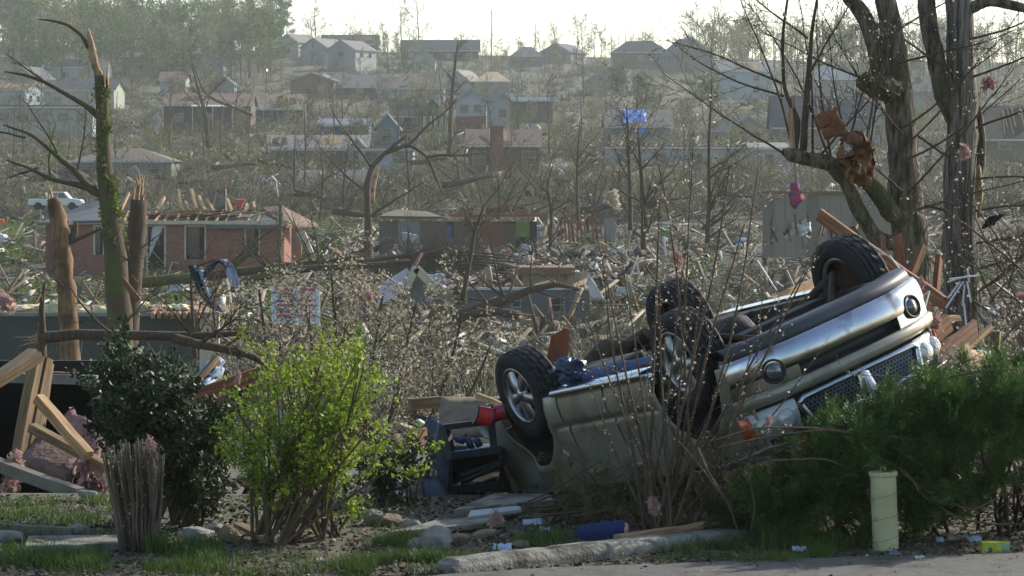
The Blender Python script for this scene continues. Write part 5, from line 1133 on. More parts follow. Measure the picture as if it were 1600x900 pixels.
path_tube('limb', [P(1402, 165, d), P(1378, 125, d), P(1368, 80, d), P(1356, 35, d), P(1335, 5, d), P(1320, -15, d)], [.11, .1, .085, .09, .085, .08], bark_big, B1, 10, .15, 3)
path_tube('limb_stub', [P(1400, 140, d-.1), P(1375, 138, d-.2), P(1355, 130, d-.25), P(1345, 118, d-.25)], [.12, .13, .12, .07], bark_big, B1, 10, .3, 4)
path_tube('limb', [P(1425, 350, d), P(1395, 335, d-.2), P(1370, 300, d-.3), P(1345, 272, d-.4), P(1300, 255, d-.5), P(1260, 248, d-.5), P(1238, 242, d-.5), P(1222, 236, d-.5)], [.11, .105, .09, .08, .085, .075, .08, .03], bark_big, B1, 10, .22, 5)
path_tube('limb', [P(1420, 385, d), P(1370, 375, d-.2), P(1345, 335, d-.3), P(1325, 290, d-.4), P(1300, 262, d-.4)], [.08, .08, .08, .07, .06], bark_big, B1, 10, .18, 6)
for pts, rr in (([P(1240, 240, d-.5), P(1248, 190, d-.5), P(1225, 140, d-.5), P(1222, 60, d-.5), P(1230, 0, d-.5), P(1240, -40, d-.5)], [.035, .03, .022, .018, .014, .01]), ([P(1255, 235, d-.5), P(1258, 180, d-.5), P(1264, 110, d-.5), P(1268, 50, d-.5), P(1278, -10, d-.5)], [.04, .036, .03, .02, .014]), ([P(1240, 245, d-.5), P(1236, 190, d-.5), P(1240, 150, d-.5)], [.04, .036, .02])):
    path_tube('shoot', pts, rr, wood_torn if len(pts) == 3 else bark_brown, B1, 7, .1)
SH = [(1240, 240, -.25, .9, 2.0), (1262, 120, .5, .9, 1.0), (1300, 255, -.1, 1, 1.7), (1310, 255, .35, 1, 1.6), (1335, 270, .25, .9, 1.7), (1225, 240, -.8, .5, 1.5), (1222, 130, -1, .45, 1.3), (1262, 60, -.7, .6, 1.0), (1280, 245, .6, .7, 1.4), (1410, 200, .9, .5, 1.5), (1415, 250, 1, .35, 1.6), (1410, 300, -.7, .5, 1.3), (1425, 330, 1, .2, 1.4), (1400, 100, 1, .3, 1.3), (1385, 60, .8, .5, 1.1), (1345, 270, -.4, 1, 1.5), (1225, 150, -1, .3, 1.4), (1395, 60, -.8, .6, 1.4), (1405, 150, -.9, .5, 1.6), (1412, 230, .8, .6, 1.6), (1300, 256, -.5, 1, 1.9), (1270, 246, 0, 1, 1.8), (1355, 280, .1, 1, 1.8), (1400, 340, -.6, .9, 1.7), (1420, 300, .7, .7, 1.7), (1410, 210, -.6, .8, 1.6)]
shoots = []
for x, y, dx, dz, L in SH:
    o, out = limb(rg, P(x, y, d-.4), (dx, rg.uniform(-.4, .2), dz), L, .014, B1, 'shoot', lv=(8, 5, 4), kids=(7, 4), rmin=.0028, up=.02, wob=.1, len_=.45, ang=38); shoots += out[1]+out[2]
g = np.random.default_rng(12); pp, dd = pts_on(shoots, g, 5, .01); V, Fc = leaves_np(pp-np.array(wm(B1).translation), .026, g, .7); link_mesh('buds', np_mesh('buds', V, Fc), budw, B1)
B2 = empty('split_tree', G(1500, d+.6), 'tall straight grey-barked tree nearest the right edge', 'tree')
path_tube('trunk', [P(1512, 900, d+.6), P(1508, 600, d+.6), P(1504, 480, d+.6), P(1500, 380, d+.6), P(1500, 260, d+.6), P(1505, 160, d+.6), P(1500, 60, d+.6), P(1497, -60, d+.6)], [.32, .25, .21, .19, .175, .165, .15, .14], bark_grey, B2, 16, .13, 7)
path_tube('limb', [P(1498, 190, d+.6), P(1475, 150, d+.6), P(1462, 90, d+.6), P(1450, 30, d+.6), P(1445, -50, d+.6)], [.12, .11, .1, .1, .09], bark_big, B2, 10, .2, 8)
path_tube('limb', [P(1520, 300, d+.7), P(1530, 260, d+.7), P(1532, 210, d+.7), P(1526, 160, d+.7)], [.07, .07, .06, .05], bark_big, B2, 9, .2, 9)
path_tube('limb', [P(1500, 20, d+.6), P(1545, 0, d+.5), P(1600, 12, d+.4), P(1660, 40, d+.3)], [.07, .06, .05, .04], bark_big, B2, 8, .15, 10)
path_tube('torn_limb', [P(1528, 260, d+.6), P(1530, 300, d+.6), P(1527, 340, d+.6)], [.03, .05, .03], wood_torn, B2, 6, .3)
for x in (1490, 1512, 1520): path_tube('vine', [P(x, 620, d+.35), P(x+3, 480, d+.35), P(x-4, 350, d+.38), P(x+5, 240, d+.4)], [.012, .011, .01, .006], bark_brown, B2, 5, .1)
shoots = []
for x, y, dx, dz, L in ((1525, 200, 1, .5, 1.4), (1522, 280, 1, .15, 1.6), (1525, 330, 1, .3, 1.4), (1490, 250, -.8, .5, 1.4), (1520, 120, 1, .3, 1.5), (1525, 380, 1, .1, 1.4), (1520, 60, 1, .1, 1.2), (1480, 330, -.9, .2, 1.2), (1470, 100, -.8, .5, 1.2), (1530, 420, .9, .2, 1.2), (1520, 460, .8, .4, 1.2)):
    o, out = limb(rg, P(x, y, d+.5), (dx, rg.uniform(-.5, .2), dz), L, .014, B2, 'shoot', lv=(8, 5, 4), kids=(8, 5), rmin=.0028, up=.015, wob=.12, len_=.45, ang=40); shoots += out[1]+out[2]
pp, dd = pts_on(shoots, g, 5, .01); V, Fc = leaves_np(pp-np.array(wm(B2).translation), .026, g, .7); link_mesh('buds', np_mesh('buds', V, Fc), budw, B2)
# brambles of twigs at the right edge
scatter = []
for i in range(46):
    a = P(rg.uniform(1530, 1680), rg.uniform(420, 640), rg.uniform(27, 33)); scatter.append((a, Vector((rg.uniform(-.8, .8), rg.uniform(-.3, .3), rg.uniform(.2, 1)))))
e = empty('thicket', G(1590, 30), 'tangle of bare twigs with pale buds along the right edge', 'shrub'); allb = []
cfgT = dict(seg=(6, 4, 3), wob=(.14, .2, .22), up=(.02, .02, .02), kids=(7, 4), ang=(42, 42), len=(.5, .5), start=.2, taper=.3, rk=.5, rmin=.003); out = [[], [], []]
for a, dv in scatter: grow(rg, a, dv, rg.uniform(.7, 1.4), .012, 0, cfgT, out)
V, Fc = merge_np([tubes_np(out[0], 5), tubes_np(out[1], 3), tubes_np(out[2], 3)]); link_mesh('stems', np_mesh('stems', V-np.array(wm(e).translation), Fc), bark_brown, e)
pp, dd = pts_on(out[1]+out[2], g, 4.5, .01); V, Fc = leaves_np(pp-np.array(wm(e).translation), .03, g, .7); link_mesh('buds', np_mesh('buds', V, Fc), budw, e)
# torn cushion in the tree
foam = mat('orange_foam', '#60402a', '#8a6a4a', rough=.95, scale=9, bump=1.0, bscale=20, c3='#4e2a19', c3scale=4, c3amount=.46); dd0 = d-.9
e = empty('torn_cushion', P(1318, 250, dd0), 'torn orange foam cushion caught over the wrenched limb', 'cushion')
sheet('cover', '', '', [P(1272, 186, dd0), P(1305, 167, dd0-.05), P(1326, 212, dd0-.12), P(1290, 216, dd0-.08)], mat('rust_cover', '#5f3a28', '#785038', rough=.9, scale=8, bump=.5), .05, .05, parent=e)
sheet('foam', '', '', [P(1316, 212, dd0-.1), P(1348, 216, dd0), P(1364, 268, dd0+.1), P(1322, 262, dd0-.1)], foam, .1, .14, 12, parent=e, rag=.12)
lump('foam', '', '', P(1338, 245, dd0-.1), (.12, .08, .19), foam, 3, 1.0, 3.5, 22, parent=e); lump('foam', '', '', P(1350, 280, dd0), (.07, .06, .08), foam, 5, .7, n=10, parent=e)
sheet('lining', '', '', [P(1318, 222, dd0-.22), P(1332, 226, dd0-.24), P(1330, 246, dd0-.22), P(1321, 240, dd0-.2)], trim, .005, .04, parent=e, rag=.3); sheet('lining', '', '', [P(1340, 252, dd0-.2), P(1347, 256, dd0-.2), P(1345, 276, dd0-.15), P(1339, 270, dd0-.18)], trim, .005, .04, parent=e, rag=.3)
pk = insul_p; pkl = mat('pale_pink_fluff', '#a9857c', '#c4a59a', rough=.95, scale=9, transl=.3)
TUFTS = [(1543, 127, 29.5, .085, 'red-pink insulation tuft high beside the straight grey trunk', mat('red_fluff', '#8f3a3e', '#b98580', bump=.8, bscale=20)), (1507, 235, 29.2, .085, 'pale pink insulation scrap on the straight grey trunk', pkl), (1057, 398, 20.6, .055, 'pink insulation shred at mid height in the budding shrub', pkl), (1021, 786, 20.2, .075, 'pink insulation tuft at the foot of the budding shrub', pkl), (1201, 655, 20.0, .045, 'small pink tuft on the hedge below the grille', pkl), (776, 806, 20.4, .06, 'pink fluff on the slab beside the overturned car', pkl), (1440, 440, 24.9, .05, 'peach scrap wedged above the right fog lamp', pkl), (372, 588, 24.6, .05, 'pink tuft on the boards behind the green bush', pkl), (398, 652, 24.4, .06, 'pink tuft lower in the wreckage behind the green bush', pkl), (575, 460, 40, .1, 'pinkish scrap in the pale-leaved tree', pkl), (5, 468, 40, .18, 'pink insulation tuft at the left edge above the posts', pkl), (960, 306, 20.5, .06, 'white scrap on the tallest shrub stem', budw), (1225, 22, 29.4, .02, 'white scrap on the upper shoot', budw), (235, 690, 19.4, .05, 'pale pink shred on top of the cut canes', pkl), (1462, 500, 24.7, .07, 'peach insulation between the lumber ends', pkl), (1510, 760, 20.0, .02, 'tiny pink scrap in the hedge', pkl)]
def tuft(lb, c, s, m_, seed, flat=1.0):
    g = np.random.default_rng(seed); c = Vector(c); N = 420
    k = g.normal(size=(4, 3))*np.array([.26, .2, .32])*s; cen = k[g.integers(0, 4, N)] + g.normal(size=(N, 3))*s*.24; cen *= np.array([g.uniform(.6, 1.1), .7, g.uniform(.9, 1.7)]); cen[:, 2] -= np.abs(cen[:, 0])*.6
    V, Fc = leaves_np(cen, s*.46, g, .4, .7, np.tile([[.15, 0, -1.0]], (N, 1)), .35); return tagit(link_mesh('insulation_tuft', np_mesh('insulation_tuft', V, Fc), m_, None, Matrix.Translation(c)), lb, 'insulation', 'insulation tufts')
for i, (x, y, dd, s, lb, m_) in enumerate(TUFTS): tuft(lb, P(x, y, dd), s*.9, m_, i+3)
sheet('black_cloth', 'black cloth snagged on a twig at the right', 'cloth', [P(1533, 358, 29), P(1545, 338, 29), P(1570, 334, 29), P(1552, 352, 29)], mat('black_cloth', '#141416', '#202024'), .01, .06)
# splintered wood and lumber by the tree
LUM = [('long reddish board slanting behind the front wheel', (1280, 335, 27), (1478, 476, 26), .04, .12, red_w), ('broad splintered upright board left of the tree foot', (1382, 436, 27.5), (1380, 366, 27.6), .03, .17, red_w), ('first tall splinter leaning on the tree foot', (1418, 470, 27.4), (1402, 362, 27.6), .05, .1, red_w), ('second tall splinter crossing the first at the tree foot', (1405, 480, 27.2), (1443, 382, 27.5), .05, .08, red_w), ('thin tall splinter between the two trunks', (1460, 478, 27.5), (1468, 398, 27.6), .05, .08, red_w), ('short reddish block standing behind the front wheel', (1345, 385, 27.6), (1325, 352, 27.6), .04, .1, red_w),
       ('upper thick reddish beam end poking out right of the fog lamp', (1432, 548, 24.5), (1484, 502, 24.9), .05, .16, red_w), ('lower thick reddish beam poking out right of the headlight', (1440, 578, 24.3), (1528, 512, 25.2), .05, .17, red_w), ('pale thin stick crossing above the plywood', (1500, 556, 24.6), (1552, 508, 25), .03, .05, pine_w), ('pale short block behind the upper beam end', (1470, 500, 25.4), (1498, 496, 25.6), .08, .05, pine_w), ('tan board lying behind the fog lamp', (1432, 470, 25.2), (1464, 520, 25.2), .03, .18, pine_w), ('brown board under the tan one beside the wheel', (1405, 440, 25.6), (1452, 490, 25.5), .04, .14, old_w), ('reddish plank low against the hedge top', (1425, 612, 23.6), (1495, 572, 24.2), .05, .2, red_w), ('grey weathered plank at the far right of the lumber', (1540, 560, 26), (1640, 590, 26), .04, .16, mat('grey_plank', '#5d584e', '#757064')), ('dark stump-like board end right of the plywood', (1552, 580, 25), (1558, 512, 25.2), .07, .08, old_w), ('small tan board leaning on the far wheel', (1205, 478, 26), (1290, 440, 27), .04, .16, pine_w), ('brown plank flat behind the car underside', (1160, 500, 26), (1270, 462, 27), .04, .14, red_w), ('short grey stick under the cross', (1478, 520, 25), (1510, 560, 25), .03, .05, old_w), ('reddish plank end between grille and hedge', (1418, 625, 23), (1468, 600, 23.8), .05, .13, red_w)]
for lb, a, b, t, w, m_ in LUM: plank(lb, P(*a), P(*b), t, w, m_, jag=.06, name='board', cat='board', group='lumber heaped beside the car')
sheet('plywood', 'broad pale plywood sheet lying on the lumber heap', 'plywood', [P(1500, 545, 24.8), P(1594, 570, 24.6), P(1560, 596, 23.8), P(1525, 590, 24)], pine_w, .02, .01)
sheet('plywood', 'brown plywood piece under the broad pale sheet', 'plywood', [P(1440, 572, 24.2), P(1512, 540, 24.7), P(1530, 590, 24), P(1470, 606, 23.6)], old_w, .03, .01)
sheet('gutter_piece', 'white strip of gutter beside the plywood', 'gutter', [P(1515, 548, 24.9), P(1548, 552, 24.9), P(1548, 558, 24.8), P(1515, 554, 24.8)], trim, .02, .01)
e = empty('white_strips', P(1495, 500, 26.5), 'white plastic strips splayed like a cross before the straight trunk', 'plastic strips'); d = 26.5
for a, b, w in (((1484, 436), (1529, 430), .05), ((1480, 441), (1515, 430), .04), ((1512, 421), (1514, 440), .05), ((1511, 440), (1517, 472), .035), ((1505, 440), (1478, 481), .04), ((1500, 440), (1472, 478), .03), ((1507, 446), (1504, 478), .03), ((1506, 474), (1513, 538), .05), ((1510, 505), (1509, 540), .04)): MB().bar(P(a[0], a[1], d+rg.uniform(-.05, .05)), P(b[0], b[1], d+rg.uniform(-.05, .05)), .012, w, up=(0, 1, 0)).build('strip', mat('white_plastic', '#b4b8c0', '#cdd0d6', rough=.5), e)
cab = empty('cable_loop', P(1420, 470, 25), 'pale cable looping over the lumber', 'cable'); MB().tube([P(1345, 388, 26), P(1390, 400, 26), P(1430, 450, 25.4), P(1440, 490, 25), P(1432, 470, 24.8), P(1452, 455, 24.9), P(1438, 505, 24.6)], .009, 5).build('cable', trim, cab)

# ------------------------------------------------------------------ pale-leaved tree behind the bushes
d = 43.0; e = empty('pale_leaved_tree', G(560, d), 'spreading tree covered in pale tan leaves behind the green bush', 'tree'); rg = random.Random(5); out = [[], [], [], []]
cfgB = dict(seg=(6, 5, 4, 3), wob=(.12, .2, .25, .25), up=(.03, .02, .01, 0), kids=(9, 6, 4), ang=(50, 48, 45), len=(.5, .5, .5), start=.3, taper=.35, rk=.55, rmin=.005)
for x, L in ((430, 3.4), (475, 3.0), (530, 3.2), (560, 3.6), (600, 3.3), (640, 3.2), (700, 3.2), (390, 3.0), (740, 2.8)): grow(rg, G(540+(x-560)*.55, d+rg.uniform(-.6, .8)), Vector(((x-560)/330, rg.uniform(-.2, .2), 1)), L, .05, 0, cfgB, out)
o_ = np.array(wm(e).translation); V, Fc = merge_np([tubes_np(out[0], 6), tubes_np(out[1], 4)]); link_mesh('trunk', np_mesh('trunk', V-o_, Fc, True), bark_brown, e)
V, Fc = merge_np([tubes_np(out[2], 3), tubes_np(out[3], 3)]); link_mesh('twigs', np_mesh('twigs', V-o_, Fc), twig, e)
g = np.random.default_rng(6); pp, dd = pts_on(out[1]+out[2]+out[3], g, 24, .06); pp = pp[pp[:, 2] > -2.2]; V, Fc = leaves_np(pp-o_, .05, g, .6, .5); link_mesh('crown', np_mesh('crown', V, Fc), mat('tan_leaves', '#8f8570', '#b5ab97', rough=.8, scale=1.5, transl=.4, island=.3), e)
# sign board with red headings
d = 62.0; e = empty('notice_sign', P(462, 520, d), 'white notice board with red headings behind the green bush', 'sign')
MB().box((P(462, 477, d)), (P(500, 0, d).x-P(424, 0, d).x, .06, P(0, 448, d).z-P(0, 506, d).z)).build('board', mat('sign_white', '#aab2ba', '#bdc4ca', rough=.5), e); redm = mat('sign_red', '#a03a55', '#b04a62'); greym = mat('sign_grey', '#7f8791', '#8b939c')
for col in (432, 467):
    for y, h, m_ in ((450, 5, redm), (457, 1.2, greym), (460, 1.2, greym), (463, 1.5, redm), (469, 3, redm), (475, 3.4, redm), (480, 1.2, greym), (483, 1.2, greym), (485.5, 3.5, redm if col == 432 else greym), (491.5, 4, redm), (497, 1.2, greym), (500, 1.2, greym)):
        a = P(col, y, d-.035); b = P(col+26, y+h, d-.035); MB().box(((a.x+b.x)/2, d-.034, (a.z+b.z)/2), (b.x-a.x, .006, a.z-b.z)).build('printed_line', m_, e)
for x in (432, 492): MB().tube([P(x, 600, d+.06), P(x, 448, d+.06)], .04, 6).build('post', old_w, e)
# cloth strips hanging on a snapped sapling
d = 48.0; e = empty('hanging_cloth', P(335, 440, d), 'dark blue and white cloth strips draped over a broken branch', 'cloth')
nav = mat('navy_cloth', '#1d2531', '#2b3544', rough=.8); pal = mat('pale_cloth', '#7d879c', '#a3aabb', rough=.8)
for seq, m_, w in (([(299, 413), (308, 440), (320, 465), (344, 487)], nav, .16), ([(312, 420), (320, 448), (333, 470), (348, 489)], pal, .1), ([(318, 436), (332, 412), (346, 403), (358, 420)], nav, .14), ([(340, 405), (352, 408), (362, 425), (371, 452)], pal, .2)):
    rows = [[P(x, y, d)+Vector(((j-2)*w/4, .08*math.sin(j*2+i), .02*math.cos(j*3+i))) for j in range(5)] for i, (x, y) in enumerate(seq)]; MB().grid(rows).build('cloth_strip', m_, e, smooth=True, solid=.01, subsurf=1)
e = thin_tree('broken sapling holding up the cloth strips', [P(305, 560, d+.1), P(300, 480, d+.1), P(298, 420, d+.1), P(345, 402, d+.1)], [.04, .03, .025, .012], 71, 5, .8)

# ------------------------------------------------------------------ collapsed carport at the left
d = 27.0; cp = empty('collapsed_carport', P(40, 760, d), 'collapsed carport with a black opening behind the leaning posts', 'carport')
mb = MB(); a = P(-60, 592, d); b = P(150, 598, d); blackm = mat('interior_shade', '#1b1a18', '#262420', rough=.95)  # near-black colour stands for the shade inside carport and trailer
MB().prism([a, b, b+Vector((0, 5, -.35)), a+Vector((0, 5, -.35))], (0, 0, .06)).build('roof', roofm('#4d4a45'), cp)
MB().bar(P(-60, 588, d-.05), P(152, 594, d-.05), .1, .09).build('gutter', mat('gutter_grey', '#6a6860', '#7d7b73'), cp)
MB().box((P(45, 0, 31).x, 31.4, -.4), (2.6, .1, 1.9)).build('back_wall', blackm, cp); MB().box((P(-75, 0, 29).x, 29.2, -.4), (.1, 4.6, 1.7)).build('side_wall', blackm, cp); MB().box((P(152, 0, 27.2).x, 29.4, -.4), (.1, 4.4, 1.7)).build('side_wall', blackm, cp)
PL = [('left of the three leaning posts in the carport opening', (58, 556, 26.3), (26, 724, 26), .1, .1, old_w), ('middle of the three leaning posts in the carport opening', (72, 560, 26.4), (38, 730, 26.1), .1, .1, old_w), ('right wide leaning post in the carport opening', (76, 566, 26.5), (52, 735, 26.2), .04, .16, old_w), ('upper pale beam entering at the left edge', (-30, 606, 25.4), (52, 548, 25.8), .12, .05, pine_w), ('lower pale beam entering at the left edge', (-30, 612, 25.2), (62, 556, 25.6), .1, .09, pine_w), ('pale stud slanting down across the carport opening', (60, 622, 25.6), (138, 712, 25.2), .09, .09, pine_w), ('brown stud lying below the slanting pale one', (50, 668, 25.9), (168, 732, 25.3), .09, .08, old_w), ('grey timber on the ground at the left edge', (-30, 716, 25), (125, 772, 24.2), .1, .1, mat('grey_timber', '#5b5548', '#6f685a')), ('reddish plank along the top of the carport roof', (78, 583, 27), (122, 585, 27), .1, .03, red_w)]
for lb, a, b, t, w, m_ in PL: plank(lb, P(*a), P(*b), t, w, m_, name='timber', cat='timber', group='timbers at the carport')
sheet('insulation_batt', 'upper pink insulation batt slumped in the carport', 'insulation', [P(100, 675, 26.4), P(116, 645, 26.6), P(166, 690, 26.2), P(150, 735, 26)], mat('batt_pink', '#7f5c58', '#9a766f', rough=.95, scale=9, bump=.9, bscale=24, c3='#5a4a42', c3scale=6, c3amount=.42), .12, .015, group='pink batts in the carport'); sheet('insulation_batt', 'lower dirty insulation batt lying under the studs', 'insulation', [P(40, 735, 25.8), P(78, 692, 26.2), P(130, 715, 26), P(110, 760, 25.4)], mat('dirty_batt', '#655049', '#7d665d', rough=.95, scale=9, bump=.9, bscale=24, c3='#4a3f38', c3scale=6, c3amount=.42), .14, .02, group='pink batts in the carport')
tuft('bright pink insulation lump right of the lower batt', P(142, 745, 25.5), .2, mat('bright_pink', '#8d6863', '#a8867e', rough=.95, scale=8), 9); tuft('pink insulation clump on the grey timber', P(22, 728, 24.9), .14, pkl, 10); tuft('second pink clump below the first at the left edge', P(12, 756, 24.8), .11, pkl, 12)
# wreckage behind the bushes
W2 = [('brown joist leaning up behind the holly', (292, 622, 25), (340, 562, 25.4), .04, .1, old_w), ('upper reddish board behind the green bush', (300, 622, 24.8), (405, 585, 25), .04, .13, red_w), ('lower reddish board behind the green bush', (330, 632, 24.7), (440, 596, 25), .04, .09, red_w), ('cream beam above the dark gap behind the green bush', (340, 692, 24.6), (480, 702, 24.6), .08, .1, cream), ('pale lath lying at the left of the cream beam', (350, 640, 24.5), (352, 690, 24.5), .04, .07, pine_w), ('brown board above the trailer at the left', (640, 632, 25), (690, 628, 25.2), .05, .1, old_w), ('dark board below the brown one beside the trailer', (640, 690, 24.5), (668, 678, 24.8), .06, .12, red_w), ('pale stick over the red spool', (745, 618, 24.6), (800, 640, 24), .03, .05, pine_w), ('grey post under the green bush crown', (585, 720, 23.8), (590, 790, 23.6), .05, .05, mconc)]
for lb, a, b, t, w, m_ in W2: plank(lb, P(*a), P(*b), t, w, m_, name='board', cat='board', group='boards behind the bushes')
SHT = [('blue-white torn metal sheet behind the holly', [(296, 604, 25.3), (334, 556, 25.6), (352, 566, 25.6), (312, 612, 25.2)], '#8896ab'), ('second pale sheet sliding under the brown joist', [(312, 612, 25), (340, 575, 25.4), (350, 580, 25.3), (318, 618, 24.9)], '#9aa3b0'), ('grey wall panel behind the green bush', [(360, 628, 24.9), (410, 620, 24.9), (412, 690, 24.8), (362, 690, 24.8)], '#706d64'), ('pale plaster piece deep in the green bush', [(430, 640, 25), (490, 630, 25), (500, 690, 24.8), (440, 695, 24.8)], '#a29d90'), ('white board piece under the green bush at its right', [(585, 800, 22.8), (638, 762, 23.4), (640, 775, 23.2), (590, 812, 22.6)], '#a5aab2'), ('dark brown shingle slab leaning beside the trailer', [(622, 800, 23.2), (640, 768, 23.6), (662, 765, 23.6), (660, 812, 23)], '#4a3d34')]
for i, (lb, cs, hx) in enumerate(SHT): sheet(('metal_sheet', 'loose_sheet', 'wall_board', 'plaster_piece', 'white_board', 'shingle_slab')[i], lb, 'debris', [P(*c) for c in cs], mat('pan_'+hx, hx, hx, rough=.7, scale=4, c3='#5a554b', c3scale=3, c3amount=.35), .03, .03, group='wreckage behind the bushes')
# low wreck bank behind everything in front of the drop
debris('rubble', 'small rubble and litter on the bank behind the bushes', 31, 900, 23.6, 29, .04, .22, (250, 1000), zj=.10)
debris('rubble', 'splintered wood and litter around the tree foot', 32, 500, 24.5, 30, .05, .3, (1380, 1640), zj=.3)

# ------------------------------------------------------------------ trailer with spools
d = 23.9; tr = empty('utility_trailer', P(720, 800, d), 'dark steel utility trailer tipped beside the overturned car', 'trailer'); steel = mat('trailer_steel', '#1f2226', '#2d3136', rough=.5, metal=.5, scale=5, c3='#3a3027', c3scale=4, c3amount=.35); bluest = mat('blue_steel', '#2a323d', '#3a4450', rough=.45, metal=.4, scale=4)
MB().bar(P(691, 668, d-.1), P(754, 660, d-.1), .06, .05).build('top_rail', steel, tr); MB().bar(P(694, 666, d-.1), P(706, 718, d-.15), .06, .07).build('post', steel, tr); MB().bar(P(768, 660, d), P(772, 705, d), .05, .06).build('post', steel, tr)
MB().bar(P(703, 712, d-.2), P(782, 702, d-.05), .05, .06).build('front_rail', bluest, tr)
sheet('shelf', '', '', [P(703, 715, d-.2), P(782, 705, d-.05), P(790, 690, d+.9), P(712, 698, d+.9)], steel, .03, .005, parent=tr)
sheet('side_plate', '', '', [P(668, 690, d+.1), P(704, 665, d), P(706, 762, d-.25), P(690, 772, d-.3)], steel, .03, .02, parent=tr); sheet('rear_plate', '', '', [P(672, 652, d+.4), P(694, 665, d+.2), P(694, 720, d+.1), P(672, 715, d+.2)], bluest, .03, .02, parent=tr)
sheet('mud_flap', '', '', [P(660, 730, d-.2), P(676, 735, d-.3), P(706, 782, d-.4), P(664, 795, d-.4)], bluest, .03, .04, parent=tr)
MB().lathe([(.1, -.1), (.2, -.11), (.24, -.06), (.24, .06), (.2, .11), (.1, .1)], 24, Matrix.Translation(P(676, 788, d-.1)) @ Matrix.Rotation(math.radians(70), 4, 'Y') @ Matrix.Rotation(.5, 4, 'X')).build('wheel', rubber, tr, smooth=True)
sheet('slant_plate', '', '', [P(716, 742, d-.1), P(786, 716, d), P(788, 726, d), P(720, 756, d-.1)], steel, .02, .01, parent=tr); sheet('bed_floor', '', '', [P(702, 765, d+.2), P(775, 755, d+.3), P(790, 700, d+1.2), P(706, 715, d+1.2)], blackm, .03, .01, parent=tr); MB().box(P(748, 752, d+.75), (.62, .05, .62)).build('shade_panel', blackm, tr); MB().box(P(702, 752, d+.3), (.04, .9, .55)).build('side_panel', blackm, tr)  # black back and side panels added as the shade inside the trailer
MB().bar(P(700, 715, d-.1), P(702, 765, d-.1), .04, .05).build('post', steel, tr); MB().bar(P(702, 765, d), P(775, 758, d+.1), .05, .06).build('bottom_rail', steel, tr)
redp = mat('red_plastic', '#b3201c', '#c8332a', rough=.4, scale=6)
def spool(label, c, ax, r, h, m_):
    q = Vector(ax).normalized().to_track_quat('Z', 'Y').to_matrix().to_4x4(); M = Matrix.Translation(c) @ q; e = empty('spool', c, label, 'spool', 'red spools'); prof = [(0, -h/2), (r*.86, -h/2)]
    for i in range(15): prof.append((r*(.9+.025*(i % 2)), -h/2+h*(i+.5)/15))
    MB().lathe(prof+[(r*.86, h/2), (0, h/2)], 28, M).build('winding', m_, e, smooth=True)
    for q_ in (-1, 1): MB().lathe([(0, q_*h/2-.006), (r, q_*h/2-.006), (r, q_*h/2+.006), (0, q_*h/2+.006)], 28, M).build('flange', blackpl, e)
spool('bright red spool at the end of the trailer rail', P(756, 650, 23.5), (.9, .2, -.25), .085, .14, redp); spool('darker red spool half hidden by the rear wheel', P(783, 644, 23.9), (.9, -.3, .2), .075, .12, mat('dark_red_plastic', '#8a1a22', '#a1262c', rough=.4))
for i, (x, y, x2, y2, lb) in enumerate(((728, 680, 738, 702, 'upright blue bottle on the trailer shelf'), (708, 684, 726, 690, 'blue can lying at the left of the trailer shelf'), (742, 682, 750, 698, 'dark blue canister right of the upright bottle'), (710, 700, 730, 703, 'blue tube lying along the front rail'))): e = empty('bottle', P(x2, y2, d+.2), lb, 'bottle', 'blue bottles on the trailer'); a = P(x, y, d+.2); b = P(x2, y2, d+.2); MB().tube([a, a.lerp(b, .2), a.lerp(b, .25), b], [.012, .014, .03, .03], 12).build('body', mat('blue_bottle', '#22395f', '#2f4c78', rough=.3), e, smooth=True); MB().tube([a+(a-b)*.08, a], .016, 10).build('cap', blackpl, e)
sheet('plywood', 'stained plywood sheet standing behind the trailer', 'plywood', [P(682, 684, 24.6), P(690, 622, 25), P(782, 622, 24.9), P(776, 684, 24.5)], mat('stained_ply', '#6b5d4c', '#85745d', rough=.9, scale=4, c3='#4a4138', c3scale=5, c3amount=.42), .02, .01)
MB_ = MB().prism([P(852, 572, 24.3), P(861, 525, 24.3), P(884, 512, 24.3), P(890, 516, 24.3), P(886, 570, 24.3)], (0, .04, 0)); tagit(MB_.build('broken_board', mat('varnished_wood', '#6f3418', '#8a4a26', rough=.5, scale=3, stretch=(8, 8, .8)), origin=P(870, 572, 24.3)), 'orange-brown broken board upright behind the rear wheel', 'board')
lump('cloth_bundle', 'navy blue cloth bundle on the upturned underside', 'cloth', P(892, 577, 22.9), (.13, .12, .09), mat('navy_shiny', '#1a2740', '#2c3c5c', rough=.35, scale=5, bump=.6, bscale=12), 14, .6, 2.0, 20)
e = empty('rolled_cloth', P(985, 585, 22.4), 'faded blue rolled fabric along the upturned sill', 'cloth'); path_tube('roll', [P(915, 588, 22.8), P(960, 580, 22.5), P(1010, 570, 22.2), P(1045, 562, 22)], [.05, .065, .06, .05], mat('denim', '#2f3f58', '#45587a', rough=.8), e, 10, .25, 3)
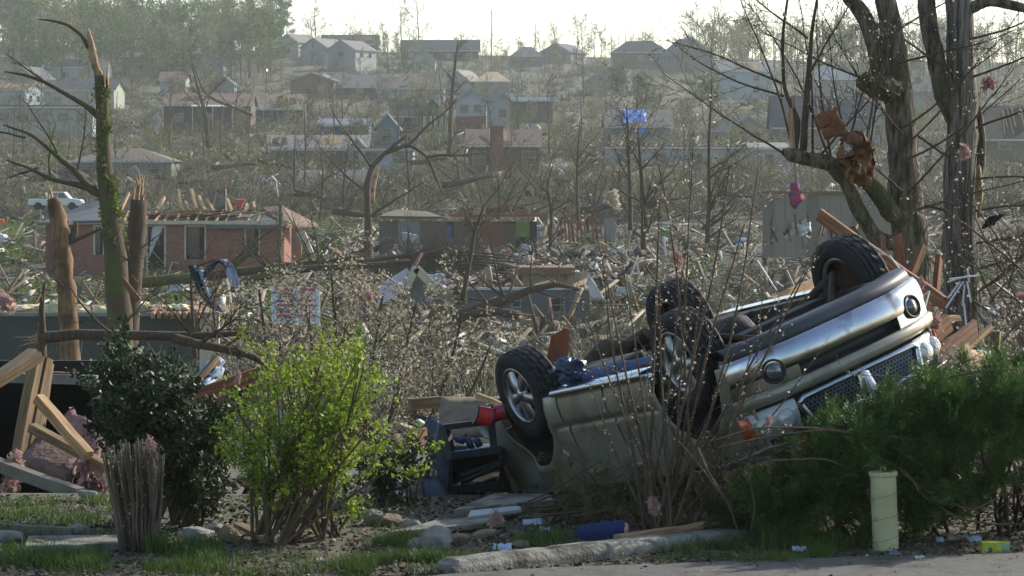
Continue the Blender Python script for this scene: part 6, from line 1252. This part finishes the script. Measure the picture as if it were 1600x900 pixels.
# ------------------------------------------------------------------ front shrubs
rg = random.Random(17); g = np.random.default_rng(17)
stem_m = mat('shrub_stem', '#4a3d2f', '#65543f', rough=.9, scale=6, stretch=(4, 4, 1), bump=.5)
def shrub(name, label, bases, targets, cfg, leaf=None, size=.03, per=60, lvls=(1, 2), m=stem_m, seed=1, r0=.014, sides=6, jit=.015, aspect=.55, keep=None, dirmix=0, cat='bush', lname='foliage'):
    rg = random.Random(seed); g = np.random.default_rng(seed); out = [[] for _ in cfg['seg']]; e = empty(name, bases[0], label, cat)
    for i, t in enumerate(targets):
        b = Vector(bases[i % len(bases)])+Vector((rg.uniform(-.03, .03), rg.uniform(-.03, .03), 0)); v = Vector(t)-b; grow(rg, b, v, v.length*rg.uniform(.92, 1.06), r0*rg.uniform(.7, 1.2), 0, cfg, out)
    o_ = np.array(wm(e).translation); parts = [tubes_np(l_, n) for l_, n in zip(out, (sides, 4, 3, 3)) if l_]
    V, Fc = merge_np(parts); link_mesh('stems', np_mesh('stems', V-o_, Fc, True), m, e)
    if leaf:
        src = []
        for k in lvls: src += out[k]
        pp, dd = pts_on(src, g, per, jit)
        if keep is not None: k_ = keep(pp, g); pp, dd = pp[k_], dd[k_]
        V, Fc = leaves_np(pp-o_, size, g, aspect, .55, dd, dirmix); link_mesh(lname, np_mesh(lname, V, Fc), leaf, e)
    return e, out
# bright green bush
cfgG = dict(seg=(7, 5, 4), wob=(.09, .16, .2), up=(.03, .04, .03), kids=(9, 5), ang=(36, 38), len=(.36, .42), start=.25, taper=.3, rk=.5, rmin=.0018)
tg = []
for i in range(40):
    a = rg.uniform(-1, 1); x = 490 + a*150; top = 512 + 110*abs(a)**1.6*(1.2 if a < 0 else .9) + rg.uniform(0, 110)
    if rg.random() < .3: top += rg.uniform(60, 170); x = 490+a*175
    tg.append(P(x, top, 20.0+rg.uniform(-.45, .45)))
bs = [px_ground(x, y) for x, y in ((415, 850), (440, 852), (462, 848), (500, 845), (525, 840), (450, 846), (398, 846))]
gm = mat('bright_leaf', '#667e1e', '#99aa3c', rough=.5, scale=6, transl=.45, island=.38, spec=.4)
shrub('green_bush', 'bright yellow-green leafy bush in the front verge', bs, tg, cfgG, gm, .032, 104, (1, 2), seed=3, r0=.016, keep=lambda pp, g: np.array([mnoise.noise(Vector(p)*4.5) > -.16 for p in pp]))
# dark holly
cfgH = dict(seg=(6, 5, 4), wob=(.14, .2, .22), up=(.03, .05, .04), kids=(9, 6), ang=(48, 45), len=(.4, .45), start=.35, taper=.3, rk=.5, rmin=.002)
tg = []
for i in range(46):
    x = rg.uniform(155, 340); top = np.interp(x, [150, 180, 230, 280, 330, 350], [585, 548, 552, 580, 640, 690]) + rg.uniform(0, 110); tg.append(P(x, top, 20.9+rg.uniform(-.4, .4)))
hm = mat('holly_leaf', '#1f2d14', '#314421', rough=.5, scale=6, transl=.15, island=.3, spec=.35)
shrub('holly_bush', 'dark glossy evergreen bush behind the cut canes', [px_ground(x, 815) for x in (215, 245, 275, 300)], tg, cfgH, hm, .036, 110, (1, 2), seed=5, r0=.014, keep=lambda pp, g: pp[:, 2] > .5+.12*g.normal(size=len(pp)))
tg = [P(rg.uniform(262, 352), rg.uniform(650, 790), 20.6+rg.uniform(-.3, .3)) for i in range(18)]
shrub('holly_bush', 'low dark evergreen bush between the canes and the green bush', [px_ground(x, 822) for x in (290, 310)], tg, cfgH, hm, .034, 95, (1, 2), seed=6, r0=.012)
tg = [P(rg.uniform(575, 680), rg.uniform(690, 790), 22.3+rg.uniform(-.3, .3)) for i in range(16)]
shrub('holly_bush', 'shaded evergreen bush between the green bush and trailer', [G(x, 22.4) for x in (620, 640)], tg, cfgH, hm, .034, 85, (1, 2), seed=7, r0=.012)
# cut canes
cane = mat('cane_bark', '#4d4337', '#6a5c4b', rough=.9, scale=5, stretch=(5, 5, 1), bump=.5, objrand=.25); e = empty('cane_shrub', px_ground(218, 860), 'clipped shrub of upright grey canes at the verge', 'shrub'); mb = MB(); cl = []
for i in range(70):
    t = rg.uniform(-1, 1); b = px_ground(219+t*28, 860)+Vector((0, rg.uniform(-.1, .14), 0)); q = P(208+t*46+rg.uniform(-5, 5), 690+rg.uniform(-8, 22)+14*abs(t), 19.55+rg.uniform(-.16, .2)); mid = b.lerp(q, .5)+Vector((rg.uniform(-.02, .02), 0, 0)); r_ = rg.uniform(.005, .013)
    MB().tube([b, b.lerp(q, .25)+Vector((rg.uniform(-.012, .012), 0, 0)), mid, q.lerp(mid, .3), q], [r_*1.2, r_, r_*.95, r_*.85, r_*.8], 6).build('cane', cane, e, smooth=True); cl.append(([b, mid, q], [r_]*3))
pp, dd = pts_on(cl, g, 9, .012); V, Fc = leaves_np(pp-np.array(wm(e).translation), .016, g, .6); link_mesh('buds', np_mesh('buds', V, Fc), budw, e)
# budding shrub in front of the car
cfgS = dict(seg=(9, 6, 4), wob=(.06, .12, .18), up=(.03, .03, .02), kids=(4.5, 3), ang=(32, 36), len=(.32, .4), start=.3, taper=.28, rk=.5, rmin=.0016)
ends = [(940, 400), (958, 300), (985, 420), (1003, 545), (1042, 240), (1080, 180), (1098, 350), (1150, 240), (1185, 330), (1250, 300), (1270, 400), (1225, 480), (1300, 440), (1160, 520), (1120, 420), (1035, 430), (880, 440), (920, 590), (1060, 300), (1340, 560), (870, 620), (1010, 620)]
tg = [P(x, y, 20.15+rg.uniform(-.35, .35)) for x, y in ends]
shrub('budding_shrub', 'bare shrub with pale buds fanning up before the overturned car', [px_ground(x, y) for x, y in ((1010, 836), (1022, 840), (1035, 838), (1048, 842), (1062, 838), (1075, 840))], tg, cfgS, budw, .019, 24, (0, 1, 2), seed=9, r0=.013, jit=.004, aspect=.6, keep=lambda pp, g: (pp[:, 2] > .45) & np.array([mnoise.noise(Vector(p)*11) > -.02 for p in pp]), cat='shrub', lname='buds')
# low green sprigs and dead branches in front of the car
cfgP = dict(seg=(6, 4, 3), wob=(.16, .22, .25), up=(.03, .05, .05), kids=(7, 4), ang=(45, 45), len=(.4, .45), start=.2, taper=.3, rk=.5, rmin=.0016)
spr = mat('sprig_leaf', '#3e5420', '#5a7030', rough=.6, scale=6, transl=.35, island=.3)
tg = [P(rg.uniform(850, 1010), rg.uniform(735, 800), 20.5+rg.uniform(-.3, .4)) for i in range(22)]
shrub('branch_heap', 'heap of broken branches with green sprigs against the car side', [px_ground(x, y) for x, y in ((860, 818), (890, 820), (930, 815), (970, 815), (1000, 812))], tg, cfgP, spr, .022, 26, (1, 2), seed=11, r0=.01, cat='branches')
e = empty('dead_branches', px_ground(900, 812), 'bare dead sticks lying across the slab beside the car', 'branches')
for i in range(14): a = P(rg.uniform(800, 900), rg.uniform(785, 815), 20.7+rg.uniform(-.3, .3)); limb(rg, a, (1, rg.uniform(-.3, .3), rg.uniform(.02, .3)), rg.uniform(.5, 1.0), .009, e, 'stick', lv=(7, 4, 3), kids=(5, 3), rmin=.0016, wob=.14, up=0)
# hedge of feathery evergreen
rg = random.Random(23)
def spray():
    c, dv = [], []
    for i in range(9):
        t = i/8; z = .16*t; wd = .07*(1-t*.75)+.012
        for s in (-1, 1):
            for k in range(2): q = (k+1)/2; c.append((s*wd*q*.5, .012*s*k, z)); dv.append((s*.7, .1*rg.uniform(-1, 1), .75))
    c.append((0, 0, .15)); dv.append((0, 0, 1)); return np.array(c), np.array(dv)
cen, dv = spray(); Vs, Fs = leaves_np(cen, .046, np.random.default_rng(3), .2, .2, dv, .85)
TOPX, TOPY = [1080, 1150, 1230, 1290, 1340, 1400, 1460, 1520, 1600, 1720], [870, 840, 765, 716, 684, 656, 642, 626, 610, 602]
Ms, Md = [], []
for ci in range(420):
    x = rg.uniform(1150, 1700); dd_ = rg.uniform(19.8, 21.1); top = np.interp(x, TOPX, TOPY) + 34*mnoise.noise(Vector((x*.03, dd_*2.5, 0)))
    u_ = rg.random()**1.6; y = top + u_*(200 if x > 1320 else 120)
    if dd_ > 20.4 and u_ > .4: continue
    ax = Vector((rg.gauss(0, .55), -.55+rg.gauss(0, .4), .75+rg.gauss(0, .35))).normalized(); p = P(x, y, dd_); L = rg.uniform(.14, .36); dead = rg.random() < .06; n = int(12+L*70)
    for k in range(n):
        t = rg.random(); q = p + ax*L*t + rdir(rg)*.055*(1.15-t); dv_ = (ax*(.8+.5*t) + rdir(rg)*.75 + Vector((0, 0, -.25*(1-t)))).normalized()
        M_ = Matrix.Translation(q) @ dv_.to_track_quat('Z', 'Y').to_matrix().to_4x4() @ Matrix.Rotation(rg.uniform(0, 6.28), 4, 'Z') @ Matrix.Scale(rg.uniform(.4, .85), 4); (Md if dead else Ms).append(np.array(M_))
he = empty('evergreen_hedge', px_ground(1420, 850), 'feathery dark evergreen hedge hiding the lower grille of the car', 'hedge')
for nm_, mm_, m_ in (('foliage', Ms, mat('hedge_leaf', '#2f491c', '#587632', rough=.55, scale=5, transl=.3, island=.3)), ('dead_foliage', Md, mat('dead_hedge', '#4a3a26', '#6b5738', rough=.9, scale=5, transl=.2, island=.3))):
    V, Fc = replicate(Vs, Fs, mm_); link_mesh(nm_, np_mesh(nm_, V-np.array(wm(he).translation), Fc), m_, he)
out = [[], [], []]; cfgK = dict(seg=(7, 5, 4), wob=(.16, .22, .25), up=(.02, .02, .02), kids=(8, 5), ang=(48, 45), len=(.45, .45), start=.1, taper=.3, rk=.5, rmin=.0022)
for i in range(70):
    x = rg.uniform(1060, 1700); b = px_ground(x, 838+rg.uniform(-14, 4)); t = P(x+rg.uniform(-90, 90), np.interp(x, TOPX, TOPY)+rg.uniform(10, 140), rg.uniform(20, 21)); v = t-b; grow(rg, b, v, v.length, .016, 0, cfgK, out)
V, Fc = merge_np([tubes_np(out[0], 6), tubes_np(out[1], 4), tubes_np(out[2], 3)]); link_mesh('stems', np_mesh('stems', V-np.array(wm(he).translation), Fc, True), mat('hedge_stem', '#2f271f', '#453a2e', rough=.95, scale=5), he)
e = empty('bramble', px_ground(1300, 850), 'long bare runners arching over the hedge front', 'bramble')
for pts in ([(1110, 690), (1180, 668), (1260, 668), (1340, 675), (1440, 688)], [(1120, 700), (1200, 682), (1290, 670), (1400, 690)], [(1365, 710), (1420, 740), (1440, 775), (1500, 812), (1560, 820), (1610, 818)], [(1405, 735), (1450, 770), (1520, 800), (1570, 770)], [(1090, 700), (1110, 745), (1150, 800)], [(1060, 690), (1095, 730), (1140, 790), (1155, 835)], [(1200, 720), (1290, 716), (1330, 735)], [(1170, 740), (1180, 790), (1172, 835)], [(1480, 590), (1530, 580), (1600, 575)]):
    path_tube('runner', [P(x, y, 19.7+rg.uniform(-.05, .1)) for x, y in pts], [.009]+[.008]*(len(pts)-2)+[.003], stem_m, e, 6, .1, 4)
tg = [P(rg.uniform(1060, 1290), rg.uniform(690, 790), 20.0+rg.uniform(-.25, .5)) for i in range(46)]
shrub('dark_thicket', 'dark leafless thicket between the budding shrub and the hedge', [px_ground(x, 836) for x in (1090, 1120, 1150, 1180, 1215, 1250)], tg, dict(cfgP, kids=(9, 6), len=(.5, .5), wob=(.22, .26, .28)), spr, .02, 9, (1, 2), m=mat('thicket_stem', '#2c251d', '#43382c', rough=.95), seed=19, r0=.009, cat='shrub')
e = empty('twig_mat', P(1530, 600, 20.6), 'mat of dead twigs lying on top of the hedge', 'twigs'); out = [[], [], []]
for i in range(34): grow(rg, P(rg.uniform(1440, 1660), rg.uniform(585, 625), 20.4+rg.uniform(-.4, .5)), Vector((rg.choice((-1, 1)), rg.uniform(-.5, .5), rg.uniform(-.1, .35))), rg.uniform(.3, .7), .006, 0, cfgP, out)
V, Fc = merge_np([tubes_np(out[0], 5), tubes_np(out[1], 3), tubes_np(out[2], 3)]); link_mesh('twigs', np_mesh('twigs', V-np.array(wm(e).translation), Fc), twig, e); pp, dd = pts_on(out[1]+out[2], g, 6, .01); V, Fc = leaves_np(pp-np.array(wm(e).translation), .018, g, .6); link_mesh('buds', np_mesh('buds', V, Fc), budw, e)

# ------------------------------------------------------------------ verge things
b0 = px_ground(1384, 858); bo = empty('bollard', b0, 'cream painted steel bollard with a ringed cap in front of the hedge', 'bollard'); bp_ = mat('cream_paint', '#9d9a72', '#aeab84', rough=.6, scale=4, bump=.1, c3='#5f5b42', c3scale=9, c3amount=.36)
R0 = .089; lean = Matrix.Rotation(-.035, 4, 'Y'); MB().lathe([(R0, -.1), (R0, .5), (R0*.99, .515)], 40, lean).build('post', bp_, bo, local=True, smooth=True); MB().lathe([(R0+.007, .505), (R0+.01, .51), (R0+.01, .532), (R0+.004, .537), (R0-.012, .534), (R0-.02, .528), (0, .53)], 40, lean).build('cap', bp_, bo, local=True)
for k in range(3): MB().tube([lean @ Vector((math.cos(a)*(R0+.001), math.sin(a)*(R0+.001), .1+k*.15+.018*a)) for a in np.linspace(-math.pi, 0.2, 20)], .0022, 4).build('seam', mat('seam_grime', '#6b6850', '#7a775c'), bo, local=True)
cr = lean @ Vector((.0, 0, .55)); MB().tube([cr+Vector((math.cos(a)*.017, 0, math.sin(a)*.02)) for a in np.linspace(0, 2*math.pi, 17)], .005, 6, cap=False).build('ring', bp_, bo, local=True, smooth=True)
ST1 = mat('grey_stone', '#6f6c64', '#8b8880', rough=.9, scale=7, bump=.7, bscale=22, c3='#565247', c3scale=4, c3amount=.4); ST2 = mat('tan_stone', '#6a5a48', '#82705a', rough=.9, scale=7, bump=.7, bscale=22, c3='#57523f', c3scale=4, c3amount=.4)
RK = [(308, 846, 27, 18, ST1, 'pale grey angular rock left of the green bush'), (357, 846, 22, 17, ST2, 'brown rock beside the pale grey one'), (412, 834, 26, 10, ST1, 'flat grey rock at the foot of the green bush'), (655, 858, 19, 13, ST1, 'small grey rock left of the split pair'), (682, 858, 26, 22, ST1, 'tallest grey rock of the pair before the slab'), (716, 850, 20, 10, ST2, 'flat brown rock between the slabs'), (757, 845, 24, 13, ST2, 'rounded brown rock right of the pair'), (126, 836, 19, 12, ST1, 'round rock on the grass at the left'), (10, 848, 26, 14, ST1, 'grey rock at the left edge'), (60, 858, 16, 10, ST2, 'brown stone beside the path slab'), (585, 822, 20, 16, ST1, 'grey rock right of the green bush stems'), (612, 822, 22, 14, ST2, 'brown rock beside the white board piece'), (640, 826, 18, 10, ST1, 'low grey stone near the trailer'), (985, 856, 17, 7, ST2, 'flat red-brown stone right of the blue roll'), (810, 856, 18, 8, ST2, 'small dark stone before the litter'), (340, 830, 18, 9, ST1, 'stone half hidden behind the brown rock'), (190, 815, 18, 8, ST1, 'broken block behind the canes'), (136, 776, 16, 7, ST1, 'pale broken block at the bank edge')]
for i, (x, y, wx, hy, m_, lb) in enumerate(RK): b = px_ground(x, y); s = b.y/F; rock(lb, b+Vector((0, 0, hy*s*.55)), (wx*s, wx*s*.8, hy*s), m_, seed=i+2)
def slab(name, label, pxs, h, m_, cat='slab', z=0.0): pts = [px_ground(x, y)+Vector((0, 0, z)) for x, y in pxs]; return tagit(MB().prism(pts, (0, 0, h)).build(name, m_, origin=pts[0], bevel=.008), label, cat)
slab('concrete_slab', 'thick tilted concrete slab beside the car rear', [(708, 816), (800, 806), (866, 800), (855, 790), (770, 790)], .085, mconc, z=.01)
slab('concrete_slab', 'flat pale slab in front of the thick one', [(610, 842), (790, 826), (785, 815), (680, 824)], .045, mconc, z=.01); slab('path_slab', 'concrete path slab in the grass at the left', [(38, 864), (196, 860), (190, 846), (44, 848)], .05, mconc)
slab('pipe_piece', 'pale blue-grey panel lying across the slabs', [(730, 824), (815, 812), (812, 806), (735, 814)], .03, mat('pale_panel', '#7d8a8c', '#939e9e', rough=.6), 'panel', .05)
e = empty('carpet_roll', px_ground(938, 855), 'blue carpet roll lying by the kerb', 'carpet'); bl = mat('blue_carpet', '#16264a', '#233866', rough=.95, scale=40, bump=.6, bscale=120); path_tube('roll', [P(902, 838, 20), P(920, 836, 20), P(950, 832, 20), P(976, 828, 20.05)], [.068, .075, .078, .07], bl, e, 18, .14, 3); lump('inner', '', '', P(978, 828, 20.0), (.02, .05, .05), insul_p, 2, .4, n=8, parent=e)
plank('long pale split plank resting on the kerb', px_ground(965, 860)+Vector((0, 0, .09)), px_ground(1172, 838)+Vector((0, -.02, .13)), .09, .03, pine_w, jag=.12); plank('short grey slat poking from the hedge foot', P(1108, 838, 20.3), P(1140, 824, 20.6), .05, .015, mat('bluegrey_slat', '#6e7884', '#808a94'))
plank('long grey pole lying on the left lawn', px_ground(20, 832)+Vector((0, 0, .03)), px_ground(115, 838)+Vector((0, 0, .03)), .06, .06, mat('grey_timber', '#5b5548')); plank('split log end beside the brown rock', px_ground(372, 835)+Vector((0, 0, .07)), px_ground(425, 852)+Vector((0, 0, .02)), .07, .03, old_w, jag=.1)
cb = px_ground(1556, 867); e = empty('yellow_carton', cb, 'small yellow-green printed carton lying by the street', 'carton', rot=.0); ye = mat('lime_card', '#8f9a1c', '#a3ad2e', rough=.5, scale=3); MB().box((0, .04, .042), (.186, .09, .084)).build('box', ye, e, local=True, bevel=.003)
for x0, x1, z0, z1, m_, nm in ((.045, .088, .012, .038, mat('print_blue', '#45709a', '#5a84ac'), 'printed_panel'), (.045, .09, .058, .078, mat('print_teal', '#6a9c96', '#7aaaa2'), 'printed_panel'), (-.075, -.055, .028, .052, mat('print_bluewhite', '#7d9bb0', '#90acc0'), 'printed_emblem'), (-.05, -.028, .02, .05, mat('print_green', '#3f5a14', '#4d6a1c'), 'printed_word'), (.0, .036, .03, .075, mat('print_pale', '#9aa85a', '#a6b366'), 'printed_panel')): MB().box(((x0+x1)/2, -.0062, (z0+z1)/2), (x1-x0, .002, z1-z0)).build(nm, m_, e, local=True)
LIT = [(1497, 850, 34, 6, '#7a7a62', 'flat drab card lying left of the yellow carton'), (1524, 852, 22, 6, '#8ea0b4', 'pale blue wrapper touching the yellow carton'), (785, 867, 30, 9, '#a9b4c4', 'pale blue crumpled paper before the slabs'), (832, 826, 30, 14, '#aeb9cc', 'white-blue cloth on the flat slab'), (852, 838, 18, 6, '#a7b0bc', 'small white rag right of the cloth'), (1400, 874, 20, 3, '#5d6670', 'dark blue scrap at the street edge'), (1438, 880, 14, 2, '#b5b3aa', 'white scrap on the street edge'), (1250, 868, 22, 5, '#9aa2aa', 'pale litter in the grass by the kerb'), (1470, 853, 12, 5, '#8fa2ba', 'light blue scrap left of the drab card'), (640, 895, 34, 6, '#7d5f48', 'brown flat shard at the bottom of the verge'), (500, 884, 14, 3, '#9a948a', 'small pale chip in the dirt'), (330, 878, 14, 4, '#a5a096', 'pale chip below the pale rock'), (120, 880, 12, 3, '#8f887a', 'tan chip on the left verge')]
for i, (x, y, w, h, hx, lb) in enumerate(LIT): b = px_ground(x, y)+Vector((0, 0, .03)); s = b.y/F; sheet('litter_scrap', lb, 'litter', [b+Vector((-w*s/2, 0, 0)), b+Vector((w*s/2, .02, 0)), b+Vector((w*s*.45, .06, h*s)), b+Vector((-w*s*.5, .08, h*s*.9))], mat('lit_'+hx, hx, hx, rough=.7, scale=9), .004, .012, 9, group='litter on the verge')
# grass, leaf litter, gravel
def grass(name, label, zones, seed, m_, hmin=.04, hmax=.11):
    g = np.random.default_rng(seed); cs = []
    for x0, x1, y0, y1, n in zones:
        k = 0
        while k < n:
            px = g.uniform(x0, x1); py = g.uniform(y0, y1); b = px_ground(px, py)
            if mnoise.noise(Vector((b.x*2.2, b.y*2.2, seed)))*1.6+mnoise.noise(Vector((b.x*7, b.y*7, seed)))*.7+.25 < g.random(): k += .3; continue
            cs.append((b.x, b.y, gz(b.x, b.y)-.005)); k += 1
    c = np.array(cs); N = len(c); h = g.uniform(hmin, hmax, (N, 1)); a = g.uniform(0, 6.28, N); w = .0035; dx = np.stack([np.cos(a), np.sin(a), np.zeros(N)], 1); ln = g.normal(size=(N, 3))*np.array([.035, .035, 0]); up = np.array([0, 0, 1.0])
    V = np.stack([c-dx*w, c+dx*w, c+dx*w*.7+up*h*.6+ln*.35, c-dx*w*.7+up*h*.6+ln*.35, c+up*h*.98+ln+dx*w*.15, c+up*h*.98+ln-dx*w*.15], 1).reshape(-1, 3); i = np.arange(N)[:, None]*6
    Fc = np.concatenate([i+np.array([[0, 1, 2, 3]]), i+np.array([[3, 2, 4, 5]])]); return tagit(link_mesh(name, np_mesh(name, V, Fc), m_), label, kind='stuff')
grm = mat('grass_blade', '#3b4f1b', '#566a28', rough=.6, scale=4, transl=.35, island=.3)
grass('grass', 'tufts of fresh grass along the verge', [(1030, 1300, 850, 884, 3600), (60, 350, 862, 892, 3600), (0, 200, 778, 850, 3200), (540, 700, 878, 900, 1800), (270, 350, 850, 868, 700), (520, 640, 832, 856, 800), (690, 780, 860, 884, 900), (620, 660, 852, 864, 300), (800, 960, 838, 868, 1100), (0, 60, 860, 900, 500), (560, 1600, 780, 860, 900), (0, 700, 866, 900, 3200)], 5, grm)
grass('grass', 'taller rank grass at the foot of the hedge', [(1190, 1360, 846, 862, 700), (225, 265, 856, 868, 250)], 6, grm, .08, .2)
lm_ = mat('leaf_litter', (1, 1, 1), (.7, .7, .7), rough=.9, scale=5, palette=[('#5d4c38', 24), ('#43382b', 22), ('#77654c', 16), ('#8b7d66', 8), ('#a59c8c', 3), ('#353029', 16)])
g = np.random.default_rng(8); N = 26000; yy = g.uniform(17.4, 23.4, N); xx = (g.uniform(-60, 1660, N)-800)/F*yy; zz = np.array([gz(a, b) for a, b in zip(xx, yy)])+.004; edge_w = [px_ground(a, b) for a, b in edge]; lim = np.interp(xx, [p.x for p in edge_w], [p.y for p in edge_w]); keep = (yy > lim) | (g.random(N) < .03); zz = np.where(yy > lim, zz, .03); c = np.stack([xx, yy, zz], 1)[keep]; N = len(c); nr_ = np.zeros((N, 3)); a = g.normal(size=(N, 3))*np.array([1, 1, .22]); a /= np.linalg.norm(a, axis=1, keepdims=True); V, Fc = leaves_np(c, .034, g, .6, .6, a, 1.0); link_mesh('leaf_litter', np_mesh('leaf_litter', V, Fc), lm_); tagit(bpy.data.objects['leaf_litter'], 'dead leaves and wood chips covering the verge soil', kind='stuff')
debris('gravel', 'small stones and crumbs scattered over the verge', 41, 4200, 17.6, 23, .006, .026, zj=.004, flat=.6, dens=lambda px, d, rg: d > np.interp((px-800)/F*d, [q.x for q in edge_w], [q.y for q in edge_w]) or rg.random() < .06); bpy.data.objects['gravel'].data.materials[0] = lm_
# grass patches in the valley lawns
def far_grass(seed, zones):
    g = np.random.default_rng(seed); cs = []
    for x0, x1, d0, d1, n in zones:
        for _ in range(n): p = G(g.uniform(x0, x1), g.uniform(d0, d1)); cs.append(tuple(p))
    V, Fc = leaves_np(np.array(cs), .32, g, .3, .4, np.tile([[0, 0, 1.0]], (len(cs), 1)), .6); return tagit(link_mesh('grass', np_mesh('grass', V, Fc), mat('lawn_blade', '#566b2c', '#6b7d3a', rough=.8, scale=.3, transl=.3, island=.2)), 'mown lawn grass between the wrecked houses', kind='stuff')
far_grass(3, [(-20, 240, 95, 160, 9000), (230, 520, 120, 160, 5000), (400, 560, 170, 230, 3000), (-20, 120, 175, 235, 4000), (830, 950, 420, 500, 1500)])

SMALL = ('buds', 'foliage', 'ivy', 'twigs', 'stems', 'dead_foliage', 'honeycomb_mesh', 'splinter')
for o in list(bpy.data.objects):
    if o.parent and o.name.split('.')[0] in SMALL: o['kind'] = 'stuff'
# ------------------------------------------------------------------ air
mh = bpy.data.materials.new('haze_air'); mh.use_nodes = True; hn = mh.node_tree.nodes; hl_ = mh.node_tree.links
hn.remove(hn['Principled BSDF']); pv = hn.new('ShaderNodeVolumePrincipled')
pv.inputs['Color'].default_value = (0.90, 0.95, 0.89, 1); pv.inputs['Density'].default_value = HAZE_DENSITY; pv.inputs['Anisotropy'].default_value = 0.3
hl_.new(pv.outputs[0], hn['Material Output'].inputs['Volume'])
tagit(MB().box((0, 585, 35), (900, 1230, 120)).build('haze', mh), 'pale evening haze filling the valley', kind='stuff')
